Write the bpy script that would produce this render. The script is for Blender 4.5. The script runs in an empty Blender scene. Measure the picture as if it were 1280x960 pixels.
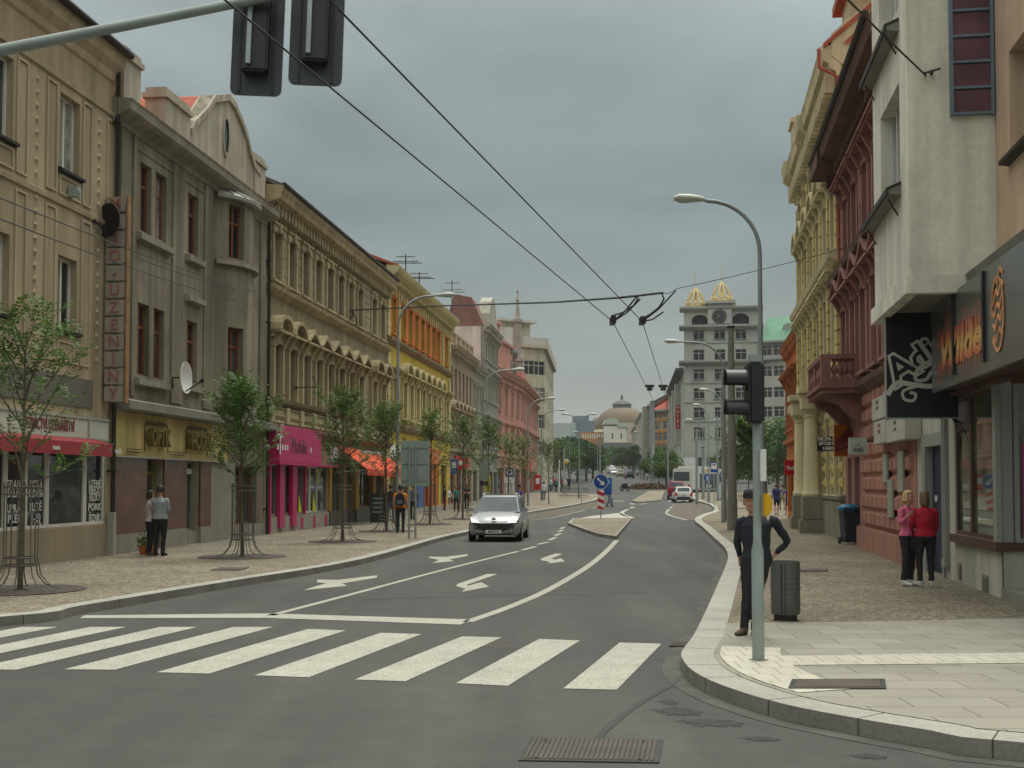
import bpy, bmesh, math, random
from mathutils import Vector, Matrix, kdtree
R_ = math.radians
sc = bpy.context.scene
COL = sc.collection
# ------------------------------------------------------------------ camera
FPX, PITCH, CAMZ = 1500.0, R_(2.3), 1.9
PPY = 605 - FPX*math.tan(PITCH)
cam = bpy.data.cameras.new('camera'); cam.sensor_width = 36; cam.lens = 36*FPX/1280
cam.shift_y = (PPY-480)/1280; cam.clip_start = 0.1; cam.clip_end = 9000
camo = bpy.data.objects.new('camera', cam); COL.objects.link(camo)
camo.location = (0, 0, CAMZ); camo.rotation_euler = (R_(90)+PITCH, 0, 0); sc.camera = camo
# ------------------------------------------------------------------ sky, sun, exposure
SUN_EL, SUN_AZ = R_(66), R_(200)
w = bpy.data.worlds.new('World'); sc.world = w; w.use_nodes = True
nt = w.node_tree; N = nt.nodes; K = nt.links
for n in list(N): N.remove(n)
def wn(t, **kw):
    n = N.new(t)
    for k, v in kw.items(): setattr(n, k, v)
    return n
out = wn('ShaderNodeOutputWorld'); bg = wn('ShaderNodeBackground'); K.new(bg.outputs[0], out.inputs[0])
sky = wn('ShaderNodeTexSky', sky_type='NISHITA', sun_disc=False, sun_elevation=SUN_EL, sun_rotation=SUN_AZ)
tc = wn('ShaderNodeTexCoord'); sep = wn('ShaderNodeSeparateXYZ'); K.new(tc.outputs['Generated'], sep.inputs[0])
ramp = wn('ShaderNodeValToRGB'); K.new(sep.outputs['Z'], ramp.inputs[0])      # overcast: dim near the horizon, bright overhead
el = ramp.color_ramp.elements
stops = [(0.0, (2.75, 2.9, 2.5)), (0.05, (2.75, 2.92, 2.55)), (0.10, (2.5, 2.75, 2.5)), (0.16, (1.9, 2.22, 2.16)), (0.23, (1.68, 2.05, 2.05)), (0.30, (2.15, 2.55, 2.55)), (0.38, (3.0, 3.45, 3.42)), (0.6, (8.6, 8.8, 8.2)), (1.0, (16, 16, 14.8))]
while len(el) < len(stops): el.new(0.5)
for e, (p, c) in zip(el, stops): e.position = p; e.color = (*[x/16 for x in c], 1)
mp = wn('ShaderNodeMapping'); mp.inputs['Scale'].default_value = (1.0, 1.0, 3.2); K.new(tc.outputs['Generated'], mp.inputs[0])
nz = wn('ShaderNodeTexNoise'); nz.inputs['Scale'].default_value = 2.6; nz.inputs['Detail'].default_value = 5; nz.inputs['Roughness'].default_value = .5
nz.inputs['Distortion'].default_value = .4
K.new(mp.outputs[0], nz.inputs['Vector'])
mr = wn('ShaderNodeMapRange'); mr.inputs[1].default_value = .3; mr.inputs[2].default_value = .7; mr.inputs[3].default_value = .74; mr.inputs[4].default_value = 1.26
K.new(nz.outputs['Fac'], mr.inputs[0])
vm = wn('ShaderNodeVectorMath', operation='MULTIPLY'); K.new(ramp.outputs[0], vm.inputs[0]); K.new(mr.outputs[0], vm.inputs[1])
vs = wn('ShaderNodeVectorMath', operation='SCALE'); vs.inputs['Scale'].default_value = 16; K.new(vm.outputs[0], vs.inputs[0])
mx = wn('ShaderNodeMixRGB'); mx.inputs[0].default_value = .94; K.new(sky.outputs[0], mx.inputs[1]); K.new(vs.outputs[0], mx.inputs[2])
K.new(mx.outputs[0], bg.inputs[0]); bg.inputs[1].default_value = 0.1
sun = bpy.data.lights.new('sun', 'SUN'); sun.energy = 1.5; sun.angle = R_(28); sun.color = (1, .96, .9)
suno = bpy.data.objects.new('sun', sun); COL.objects.link(suno); suno.rotation_euler = (R_(24), 0, R_(160)); suno.location = (0, 0, 60)
sc.view_settings.view_transform = 'Standard'; sc.view_settings.look = 'None'; sc.view_settings.gamma = 1
sc.view_settings.use_curve_mapping = False; sc.view_settings.exposure = 0.42
sc.cycles.max_bounces = 6; sc.cycles.diffuse_bounces = 2; sc.cycles.glossy_bounces = 3; sc.cycles.use_denoising = True

# ------------------------------------------------------------------ from the photograph's pixels (1280x960) to places in the street
def ground(y):
    t = y-85.0
    return 0.0 if t <= 0 else (0.021*t*t/60 if t <= 30 else 0.021*(t-15))
def ray(px, py):
    x = (px-640)/FPX; v = (PPY-py)/FPX; c, s = math.cos(PITCH), math.sin(PITCH)
    return (x, c-v*s, s+v*c)
def at(px, py, h=0.0):
    r = ray(px, py); f = lambda t: CAMZ+r[2]*t-(ground(r[1]*t)+h)
    t = 2.0
    while t < 4000 and f(t) > 0: t *= 1.01
    lo, hi = t/1.01, t
    for _ in range(40):
        m = (lo+hi)/2
        if f(m) > 0: lo = m
        else: hi = m
    return Vector((r[0]*lo, r[1]*lo, CAMZ+r[2]*lo))
def atd(px, py, d):
    r = ray(px, py); t = d/r[1]
    return Vector((r[0]*t, d, CAMZ+r[2]*t))
class Fac:                                   # the plan line of a facade, seen from the street left to right
    def __init__(s, P0, P1):
        s.P0, s.P1 = P0, P1; dx, dy = P1[0]-P0[0], P1[1]-P0[1]; s.L = math.hypot(dx, dy); s.d = (dx/s.L, dy/s.L); s.a = math.atan2(dy, dx)
    def uz(s, px, py, off=0.0):
        n = (-s.d[1], s.d[0]); r = ray(px, py); q = (s.P0[0]-n[0]*off, s.P0[1]-n[1]*off)
        t = (q[0]*n[0]+q[1]*n[1])/(r[0]*n[0]+r[1]*n[1]); X, Y, Z = r[0]*t, r[1]*t, CAMZ+r[2]*t
        return (X-q[0])*s.d[0]+(Y-q[1])*s.d[1], Z
    def u(s, px, py=600, off=0.0): return s.uz(px, py, off)[0]
    def w(s, u, out=0.0, z=0.0):             # a world point beside the facade
        return Vector((s.P0[0]+s.d[0]*u+s.d[1]*out, s.P0[1]+s.d[1]*u-s.d[0]*out, z))
def line_at(P, k, px):
    r = ray(px, 605); q = r[0]/r[1]; Y = (P[0]-P[1]*k)/(q-k); return (q*Y, Y)

# ------------------------------------------------------------------ materials
def lin(r, g, b):
    f = lambda c: (c/255)/12.92 if c <= 10 else ((c/255+.055)/1.055)**2.4
    return (f(r), f(g), f(b))
MATS = {}
def mat(name, col, rough=.7, var=.12, scale=1.5, fine=.05, bump=.0, bscale=40, metal=0, streak=0, spec=.5, coat=0, emit=0, coords='pos', stain=None):
    if name in MATS: return MATS[name]
    lum = .25*col[0]+.65*col[1]+.1*col[2]; col = tuple(max(.004, lum+(c-lum)*1.1) for c in col)
    m = bpy.data.materials.new(name); m.use_nodes = True; t = m.node_tree; n = t.nodes; k = t.links
    b = n['Principled BSDF']; b.inputs['Roughness'].default_value = rough; b.inputs['Metallic'].default_value = metal
    b.inputs['Specular IOR Level'].default_value = spec; b.inputs['Coat Weight'].default_value = coat
    if coords == 'pos': g = n.new('ShaderNodeNewGeometry'); co = g.outputs['Position']
    else: g = n.new('ShaderNodeTexCoord'); co = g.outputs['Object']
    def noise(sc_, det, vec=co):
        x = n.new('ShaderNodeTexNoise'); x.inputs['Scale'].default_value = sc_; x.inputs['Detail'].default_value = det; k.new(vec, x.inputs['Vector']); return x.outputs['Fac']
    def rng(a, lo, hi, f0=.3, f1=.7):
        x = n.new('ShaderNodeMapRange'); x.inputs[1].default_value = f0; x.inputs[2].default_value = f1; x.inputs[3].default_value = lo; x.inputs[4].default_value = hi; k.new(a, x.inputs[0]); return x.outputs[0]
    def mul(a, c):
        x = n.new('ShaderNodeMath'); x.operation = 'MULTIPLY'; k.new(a, x.inputs[0]); k.new(c, x.inputs[1]); return x.outputs[0]
    fac = rng(noise(scale, 4), 1-var, 1+var)
    if fine: fac = mul(fac, rng(noise(scale*22, 3), 1-fine, 1+fine))
    if streak:
        mp = n.new('ShaderNodeMapping'); mp.inputs['Scale'].default_value = (2.2, 2.2, .12); k.new(co, mp.inputs[0])
        fac = mul(fac, rng(noise(1.3, 5, mp.outputs[0]), 1-streak, 1+streak*.4))
    vm = n.new('ShaderNodeVectorMath'); vm.operation = 'SCALE'; vm.inputs[0].default_value = col; k.new(fac, vm.inputs['Scale'])
    cout = vm.outputs[0]
    if stain:
        mxx = n.new('ShaderNodeMixRGB'); mxx.inputs[2].default_value = (*stain[0], 1); k.new(cout, mxx.inputs[1]); k.new(rng(noise(stain[1], 6), 0, stain[2], *(stain[3] if len(stain) > 3 else (.5, .72))), mxx.inputs[0]); cout = mxx.outputs[0]
    k.new(cout, b.inputs['Base Color'])
    if bump:
        bp = n.new('ShaderNodeBump'); bp.inputs['Strength'].default_value = bump; bp.inputs['Distance'].default_value = .01
        k.new(noise(bscale, 4), bp.inputs['Height']); k.new(bp.outputs[0], b.inputs['Normal'])
    if emit: b.inputs['Emission Color'].default_value = (*col, 1); b.inputs['Emission Strength'].default_value = emit
    MATS[name] = m; return m
def stucco(name, col, var=.13, streak=.22, scale=.7, stain=None):
    stain = stain or (tuple(c*.6 for c in col), .55 if scale > .3 else .1, .55)
    return mat(name, col, .9, var, scale, .06, .25, 60, streak=streak, spec=.25, stain=stain)
def paint(name, col, rough=.45, var=.06): return mat(name, col, rough, var, 2.0, .03)
def metal(name, col, rough=.45): return mat(name, col, rough, .1, 3, .05, metal=.75)
def glassmat(name, col, var=.5, rough=.06, scale=1.1, curtain=0):
    m = mat(name, col, rough, var, scale, .0, spec=.6)
    return m
M = {}
M['pane_dark'] = glassmat('pane_dark', (.018, .02, .022)); M['pane_mid'] = glassmat('pane_mid', (.05, .055, .055)); M['pane_curtain'] = glassmat('pane_curtain', (.24, .24, .22), .45, .14, 3.5)
M['white_frame'] = paint('white_frame', (.62, .61, .56)); M['brown_frame'] = paint('brown_frame', (.16, .06, .025)); M['grey_frame'] = paint('grey_frame', (.22, .22, .2))
M['black'] = paint('black', (.012, .012, .014), .5); M['dark_metal'] = metal('dark_metal', (.05, .05, .048), .5); M['galv'] = mat('galvanised_metal', (.33, .38, .36), .5, .12, 3, .06, metal=.25)
M['steel'] = metal('steel', (.4, .42, .42), .4); M['rubber'] = paint('rubber', (.015, .015, .016), .8); M['white'] = paint('white_paint', (.7, .7, .68)); M['red_tile'] = mat('red_tile', (.33, .085, .05), .8, .25, 3, .15, .5, 9)
M['concrete'] = mat('concrete_mast', (.2, .195, .175), .85, .12, 1.2, .1, .2, 40, streak=.2)
M['gutter'] = metal('gutter_metal', (.05, .045, .04), .6)

# ------------------------------------------------------------------ mesh building
class MB:
    def __init__(s): s.v = []; s.f = []; s.m = []; s.i = 0
    def face(s, *p, mi=None):
        b = len(s.v); s.v += [tuple(q) for q in p]; s.f.append(tuple(range(b, b+len(p)))); s.m.append(s.i if mi is None else mi); return s
    def box(s, x0, x1, y0, y1, z0, z1):
        b = len(s.v); s.v += [(x, y, z) for z in (z0, z1) for y in (y0, y1) for x in (x0, x1)]
        for q in ((0, 2, 3, 1), (4, 5, 7, 6), (0, 1, 5, 4), (2, 6, 7, 3), (0, 4, 6, 2), (1, 3, 7, 5)): s.f.append(tuple(b+j for j in q)); s.m.append(s.i)
        return s
    def loft(s, rings, caps=True, closed=True):
        b = len(s.v); n = len(rings[0])
        for r in rings: s.v += [tuple(p) for p in r]
        for a in range(len(rings)-1):
            for j in range(n if closed else n-1):
                k = (j+1) % n; s.f.append((b+a*n+j, b+a*n+k, b+(a+1)*n+k, b+(a+1)*n+j)); s.m.append(s.i)
        if caps:
            s.f.append(tuple(b+j for j in range(n))[::-1]); s.m.append(s.i); e = b+(len(rings)-1)*n; s.f.append(tuple(e+j for j in range(n))); s.m.append(s.i)
        return s
    def prism(s, poly, z0, z1): return s.loft([[(x, y, z0) for x, y in poly], [(x, y, z1) for x, y in poly]])
    def slab(s, poly, y0, y1): return s.loft([[(x, y0, z) for x, z in poly], [(x, y1, z) for x, z in poly]])     # a (u,z) outline with thickness
    def prof(s, pts, x0, x1): return s.loft([[(x0, y, z) for y, z in pts], [(x1, y, z) for y, z in pts]])          # a (y,z) profile run along x
    def tube(s, path, r, n=8, caps=True):
        P = [Vector(p) for p in path]; rs = r if isinstance(r, (list, tuple)) else [r]*len(P); rings = []; up = None
        for i, p in enumerate(P):
            d = (P[min(i+1, len(P)-1)]-P[max(i-1, 0)]).normalized()
            if up is None: up = Vector((0, 0, 1)) if abs(d.z) < .9 else Vector((1, 0, 0))
            a = d.cross(up)
            if a.length < 1e-4: a = d.orthogonal()
            a.normalize(); c = a.cross(d).normalized(); up = c
            rings.append([p+(a*math.cos(t*2*math.pi/n)+c*math.sin(t*2*math.pi/n))*rs[i] for t in range(n)])
        return s.loft(rings, caps)
    def lathe(s, prof, n=16, c=(0, 0, 0), caps=True, axis='z', a0=0, a1=2*math.pi):
        full = abs(a1-a0-2*math.pi) < 1e-6; k = n if full else n+1; rings = []
        for r, z in prof:
            ring = []
            for t in range(k):
                a = a0+(a1-a0)*t/n; x, y = r*math.cos(a), r*math.sin(a)
                ring.append((c[0]+x, c[1]+y, c[2]+z) if axis == 'z' else ((c[0]+x, c[1]+z, c[2]+y) if axis == 'y' else (c[0]+z, c[1]+x, c[2]+y)))
            rings.append(ring)
        return s.loft(rings, caps and full, full)
    def mesh(s, name, mats, smooth=False, bevel=0):
        me = bpy.data.meshes.new(name); me.from_pydata(s.v, [], s.f)
        for q in (mats if isinstance(mats, (list, tuple)) else [mats]): me.materials.append(q)
        me.polygons.foreach_set('material_index', s.m)
        if smooth or bevel:
            bm = bmesh.new(); bm.from_mesh(me); bmesh.ops.remove_doubles(bm, verts=bm.verts, dist=1e-5); bmesh.ops.recalc_face_normals(bm, faces=bm.faces)
            if bevel: bmesh.ops.bevel(bm, geom=[e for e in bm.edges if len(e.link_faces) == 2 and e.calc_face_angle(0) > .6], offset=bevel, segments=1 if bevel < .006 else 2, affect='EDGES', clamp_overlap=True)
            bm.to_mesh(me); bm.free()
            if smooth:
                me.polygons.foreach_set('use_smooth', [True]*len(me.polygons)); me.set_sharp_from_angle(angle=R_(smooth if smooth > 1 else 40))
        me.update(); return me
    def build(s, name, mats, parent=None, loc=(0, 0, 0), rotz=0, smooth=False, bevel=0, label=None):
        return put(name, s.mesh(name, mats, smooth, bevel), parent, loc, rotz, label)
def build_each(mb, name, mats, root, **kw):
    """split a mesh into its separate pieces, one object for each"""
    par = list(range(len(mb.v)))
    def find(a):
        while par[a] != a: par[a] = par[par[a]]; a = par[a]
        return a
    for f in mb.f:
        for q in f[1:]: par[find(q)] = find(f[0])
    isl = {}
    for fi, f in enumerate(mb.f): isl.setdefault(find(f[0]), []).append(fi)
    gs = []
    for fs in isl.values():
        vs_ = {q for fi in fs for q in mb.f[fi]}; lo = [min(mb.v[q][k] for q in vs_)-.004 for k in range(3)]; hi = [max(mb.v[q][k] for q in vs_)+.004 for k in range(3)]; fs = list(fs); again = True
        while again:
            again = False
            for g in gs:
                if all(g[0][k] <= hi[k] and lo[k] <= g[1][k] for k in range(3)):
                    gs.remove(g); lo = [min(lo[k], g[0][k]) for k in range(3)]; hi = [max(hi[k], g[1][k]) for k in range(3)]; fs += g[2]; again = True; break
        gs.append((lo, hi, fs))
    for lo, hi, fs in gs:
        m2 = MB(); mp_ = {}
        for fi in fs:
            for q in mb.f[fi]:
                if q not in mp_: mp_[q] = len(m2.v); m2.v.append(mb.v[q])
            m2.f.append(tuple(mp_[q] for q in mb.f[fi])); m2.m.append(mb.m[fi])
        m2.build(name, mats, root, **kw)
def put(name, me, parent=None, loc=(0, 0, 0), rotz=0, label=None):
    o = bpy.data.objects.new(name, me); COL.objects.link(o); o.parent = parent; o.location = loc; o.rotation_euler = (0, 0, rotz)
    if label: o['label'] = label
    return o
def tag(o, label=None, cat=None, group=None, kind=None):
    for k_, v_ in (('label', label), ('category', cat), ('group', group), ('kind', kind)):
        if v_: o[k_] = v_
    return o
def thing(name, label, cat, loc=(0, 0, 0), rotz=0, group=None):
    o = bpy.data.objects.new(name, None); COL.objects.link(o); o.location = loc; o.rotation_euler = (0, 0, rotz); o.empty_display_size = .2
    return tag(o, label, cat, group)
def copy_tree(o, parent=None):
    c = o.copy(); COL.objects.link(c); c.parent = parent
    for ch in o.children: copy_tree(ch, c)
    return c
def struct(name, mb, m, **kw): return tag(mb.build(name, m, **kw), kind='structure')
def text(body, size, name, m, parent, loc, rot=(R_(90), 0, 0), ext=.004, shear=0, sx=1.0, align='CENTER', bold=0, space=1.0):
    cu = bpy.data.curves.new('txt', 'FONT'); cu.body = body; cu.size = size; cu.extrude = ext; cu.shear = shear; cu.align_x = align; cu.align_y = 'CENTER'; cu.offset = bold; cu.resolution_u = 2; cu.space_character = space
    o = bpy.data.objects.new('txt', cu); COL.objects.link(o); bpy.context.view_layer.update()
    me = bpy.data.meshes.new_from_object(o.evaluated_get(bpy.context.evaluated_depsgraph_get())); bpy.data.objects.remove(o)
    me.materials.clear(); me.materials.append(m)
    t = put(name, me, parent, loc); t.rotation_euler = rot; t.scale = (sx, 1, 1); return t
# ------------------------------------------------------------------ ground, road, pavements, markings
def asphalt():
    m = bpy.data.materials.new('asphalt'); m.use_nodes = True; t = m.node_tree; n = t.nodes; k = t.links; b = n['Principled BSDF']; b.inputs['Roughness'].default_value = .82; b.inputs['Specular IOR Level'].default_value = .35
    g = n.new('ShaderNodeNewGeometry')
    def noise(sc_, det, lo, hi, rough=.6, f0=.3, f1=.7, vec=None):
        x = n.new('ShaderNodeTexNoise'); x.inputs['Scale'].default_value = sc_; x.inputs['Detail'].default_value = det; x.inputs['Roughness'].default_value = rough; k.new(vec or g.outputs['Position'], x.inputs['Vector'])
        r = n.new('ShaderNodeMapRange'); r.inputs[1].default_value = f0; r.inputs[2].default_value = f1; r.inputs[3].default_value = lo; r.inputs[4].default_value = hi; k.new(x.outputs['Fac'], r.inputs[0]); return r.outputs[0], x.outputs['Fac']
    mp = n.new('ShaderNodeMapping'); mp.inputs['Rotation'].default_value = (0, 0, R_(14)); mp.inputs['Scale'].default_value = (1.1, .06, 1); k.new(g.outputs['Position'], mp.inputs[0])
    a, _ = noise(.16, 6, .78, 1.25); c, _ = noise(2.2, 8, .88, 1.12, .7); d, df = noise(70, 3, .72, 1.3); e, _ = noise(1.0, 3, .8, 1.18, .5, vec=mp.outputs[0]); f, _ = noise(.55, 9, 1, .62, .75, .62, .72)
    o = a
    for q in (c, d, e, f):
        x = n.new('ShaderNodeMath'); x.operation = 'MULTIPLY'; k.new(o, x.inputs[0]); k.new(q, x.inputs[1]); o = x.outputs[0]
    v = n.new('ShaderNodeVectorMath'); v.operation = 'SCALE'; v.inputs[0].default_value = (.061, .064, .056); k.new(o, v.inputs['Scale']); k.new(v.outputs[0], b.inputs['Base Color'])
    bp = n.new('ShaderNodeBump'); bp.inputs['Strength'].default_value = .5; bp.inputs['Distance'].default_value = .006; k.new(df, bp.inputs['Height']); k.new(bp.outputs[0], b.inputs['Normal']); MATS['asphalt'] = m; return m
def brickmat(name, c1, c2, mortar, sx, sy, msize=.02, rot=0, var=.2, bump=.4):
    m = bpy.data.materials.new(name); m.use_nodes = True; t = m.node_tree; n = t.nodes; k = t.links; b = n['Principled BSDF']; b.inputs['Roughness'].default_value = .9; b.inputs['Specular IOR Level'].default_value = .25
    g = n.new('ShaderNodeNewGeometry'); mp = n.new('ShaderNodeMapping'); mp.inputs['Rotation'].default_value = (0, 0, rot); k.new(g.outputs['Position'], mp.inputs[0])
    br = n.new('ShaderNodeTexBrick'); br.inputs['Color1'].default_value = (*c1, 1); br.inputs['Color2'].default_value = (*c2, 1); br.inputs['Mortar'].default_value = (*mortar, 1)
    br.inputs['Scale'].default_value = 1; br.inputs['Brick Width'].default_value = sx; br.inputs['Row Height'].default_value = sy; br.inputs['Mortar Size'].default_value = msize; br.inputs['Mortar Smooth'].default_value = .3
    k.new(mp.outputs[0], br.inputs['Vector'])
    nz = n.new('ShaderNodeTexNoise'); nz.inputs['Scale'].default_value = .5; nz.inputs['Detail'].default_value = 7; nz.inputs['Roughness'].default_value = .65; k.new(g.outputs['Position'], nz.inputs['Vector'])
    mr = n.new('ShaderNodeMapRange'); mr.inputs[1].default_value = .3; mr.inputs[2].default_value = .7; mr.inputs[3].default_value = 1-var; mr.inputs[4].default_value = 1+var; k.new(nz.outputs['Fac'], mr.inputs[0])
    vm = n.new('ShaderNodeVectorMath'); vm.operation = 'SCALE'; k.new(br.outputs['Color'], vm.inputs[0]); k.new(mr.outputs[0], vm.inputs['Scale']); k.new(vm.outputs[0], b.inputs['Base Color'])
    bp = n.new('ShaderNodeBump'); bp.inputs['Strength'].default_value = bump; bp.inputs['Distance'].default_value = .008; bp.invert = True; k.new(br.outputs['Fac'], bp.inputs['Height']); k.new(bp.outputs[0], b.inputs['Normal'])
    MATS[name] = m; return m
def mosaic(name, col, scale=14):
    m = bpy.data.materials.new(name); m.use_nodes = True; t = m.node_tree; n = t.nodes; k = t.links; b = n['Principled BSDF']; b.inputs['Roughness'].default_value = .9; b.inputs['Specular IOR Level'].default_value = .25
    g = n.new('ShaderNodeNewGeometry'); vo = n.new('ShaderNodeTexVoronoi'); vo.inputs['Scale'].default_value = scale; vo.inputs['Randomness'].default_value = .55; k.new(g.outputs['Position'], vo.inputs['Vector'])
    ve = n.new('ShaderNodeTexVoronoi'); ve.feature = 'DISTANCE_TO_EDGE'; ve.inputs['Scale'].default_value = scale; ve.inputs['Randomness'].default_value = .55; k.new(g.outputs['Position'], ve.inputs['Vector'])
    bw = n.new('ShaderNodeRGBToBW'); k.new(vo.outputs['Color'], bw.inputs[0])
    a = n.new('ShaderNodeMapRange'); a.inputs[3].default_value = .58; a.inputs[4].default_value = 1.42; k.new(bw.outputs[0], a.inputs[0])
    e = n.new('ShaderNodeMapRange'); e.inputs[1].default_value = .02; e.inputs[2].default_value = .12; e.inputs[3].default_value = .5; e.inputs[4].default_value = 1; k.new(ve.outputs['Distance'], e.inputs[0])
    nz = n.new('ShaderNodeTexNoise'); nz.inputs['Scale'].default_value = .45; nz.inputs['Detail'].default_value = 8; nz.inputs['Roughness'].default_value = .68; k.new(g.outputs['Position'], nz.inputs['Vector'])
    c = n.new('ShaderNodeMapRange'); c.inputs[1].default_value = .3; c.inputs[2].default_value = .7; c.inputs[3].default_value = .72; c.inputs[4].default_value = 1.28; k.new(nz.outputs['Fac'], c.inputs[0])
    m1 = n.new('ShaderNodeMath'); m1.operation = 'MULTIPLY'; k.new(a.outputs[0], m1.inputs[0]); k.new(e.outputs[0], m1.inputs[1])
    m2 = n.new('ShaderNodeMath'); m2.operation = 'MULTIPLY'; k.new(m1.outputs[0], m2.inputs[0]); k.new(c.outputs[0], m2.inputs[1])
    vm = n.new('ShaderNodeVectorMath'); vm.operation = 'SCALE'; vm.inputs[0].default_value = col; k.new(m2.outputs[0], vm.inputs['Scale']); k.new(vm.outputs[0], b.inputs['Base Color'])
    bp = n.new('ShaderNodeBump'); bp.inputs['Strength'].default_value = .5; bp.inputs['Distance'].default_value = .008; k.new(e.outputs[0], bp.inputs['Height']); k.new(bp.outputs[0], b.inputs['Normal'])
    MATS[name] = m; return m
M['asphalt'] = asphalt()
M['mosaic_left'] = mosaic('mosaic_paving', (.265, .235, .17)); M['mosaic_right'] = mosaic('mosaic_paving_warm', (.235, .205, .145))
M['slab'] = brickmat('stone_slabs', (.325, .31, .255), (.275, .26, .21), (.16, .145, .115), .75, .42, .008, rot=.02, var=.16)
M['tactile'] = brickmat('tactile_tiles', (.52, .50, .41), (.47, .45, .37), (.3, .28, .22), .2, .4, .008, var=.12)
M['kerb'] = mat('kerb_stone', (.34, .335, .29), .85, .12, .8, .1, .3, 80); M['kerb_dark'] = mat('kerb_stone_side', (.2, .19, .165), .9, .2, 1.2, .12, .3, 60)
M['paint_line'] = mat('road_paint', (.37, .365, .305), .85, .1, 1.6, .3, stain=((.2, .2, .17), 9.0, .5, (.5, .75))); M['bay_pavers'] = brickmat('bay_pavers', (.15, .13, .1), (.12, .105, .085), (.07, .065, .055), .2, .1, .01, rot=.4)

gb = MB(); XS = [-900, -260, -60, -20, -8, 0, 8, 20, 60, 140, 300, 1000]; YS = [-80, -20, 0, 10, 20, 40, 60, 85, 95, 105, 115, 140, 180, 230, 300, 420, 600, 800]
def gz(x, y): return ground(y)-.001
for i in range(len(XS)-1):
    for j in range(len(YS)-1):
        q = [(XS[i], YS[j]), (XS[i+1], YS[j]), (XS[i+1], YS[j+1]), (XS[i], YS[j+1])]
        gb.face(*[(x, y, gz(x, y)) for x, y in q])
for i in range(len(XS)-1): gb.face(*[(x, y, z) for x, y, z in ((XS[i], 800, gz(0, 800)), (XS[i+1], 800, gz(0, 800)), (XS[i+1]*4, 4500, 12), (XS[i]*4, 4500, 12))])
struct('road', gb, M['asphalt'])

def clip_y(poly, yv, keep):                    # cut a polygon at y = yv
    o = []
    for a, b in zip(poly, poly[1:]+poly[:1]):
        ia, ib = (a[1] >= yv) == keep, (b[1] >= yv) == keep
        if ia: o.append(a)
        if ia != ib: t = (yv-a[1])/(b[1]-a[1]); o.append((a[0]+t*(b[0]-a[0]), yv))
    return o
def drape(mb, poly, h):                        # lay a polygon on the sloping ground, h above it
    cuts = [y for y in YS if min(p[1] for p in poly) < y < max(p[1] for p in poly)]
    pieces = []; rest = poly
    for c in cuts:
        lo = clip_y(rest, c, False); rest = clip_y(rest, c, True)
        if len(lo) > 2: pieces.append(lo)
    pieces.append(rest)
    for p in pieces:
        if len(p) > 2: mb.face(*[(x, y, ground(y)+h) for x, y in p])
    return mb
def tri_drape(mb, poly, h):
    bm = bmesh.new(); vs_ = [bm.verts.new((x, y, 0)) for x, y in poly]; f = bm.faces.new(vs_); r = bmesh.ops.triangulate(bm, faces=[f])
    for t in r['faces']: drape(mb, [(v.co.x, v.co.y) for v in t.verts], h)
    bm.free(); return mb
def inset_line(line, wd):                      # offset a plan polyline to its left
    o = []
    for i, p in enumerate(line):
        a, b = Vector(line[max(i-1, 0)]), Vector(line[min(i+1, len(line)-1)]); d = (b-a).normalized(); o.append((p[0]-d.y*wd, p[1]+d.x*wd))
    return o
def smoothline(pts, n=3):
    o = []
    for i in range(len(pts)-1):
        p0, p1, p2, p3 = [Vector(pts[max(0, min(len(pts)-1, i+k))]) for k in (-1, 0, 1, 2)]
        for t in range(n):
            s = t/n; o.append(tuple(.5*((2*p1)+(p2-p0)*s+(2*p0-5*p1+4*p2-p3)*s*s+(3*p1-p0-3*p2+p3)*s**3)))
    o.append(tuple(pts[-1])); return o
def kerb_run(name, line, wd=.3, h=.13, side=1):
    """kerb stones along a line, the pavement lying on its left (side 1) or right (-1)"""
    ins = inset_line(line, wd*side); mb = MB(); L_ = 0
    for i in range(len(line)-1):
        a, b, c, d = line[i], line[i+1], ins[i+1], ins[i]; z = lambda p, q=h: ground(p[1])+q
        L1 = L_+math.dist(a, b)
        mb.i = 0; mb.face((*a, z(a)), (*b, z(b)), (*c, z(c)), (*d, z(d)))
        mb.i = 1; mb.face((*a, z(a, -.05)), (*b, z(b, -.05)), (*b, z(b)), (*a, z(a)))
        n = int(int(L1) > int(L_)) if b[1] < 60 else 0; dv = (Vector(b)-Vector(a)).normalized(); nv = Vector((-dv.y, dv.x))*side
        for q in range(n):
            t = (q+.5)/n; p = Vector(a)*(1-t)+Vector(b)*t; e = Vector(d)*(1-t)+Vector(c)*t; o_ = -nv*.0025; mb.i = 2; zz_ = ground(p.y)+h+.0012
            mb.face((*(p-dv*.006+o_), zz_), (*(p+dv*.006+o_), zz_), (*(e+dv*.006), zz_), (*(e-dv*.006), zz_)); mb.face((*(p-dv*.006+o_), zz_-.2), (*(p+dv*.006+o_), zz_-.2), (*(p+dv*.006+o_), zz_), (*(p-dv*.006+o_), zz_))
        L_ = L1
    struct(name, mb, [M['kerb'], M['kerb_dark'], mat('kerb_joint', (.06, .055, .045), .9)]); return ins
P2 = lambda px, py, h=0: tuple(at(px, py, h)[:2])
# left pavement
left_kerb = smoothline([(-16, 9.0), (-11.5, 12.6), P2(0, 783), P2(100, 768), P2(225, 746), P2(299, 733), P2(450, 706), P2(553, 676), P2(600, 664), P2(659, 643), P2(711, 634), P2(743, 627)], 4)
corner = [P2(752, 623), P2(748, 619), P2(700, 617.5), P2(560, 616)]
lk = kerb_run('left_kerb', left_kerb+corner)
wall_l = [(-13.5, 172), (-11.2, 95), (-11.5, 60), (-13.5, 40), (-16, 25), (-30, 10)]
mb = MB(); tri_drape(mb, lk+[(-30, lk[-1][1])]+[(-32, 60), (-32, 9)], .13); struct('left_pavement', mb, M['mosaic_left'])
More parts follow.
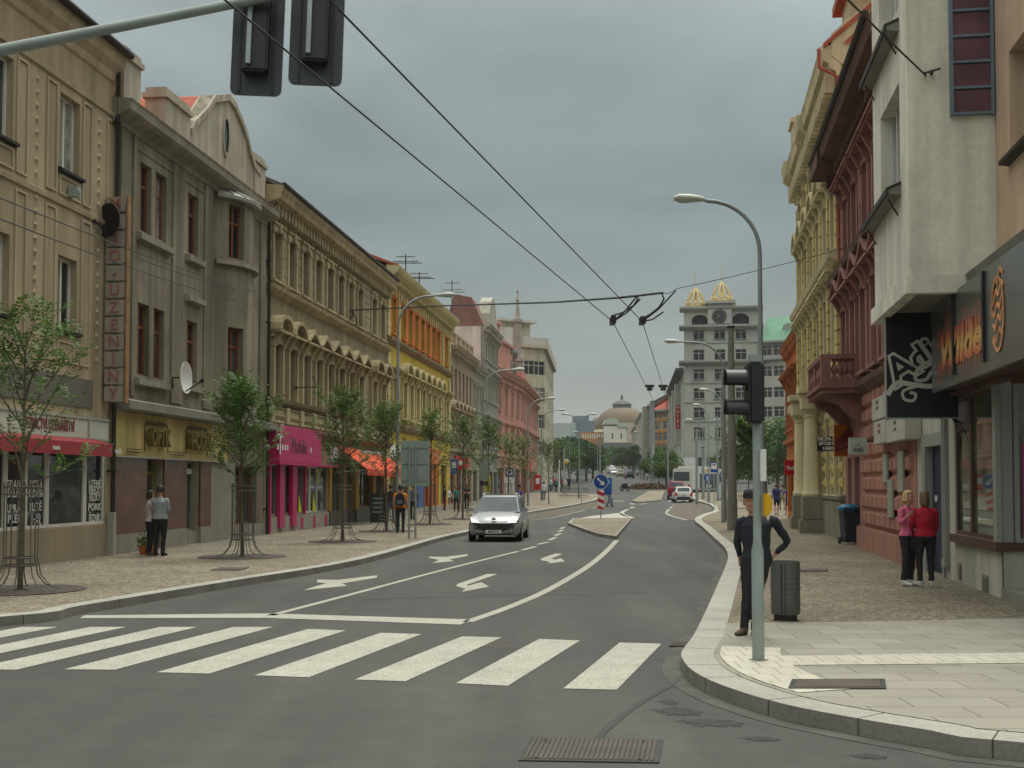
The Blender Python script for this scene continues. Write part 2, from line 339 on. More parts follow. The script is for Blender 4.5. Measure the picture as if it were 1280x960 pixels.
# parking bay pavers along the left kerb
mb = MB(); bay = [P2(*p) for p in ((655, 650), (690, 645.5), (712, 642), (748, 633), (752, 628), (743, 627), (711, 634), (659, 643))]; tri_drape(mb, bay, .006); struct('parking_bay', mb, M['bay_pavers'])
# right pavement
right_kerb = smoothline([(13, 6.3), (9.5, 6.75), (6.5, 7.3), P2(1280, 952), P2(1161, 935), P2(1057, 916.5), P2(974, 898.5), P2(903, 875), P2(867, 856), P2(853.5, 840), P2(853, 828), P2(868, 806), P2(885, 769), P2(897, 740), P2(907, 715), P2(910, 702), P2(906, 690), P2(894, 678), P2(879, 663), P2(868, 652), P2(880, 645), P2(892, 640.8), P2(888, 632.5), P2(869, 626.2), P2(864, 619), P2(880, 615)], 3)
rk = kerb_run('right_kerb', right_kerb, .34, side=-1)
mb = MB(); tri_drape(mb, rk+[(60, rk[-1][1]), (60, 6.2)], .13); struct('right_pavement', mb, M['mosaic_right'])
mb = MB(); drape(mb, [P2(*p) for p in ((833, 641.6), (843, 630.7), (868, 626.4), (888, 632.6), (892, 640.8), (880, 645), (868, 651), (858, 649.5))], .008); struct('bay_paving', mb, M['bay_pavers'])
# slabs at the corner
S_ = lambda px, py: P2(px, py, .13)
edge = [p for p in rk if p[1] < S_(900, 779)[1]]
mb = MB(); tri_drape(mb, [(15, rk[0][1])]+edge+[S_(905, 779), S_(1080, 777.5), S_(1280, 773), (15, S_(1280, 773)[1])], .135); struct('slab_paving', mb, M['slab'])
mb = MB(); tri_drape(mb, [S_(930, 833), S_(945, 821), S_(1280, 817), S_(1400, 816), S_(1400, 829), S_(1280, 830)], .14); struct('tactile_strip', mb, M['tactile'])
tk = [p for p in inset_line(rk, -.06) if S_(900, 806)[1] > p[1] > S_(900, 868)[1]]; ti = inset_line(tk, -.62)
mb = MB()
for i in range(len(tk)-1): drape(mb, [tk[i], tk[i+1], ti[i+1], ti[i]], .141)
struct('tactile_corner', mb, M['tactile'])
# traffic islands
def island(name, pts, h=.12):
    pts = [P2(*p) for p in pts]; c = Vector((sum(p[0] for p in pts)/len(pts), sum(p[1] for p in pts)/len(pts)))
    ins = [tuple(Vector(p)+(c-Vector(p))*min(.3, .35/(c-Vector(p)).length)) for p in pts]; mb = MB()
    for i in range(len(pts)):
        j = (i+1) % len(pts); a, b, d, e = pts[i], pts[j], ins[j], ins[i]
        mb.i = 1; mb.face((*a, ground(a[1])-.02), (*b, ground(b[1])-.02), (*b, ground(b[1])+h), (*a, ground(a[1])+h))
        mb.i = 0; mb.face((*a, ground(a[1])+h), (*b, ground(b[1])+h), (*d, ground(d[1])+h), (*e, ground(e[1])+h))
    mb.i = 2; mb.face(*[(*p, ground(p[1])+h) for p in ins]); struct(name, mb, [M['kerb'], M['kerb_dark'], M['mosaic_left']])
island('traffic_island', [(710, 656.5), (717, 650.5), (790, 650), (770, 674.5), (748, 671), (728, 664)])
island('far_traffic_island', [(790, 627.5), (811, 615), (831, 614.5), (826, 626.5), (800, 629)])
# painted markings
def mark(pts, name='road_marking', h=.004, raw=False):
    mb = MB(); tri_drape(mb, pts if raw else [P2(*p) for p in pts], h); return struct(name, mb, M['paint_line'])
for q in ([(774.6, 803.5), (827, 805), (771, 862.6), (704, 861)], [(674, 799), (725, 801), (635, 857.6), (569.6, 854.5)], [(577.7, 795.8), (627, 797), (507, 852), (443, 850)], [(476, 791.3), (527, 793), (386, 847), (318, 844.5)],
          [(385, 786.5), (432.5, 788.3), (262, 842.4), (196, 840.7)], [(292, 784), (341, 784), (144, 837.5), (80, 837)], [(200, 784), (247, 784), (21, 837.5), (-38, 837)], [(112, 784), (158, 784), (-95, 837), (-152, 837)], [(27, 784), (72, 784), (-210, 837), (-265, 837)]):
    mark(q, 'crosswalk_stripe')
def ribbon(pts, wd, name='lane_line'):
    L_ = smoothline([P2(*p) for p in pts], 4); a, b = inset_line(L_, wd/2), inset_line(L_, -wd/2); mb = MB()
    for i in range(len(L_)-1): drape(mb, [a[i], a[i+1], b[i+1], b[i]], .004)
    struct(name, mb, M['paint_line'])
mark([(105, 769.5), (330, 767), (588, 774.5), (576, 781), (330, 772.5), (100, 773)], 'stop_line')
ribbon([(338, 769.5), (430, 745.5), (560, 711), (648, 689.2)], .13); ribbon([(584, 777.5), (640, 757.5), (690, 735), (735, 708), (757, 690), (771, 675.5)], .16)
for a, b in (((652.4, 687.8), (669.6, 683.2)), ((672, 680.6), (685.5, 677.6)), ((686.5, 675.3), (695, 671.6)), ((694, 669.6), (700.5, 666.8)), ((698.5, 664.6), (703, 662.4)), ((701, 661), (705.5, 658.8))): ribbon([a, b], .16, 'lane_dash')
z8 = lambda pts: [(x/2.844+430, y/2.844+640) for x, y in pts]
mark(z8([(508, 221), (546, 221), (440, 258), (436, 264), (488, 250), (516, 266), (418, 285), (432, 274), (398, 264), (404, 256)]), 'turn_arrow')
mark(z8([(752, 148), (777, 149), (738, 166), (748, 170), (772, 165), (785, 176), (722, 184), (734, 178), (698, 171), (704, 164)]), 'turn_arrow')
mark(z8([(440, 150), (440, 156), (375, 169), (391, 175), (312, 182), (338, 171), (300, 163), (304, 159), (360, 160)]), 'lane_arrow')
mark([(x/2.844, y/2.844+680) for x, y in [(1340, 112), (1340, 120), (1215, 141), (1235, 149), (1078, 165), (1128, 149), (1160, 140), (1126, 137), (1128, 127), (1200, 128)]], 'lane_arrow')
ribbon([(797, 631.3), (777, 640.5), (791, 647.5)], .3); ribbon([(787, 626.5), (794, 630.6), (822, 627.4)], .35); ribbon([(659, 650.5), (690, 647), (711, 642.5), (747, 633.5)], .12)
ribbon([(843, 630.5), (833, 641.5), (858, 650)], .18); mark([(718, 649), (790, 648.5), (775, 641), (740, 645)], 'hatched_marking')
for x in (770, 777, 838, 849, 860): mark([(x-3, 626), (x+3, 626), (x+3, 627.6), (x-3, 627.6)], 'crossing_dash')
# gutter lines, patches and tar on the asphalt
M['tar'] = mat('tar_seam', (.036, .037, .033), .8, .2, 3); M['patch'] = mat('oil_stain', (.035, .035, .033), .8, .3, 3, .2)
rb = MB(); L_ = smoothline([P2(*p) for p in ((745, 925), (775, 897), (810, 873), (840, 856), (851, 846))], 4); a, b = inset_line(L_, .03), inset_line(L_, -.03)
for i in range(len(L_)-1): drape(rb, [a[i], a[i+1], b[i+1], b[i]], .0035)
struct('tar_seam', rb, M['tar'])
M['gutter_strip'] = mat('gutter_strip', (.07, .07, .062), .9, .3, 2, .2, .4, 60)
gl = [p for p in right_kerb if 7.5 < p[1] < 45]; go = inset_line(gl, .2); rb = MB()
for i in range(len(gl)-1): drape(rb, [gl[i], gl[i+1], go[i+1], go[i]], .003)
struct('gutter_strip', rb, M['gutter_strip'])
random.seed(4)
wm = bpy.data.materials.new('oil_stain_soft'); wm.use_nodes = True; n_ = wm.node_tree.nodes; k_ = wm.node_tree.links; b_ = n_['Principled BSDF']; b_.inputs['Base Color'].default_value = (.03, .03, .028, 1); b_.inputs['Roughness'].default_value = .7
tc_ = n_.new('ShaderNodeTexCoord'); ln = n_.new('ShaderNodeVectorMath'); ln.operation = 'LENGTH'; k_.new(tc_.outputs['Object'], ln.inputs[0]); nz_ = n_.new('ShaderNodeTexNoise'); nz_.inputs['Scale'].default_value = 2.2; nz_.inputs['Detail'].default_value = 7; nz_.inputs['Roughness'].default_value = .65; k_.new(tc_.outputs['Object'], nz_.inputs['Vector'])
m1_ = n_.new('ShaderNodeMath'); m1_.operation = 'MULTIPLY_ADD'; k_.new(ln.outputs['Value'], m1_.inputs[0]); m1_.inputs[1].default_value = -.32; k_.new(nz_.outputs['Fac'], m1_.inputs[2]); mr_ = n_.new('ShaderNodeMapRange'); mr_.inputs[1].default_value = .27; mr_.inputs[2].default_value = .36; mr_.inputs[4].default_value = .8; k_.new(m1_.outputs[0], mr_.inputs[0])
tb_ = n_.new('ShaderNodeBsdfTransparent'); ms_ = n_.new('ShaderNodeMixShader'); k_.new(mr_.outputs[0], ms_.inputs[0]); k_.new(tb_.outputs[0], ms_.inputs[1]); k_.new(b_.outputs[0], ms_.inputs[2]); k_.new(ms_.outputs[0], n_['Material Output'].inputs[0])
for px, py, rx, ry in ((845, 890, 40, 8), (888, 904, 52, 8), (835, 878, 16, 5), (950, 924, 30, 5), (1085, 946, 30, 5)):
    c = Vector((*P2(px, py), 0)); ex = Vector((*P2(px+rx, py), 0))-c; ey = Vector((*P2(px, py-ry), 0))-c; mb = MB(); mb.face((-1, -1, 0), (1, -1, 0), (1, 1, 0), (-1, 1, 0)); o = struct('oil_stain', mb, wm); o.location = (c.x, c.y, .0045); o.scale = (ex.length, ey.length, 1)
mb = MB(); tri_drape(mb, [P2(*p) for p in [(470, 742), (800, 735), (812, 741), (455, 749)]], .0015); struct('asphalt_patch', mb, mat('asphalt_patch', (.052, .054, .048), .85, .2, .8, .25, .5, 90))
# covers and gratings
M['cast'] = mat('cast_iron', (.085, .07, .055), .7, .2, 3, .1, .3, 60, metal=.3)
def cover(name, corners, label, h, kind=0, group=None):
    p = [Vector((*P2(*c, h), 0)) for c in corners]; o = sum(p, Vector())/4; mb = MB(); z = .006
    L_ = lambda s, t: (p[0]*(1-s)+p[1]*s)*(1-t)+(p[3]*(1-s)+p[2]*s)*t-o
    def bx(s0, s1, t0, t1, z0, z1, mi=0):
        mb.i = mi; q = [L_(s0, t0), L_(s1, t0), L_(s1, t1), L_(s0, t1)]; mb.loft([[(v.x, v.y, z0) for v in q], [(v.x, v.y, z1) for v in q]])
    bx(0, 1, 0, 1, 0, z, 1)
    if kind == 0:
        n = 26
        for i in range(n): bx(.03+.94*i/n, .03+.94*(i+.55)/n, .06, .94, z, z+.005)
        for s, t in ((.12, .1), (.86, .1), (.12, .86), (.86, .86)): bx(s-.012, s+.012, t-.03, t+.03, z+.004, z+.008, 1)
    elif kind == 1:
        n = 18
        for i in range(n): bx(.03+.94*i/n, .03+.94*(i+.5)/n, .05, .95, z, z+.004)
    else:
        bx(.06, .94, .12, .88, z, z+.004)
    ob = mb.build(name, [M['cast'], M['tar']], loc=(o.x, o.y, ground(o.y)+h)); return tag(ob, label, 'drain cover', group)
cover('manhole_cover', [(648, 951), (824, 954), (829, 925), (664, 922)], 'large rusty ribbed manhole cover in the asphalt in front of the crosswalk', .003)
cover('drain_grate', [(538, 809), (640, 812), (651, 800.5), (575, 797)], 'slotted iron drain grate crossed by a crosswalk stripe', -.0075, 1)
cover('utility_cover', [(985, 861), (1108, 861), (1106, 849), (990, 849.5)], 'dark rectangular cover set in the pale corner slabs beside the signal pole', .14, 2)
cover('utility_cover', [(262, 713), (300, 713), (312, 709.5), (276, 709.5)], 'small dark cover in the left pavement near the second tree', .135, 2)
cover('pavement_drain', [(1000, 714.5), (1035, 714.5), (1035, 711.5), (1000, 711.5)], 'narrow drain slot in the right pavement behind the litter bin', .135, 1)
cover('gully_grate', [(836, 808), (862, 808), (866, 803), (842, 803)], 'gully grate beside the kerb at the end of the crosswalk', .008, 1)
# ------------------------------------------------------------------ facade kit
def wall_grid(mb, L, z0, z1, ops, rv=.22, y=0.0, x0=0.0):
    us = sorted({x0, L, *[min(max(o[0], x0), L) for o in ops], *[min(max(o[1], x0), L) for o in ops]}); zs = sorted({z0, z1, *[min(max(o[2], z0), z1) for o in ops], *[min(max(o[3], z0), z1) for o in ops]})
    for i in range(len(us)-1):
        run = None
        for j in range(len(zs)-1):
            cu, cz = (us[i]+us[i+1])/2, (zs[j]+zs[j+1])/2
            hole = any(o[0] < cu < o[1] and o[2] < cz < o[3] for o in ops)
            if not hole and run is None: run = zs[j]
            if run is not None and (hole or j == len(zs)-2):
                t = zs[j] if hole else zs[j+1]; mb.face((us[i], y, run), (us[i+1], y, run), (us[i+1], y, t), (us[i], y, t)); run = None
    for a, b, c, d in ops:
        mb.face((a, y, c), (a, y+rv, c), (a, y+rv, d), (a, y, d)); mb.face((b, y, c), (b, y, d), (b, y+rv, d), (b, y+rv, c))
        mb.face((a, y, d), (a, y+rv, d), (b, y+rv, d), (b, y, d)); mb.face((a, y, c), (b, y, c), (b, y+rv, c), (a, y+rv, c))
def shell(mb, L, z0, z1, D=11.0, x0=0.0):       # end walls, back and top of a house body
    mb.face((x0, 0, z0), (x0, D, z0), (x0, D, z1), (x0, 0, z1)); mb.face((L, 0, z0), (L, 0, z1), (L, D, z1), (L, D, z0))
    mb.face((x0, D, z0), (L, D, z0), (L, D, z1), (x0, D, z1)); mb.face((x0, 0, z1), (L, 0, z1), (L, D, z1), (x0, D, z1))
WCACHE = {}
def window(root, op, frame='white_frame', pane='pane_dark', rv=.22, style='cross', y=0.0, sill=0, sillm=None, name='window'):
    a, b, c, d = op; wd, ht = round(b-a, 2), round(d-c, 2); key = (wd, ht, frame, style)
    if key not in WCACHE:
        mb = MB(); t = .07
        mb.box(0, t, 0, .07, 0, ht); mb.box(wd-t, wd, 0, .07, 0, ht); mb.box(t, wd-t, 0, .07, 0, t); mb.box(t, wd-t, 0, .07, ht-t, ht)
        if style in ('cross', 'tee', 'two'): mb.box(wd/2-.035, wd/2+.035, .002, .06, t, ht-t if style != 'tee' else ht*.66)
        if style in ('cross', 'tee', 'bar'): mb.box(t, wd-t, -.004, .055, ht*.66, ht*.66+.075)
        if style == 'shop': mb.box(t, wd-t, .002, .06, ht*.78, ht*.78+.06)
        pm = MB(); pm.face((t*.6, .045, t*.6), (wd-t*.6, .045, t*.6), (wd-t*.6, .045, ht-t*.6), (t*.6, .045, ht-t*.6))
        WCACHE[key] = (mb.mesh('window', M[frame]), {}, pm)
    me, panes, pm = WCACHE[key]
    if pane not in panes: panes[pane] = pm.mesh('pane', M[pane])
    o = put(name, me, root, (a, y+rv-.08, c)); put('pane', panes[pane], o, (0, 0, 0))
    if sill: put_sill(root, a, b, c, sillm or M['kerb'], sill, y)
    return o
SCACHE = {}
def put_sill(root, a, b, c, m, out=.14, y=0.0, ov=.1, h=.1):
    k = (round(b-a, 2), m.name, out)
    if k not in SCACHE:
        w_ = round(b-a, 2); SCACHE[k] = MB().prof([(0, -h), (-out, -h+.02), (-out, -.02), (0, .02)], -ov, w_+ov).mesh('window_sill', m)
    return put('window_sill', SCACHE[k], root, (a, y, c))
def cornice(root, name, m, x0, x1, pts, dent=0, dz=(0, 0), dy=.2, dw=.14, extra=None):
    """a moulded band along the facade; pts are (out, z); optional dentils or brackets under it"""
    mb = MB(); mb.prof([(-o, z) for o, z in pts], x0, x1)
    if dent:
        n = int((x1-x0)/dent)
        for i in range(n): u = x0+(i+.5)*(x1-x0)/n; mb.box(u-dw/2, u+dw/2, -dy, .01, dz[0], dz[1])
    return mb.build(name, m, root)
def band(root, name, m, x0, x1, z0, z1, out): return MB().box(x0, x1, -out, 0, z0, z1).build(name, m, root)
SURR = {}
def surround(root, op, m, ped=None, y=0.0, pil=.14, out=.09, key=None, apron=0):
    """the stone frame of a window: jambs, lintel, keystone and a pediment of its own, one mesh"""
    a, b, c, d = op; wd, ht = round(b-a, 2), round(d-c, 2); k = (wd, ht, m.name, ped, pil, out, apron)
    if k not in SURR:
        mb = MB(); g = .002
        for s in (-1, 1):
            x = -pil if s < 0 else wd
            mb.box(x, x+pil, -out, -g, -.05, ht); mb.box(x-.03, x+pil+.03, -out-.04, -g, ht-.12, ht-.001)
        mb.box(-pil-.02, wd+pil+.02, -out-.02, -g, ht, ht+.2)
        if ped == 'key':
            mb.loft([[(wd/2-.09, -out-.1, ht-.04), (wd/2+.09, -out-.1, ht-.04), (wd/2+.14, -out-.1, ht+.3), (wd/2-.14, -out-.1, ht+.3)], [(wd/2-.09, -g, ht-.04), (wd/2+.09, -g, ht-.04), (wd/2+.14, -g, ht+.3), (wd/2-.14, -g, ht+.3)]]); mb.box(-pil-.08, wd+pil+.08, -out-.08, -g, ht+.2, ht+.28)
        if ped in ('tri', 'arc', 'flat'):
            e = pil+.2; z = ht+.45; P = out+.3
            mb.box(-e+.06, wd+e-.06, -out-.05, -g, ht+.2, z-.08); mb.box(-e, wd+e, -P, -g, z-.08, z)
            for s in (-1, 1):
                x = -pil*.5 if s < 0 else wd+pil*.5; mb.prof([(-g, ht-.1), (-out-.05, ht-.05), (-P+.03, z-.081), (-g, z-.081)], x-.07, x+.07)
            if ped == 'flat': mb.box(-e-.06, wd+e+.06, -P-.06, -g, z+.001, z+.09)
            elif ped == 'tri':
                H = (wd+2*e)*.32; o = [(-e-.04, z), (wd/2, z+H), (wd+e+.04, z)]; i_ = [(-e+.2, z+.03), (wd/2, z+H-.17), (wd+e-.2, z+.03)]
                mb.slab([o[0], o[1], i_[1], i_[0]], -P-.02, -g); mb.slab([i_[1], o[1], o[2], i_[2]], -P-.02, -g); mb.slab(i_, -out-.04, -g)
            else:
                H = (wd+2*e)*.36; n = 8; W = wd/2+e+.03; oo = [(wd/2-W*math.cos(math.pi*t/n), z+H*math.sin(math.pi*t/n)) for t in range(n+1)]; ii = [(wd/2-(W-.17)*math.cos(math.pi*t/n), z+.01+(H-.16)*math.sin(math.pi*t/n)) for t in range(n+1)]
                for t in range(n): mb.slab([oo[t], oo[t+1], ii[t+1], ii[t]], -P-.02, -g)
                mb.slab(ii, -out-.04, -g)
        if apron: mb.box(-pil, wd+pil, -out*.6, -g, -apron, -.12)
        mb.box(-pil-.06, wd+pil+.06, -out-.1, -g, -.14, -.051)
        SURR[k] = mb.mesh('window_surround', m)
    return put('window_surround', SURR[k], root, (a, y, c))
def quoins(root, m, u0, u1, z0, z1, out=.07, h=.42, gap=.03, name='quoins'):
    mb = MB(); z = z0; i = 0
    while z+h*.6 < z1:
        d = 0 if i % 2 else .06; mb.box(u0+d, u1-d, -out, -.002, z, min(z+h-gap, z1)); z += h; i += 1
    return mb.build(name, m, root)
def downpipe(root, u, z0, z1, m=None, out=.14, r=.055):
    mb = MB(); mb.tube([(u, -out, z0), (u, -out, z1-.3), (u, -out-.25, z1)], r, 8)
    z = z0+1
    while z < z1-.5: mb.box(u-.08, u+.08, -out-.07, -.003, z, z+.05); z += 2.2
    return mb.build('downpipe', m or M['gutter'], root, smooth=40)
def roof(root, x0, x1, z0, depth, rise, m, over=.3, name='roof'):
    t = .14; mb = MB(); y0 = -over
    mb.loft([[(x, y0, z0), (x, depth, z0+rise), (x, depth, z0+rise-t), (x, y0+.02, z0-t)] for x in (x0, x1)])
    mb.loft([[(x, depth+.001, z0+rise), (x, depth*2, z0), (x, depth*2, z0-t), (x, depth+.001, z0+rise-t)] for x in (x0, x1)])
    for s in (x0, x1): mb.face((s, 0.05, z0-.05), (s, depth*2-.05, z0-.05), (s, depth, z0+rise-t*.8))
    return mb.build(name, m, root)
def gutter(root, x0, x1, out, z, m=None): return MB().tube([(x0, -out, z), (x1, -out, z)], .09, 8).build('gutter', m or M['gutter'], root, smooth=40)
def balusters(mb, x0, x1, y, z0, z1, n, r=.07, ax='x'):
    h = z1-z0
    for i in range(n):
        u = x0+(i+.5)*(x1-x0)/n; c = (u, y, z0) if ax == 'x' else (y, u, z0)
        mb.lathe([(r, 0), (r*.9, h*.08), (r*.45, h*.2), (r*1.1, h*.42), (r*.85, h*.6), (r*.45, h*.82), (r*.9, h*.9), (r, h)], 8, c)
def rnd_pane(i): return ('pane_dark', 'pane_dark', 'pane_mid', 'pane_curtain', 'pane_dark', 'pane_mid')[(i*7+3) % 6]
def house(name, label, F, group=None, cat='building', z0=0.0): return thing(name, label, cat, (F.P0[0], F.P0[1], z0), F.a, group)
A0 = tuple(at(137, 694, .12)[:2]); LK = 160/1500; Lf = lambda px: line_at(A0, LK, px)
B0 = tuple(at(1183, 723, .12)[:2]); RK = 230/1500; Rf = lambda px: line_at(B0, RK, px)
# ------------------------------------------------------------------ left row: beige corner house with the butcher's shop
M['beige'] = stucco('beige_stucco', (.39, .32, .215), .1, .28); M['beige_trim'] = stucco('beige_trim', (.45, .375, .26), .08, .2); M['beige_dark'] = stucco('dado_render', (.30, .255, .18), .08, .1)
M['greypaint'] = paint('grey_render', (.13, .12, .1), .8)
F = Fac(Lf(-420), Lf(137)); H1 = house('corner_house', 'beige three storey house with butcher shop, red awning and white shopfront', F)
cols = []
ul, ur = F.u(75, 170), F.u(101, 170); ul2 = F.u(20, 170); pitch_ = 3.05; wid = .98
for k in range(4): cols.append(ul-k*pitch_)
ops = []
for u in cols: ops += [(u, u+wid, 9.15, 10.92), (u, u+wid-.05, 5.45, 7.15)]
sh0, sh1 = 1.0, F.u(131, 620)
shop_z = (.92, 2.72)
shw = [F.u(x, 620) for x in (-330, -200, -95, -8, 8, 33, 60, 107, 131)]
ops_shop = [(1.0, sh1, *shop_z)]
mb = MB(); wall_grid(mb, F.L, 0, 12.3, ops+ops_shop, .24); shell(mb, F.L, 0, 12.3); mb.build('wall', M['beige'], H1)
for i, o in enumerate(ops): window(H1, o, 'white_frame', rnd_pane(i), .24, 'two', sill=.12, sillm=M['gutter'])
cornice(H1, 'cornice', M['beige_trim'], -.05, F.L, [(0, 12.0), (.06, 12.05), (.1, 12.22), (.26, 12.4), (.3, 12.55), (.33, 12.7), (0, 12.75)]); gutter(H1, -.05, F.L+.02, .42, 12.74); roof(H1, 0, F.L, 12.8, 5.5, 4.6, M['red_tile'], .33)
MB().box(5.6, 6.3, .8, 1.4, 12.9, 14.4).build('chimney', M['beige_trim'], H1)
cornice(H1, 'string_course', M['beige_trim'], 0, F.L, [(0, 11.15), (.05, 11.16), (.07, 11.26), (0, 11.3)]); cornice(H1, 'string_course', M['beige_trim'], 0, F.L, [(0, 8.3), (.05, 8.31), (.07, 8.42), (0, 8.46)])
mb = MB()                                       # raised panel frames and the beaded strip between the windows
def pframe(u0, u1, z0, z1, t=.05, o=.035):
    mb.box(u0, u1, -o, -.002, z0, z0+t); mb.box(u0, u1, -o, -.002, z1-t, z1); mb.box(u0, u0+t, -o, -.002, z0+t, z1-t); mb.box(u1-t, u1, -o, -.002, z0+t, z1-t)
for u in cols:
    for zz in ((8.55, 11.05), (4.7, 8.2)):
        pframe(u+wid+.12, u+wid+.6, *zz); pframe(u+wid+1.42, u+wid+1.92, *zz); pframe(u-.02, u+wid+.02, zz[0], zz[0]+.45 if zz[0] > 8 else zz[0]+.5)
        z = zz[0]+.1
        while z < zz[1]-.1:
            c = u+wid+1.0; mb.loft([[(c-.07, -.002, z+.1), (c, -.002, z), (c+.07, -.002, z+.1), (c, -.002, z+.2)], [(c-.03, -.05, z+.1), (c, -.05, z+.06), (c+.03, -.05, z+.1), (c, -.05, z+.14)]]); z += .3
build_each(mb, 'panel_moulding', M['beige_trim'], H1)
band(H1, 'dado_band', M['greypaint'], 1.5, F.u(115, 480), 3.72, 4.4, .03)
mb = MB().box(1.0, sh1+.03, -.07, 0, 2.95, 3.5); mb.i = 1; mb.box(1.0, sh1+.03, -.1, -.07, 3.44, 3.5); mb.box(1.0, sh1+.03, -.1, -.07, 2.95, 3.0)
for x in (8, 107): mb.box(F.u(x, 530)-.03, F.u(x, 530)+.03, -.1, -.07, 3.0, 3.44)
M['pale_sign'] = paint('pale_sign_board', (.50, .52, .44)); M['sign_maroon'] = paint('maroon_lettering', (.16, .02, .03))
fb = mb.build('fascia_board', [M['pale_sign'], M['kerb']], H1)
text('ŘEZNICTVÍ UZENÁŘSTVÍ', .34, 'lettering', M['sign_maroon'], fb, (F.u(58, 535), -.085, 3.22), sx=.62, bold=.006)
band(H1, 'base_render', M['beige_dark'], .3, F.L-.06, 0, .88, .03)
names_ = []
for a, b in zip(shw, shw[1:]):
    if b-a < .02: continue
    dark = b-a < 1.05; window(H1, (a+.01, b-.01, *shop_z), 'white_frame', 'pane_dark' if dark else 'pane_mid', .1, 'plain', name='shop_window')
M['chalk'] = paint('chalk_lettering', (.62, .62, .58))
def chalk(x0, x1, rows):
    u0, u1 = F.u(x0, 620), F.u(x1, 620)
    for t, py in rows: text(t, .25, 'window_lettering', M['chalk'], H1, ((u0+u1)/2, .045, F.uz((x0+x1)/2, py)[1]), sx=(u1-u0)*.86/max(1, len(t))/.15, bold=.004)
chalk(10, 33, [('EDAMY', 606), ('SALÁM', 617), ('UPRÁV', 636), ('PLEC', 649)]); chalk(37, 57, [('PAPRIKA', 606), ('KLOBÁSA', 617), ('PLETÉ', 634), ('9.-450', 648), ('159', 658)]); chalk(112, 129, [('UZENÉ', 605), ('PÁREČKY', 613), ('ŘÍZKY', 622), ('PORK', 634), ('ŘEZNÍK', 648)])
# red awning is a roller blind on the shopfront
M['awning_red'] = mat('awning_red', (.27, .032, .04), .8, .12, 2, .05)
aw = MB(); z0 = 2.98; ae = F.u(140, 550, .5); aw.loft([[(x, -.02, z0+.02), (x, -.5, z0-.12), (x, -.5, z0-.15), (x, -.02, z0-.01)] for x in (.9, ae)]); aw.box(.9, ae, -.515, -.495, z0-.42, z0-.13)
awo = aw.build('awning', M['awning_red'], H1); 
for x in (48, 127): text('maso', .16, 'lettering', M['chalk'], awo, (F.u(x, 550)-.2, -.525, z0-.28), bold=.004)
downpipe(H1, F.L-.1, 1.2, 12.9); MB().box(F.L-.18, F.L-.02, -.2, -.02, 0, 1.2).build('pipe_cover', M['kerb'], H1, bevel=.01)
tag(MB().box(-.1, .1, -.22, 0, -.12, .12).lathe([(.07, -.25), (.09, -.12)], 10, (0, 0, 0), axis='y').build('floodlight', M['galv'], None, (*F.w(F.u(86, 240), .03)[:2], F.uz(86, 240)[1]), F.a), 'small grey floodlight fixed to the beige upper wall', 'lamp')
# ------------------------------------------------------------------ vertical sign of twelve letter boxes
M['sign_box'] = mat('sign_box', (.30, .27, .22), .6, .15, 3, .08); M['sign_red'] = paint('faded_red_letter', (.28, .13, .105)); M['sign_orange'] = mat('rusty_orange_edge', (.27, .155, .07), .7, .3, 4, .15)
uS = F.L-.5; zt, zb = F.uz(143, 252)[1], F.uz(143, 506)[1]; vs_ = thing('vertical_sign', 'tall column of twelve letter boxes hanging between beige and grey houses', 'sign', tuple(F.w(uS, 0, 0)), F.a-R_(90))
p_ = (zt-zb)/12; fr = MB(); fr.box(-.02, .015, -.02, .16, zb, zt); fr.build('edge_strip', M['sign_orange'], vs_, loc=(.6, 0, 0))
fr = MB(); fr.tube([(.08, .2, zb), (.08, .2, zt)], .025, 6); fr.tube([(.5, .2, zb), (.5, .2, zt)], .025, 6)
for z in (zb+.5, (zb+zt)/2, zt-.4): fr.tube([(-.05, .2, z), (.6, .2, z)], .02, 6)
fr.build('mounting_frame', M['dark_metal'], vs_)
bx = MB().box(-.25, .25, -.02, .16, -p_*.46, p_*.46).mesh('letter_box', M['sign_box'], bevel=.02)
for i, ch in enumerate('MASO-UZENINY'):
    o = put('letter_box', bx, vs_, (.3, 0, zt-p_*(i+.5))); text(ch, .4, 'letter', M['sign_red'], o, (0, -.03, 0), bold=.004, ext=.012)
# ------------------------------------------------------------------ grey house with the round oriel and the curved gable
M['greywall'] = stucco('grey_weathered_render', (.255, .23, .17), .2, .42, .45, stain=((.11, .1, .075), .8, .5)); M['greytrim'] = stucco('grey_trim', (.30, .275, .22), .12, .3); M['palegable'] = stucco('pale_gable', (.42, .39, .31), .12, .3)
M['marble'] = mat('brown_marble', (.10, .042, .028), .22, .3, 1.6, .2, spec=.6); M['yellowfascia'] = stucco('yellow_fascia', (.50, .40, .19), .1, .25); M['greydado'] = mat('grey_dado', (.24, .23, .19), .8, .15, 2, .1)
M['brass'] = mat('aged_brass', (.2, .15, .05), .5, .25, 6, .1, metal=.5); M['tin'] = mat('tin_roof', (.34, .35, .32), .5, .15, 2, .05)
F = Fac(Lf(137), Lf(330)); H2 = house('grey_house', 'weathered grey house with round oriel, curved gable and brown marble shopfront', F)
ops = [(1.6, 2.36, 8.66, 10.5), (2.64, 3.4, 8.66, 10.5), (1.55, 2.31, 4.8, 6.72), (2.59, 3.35, 4.8, 6.72), (5.02, 5.86, 8.72, 10.5), (5.02, 5.86, 4.9, 6.72)]
gops = [(2.15, 3.35, .12, 2.58), (5.0, 6.1, .5, 2.58), (9.2, 11.6, .55, 2.5)]
mb = MB(); wall_grid(mb, F.L, 0, 11.5, ops+gops, .3); shell(mb, F.L, 0, 11.5); mb.build('wall', M['greywall'], H2)
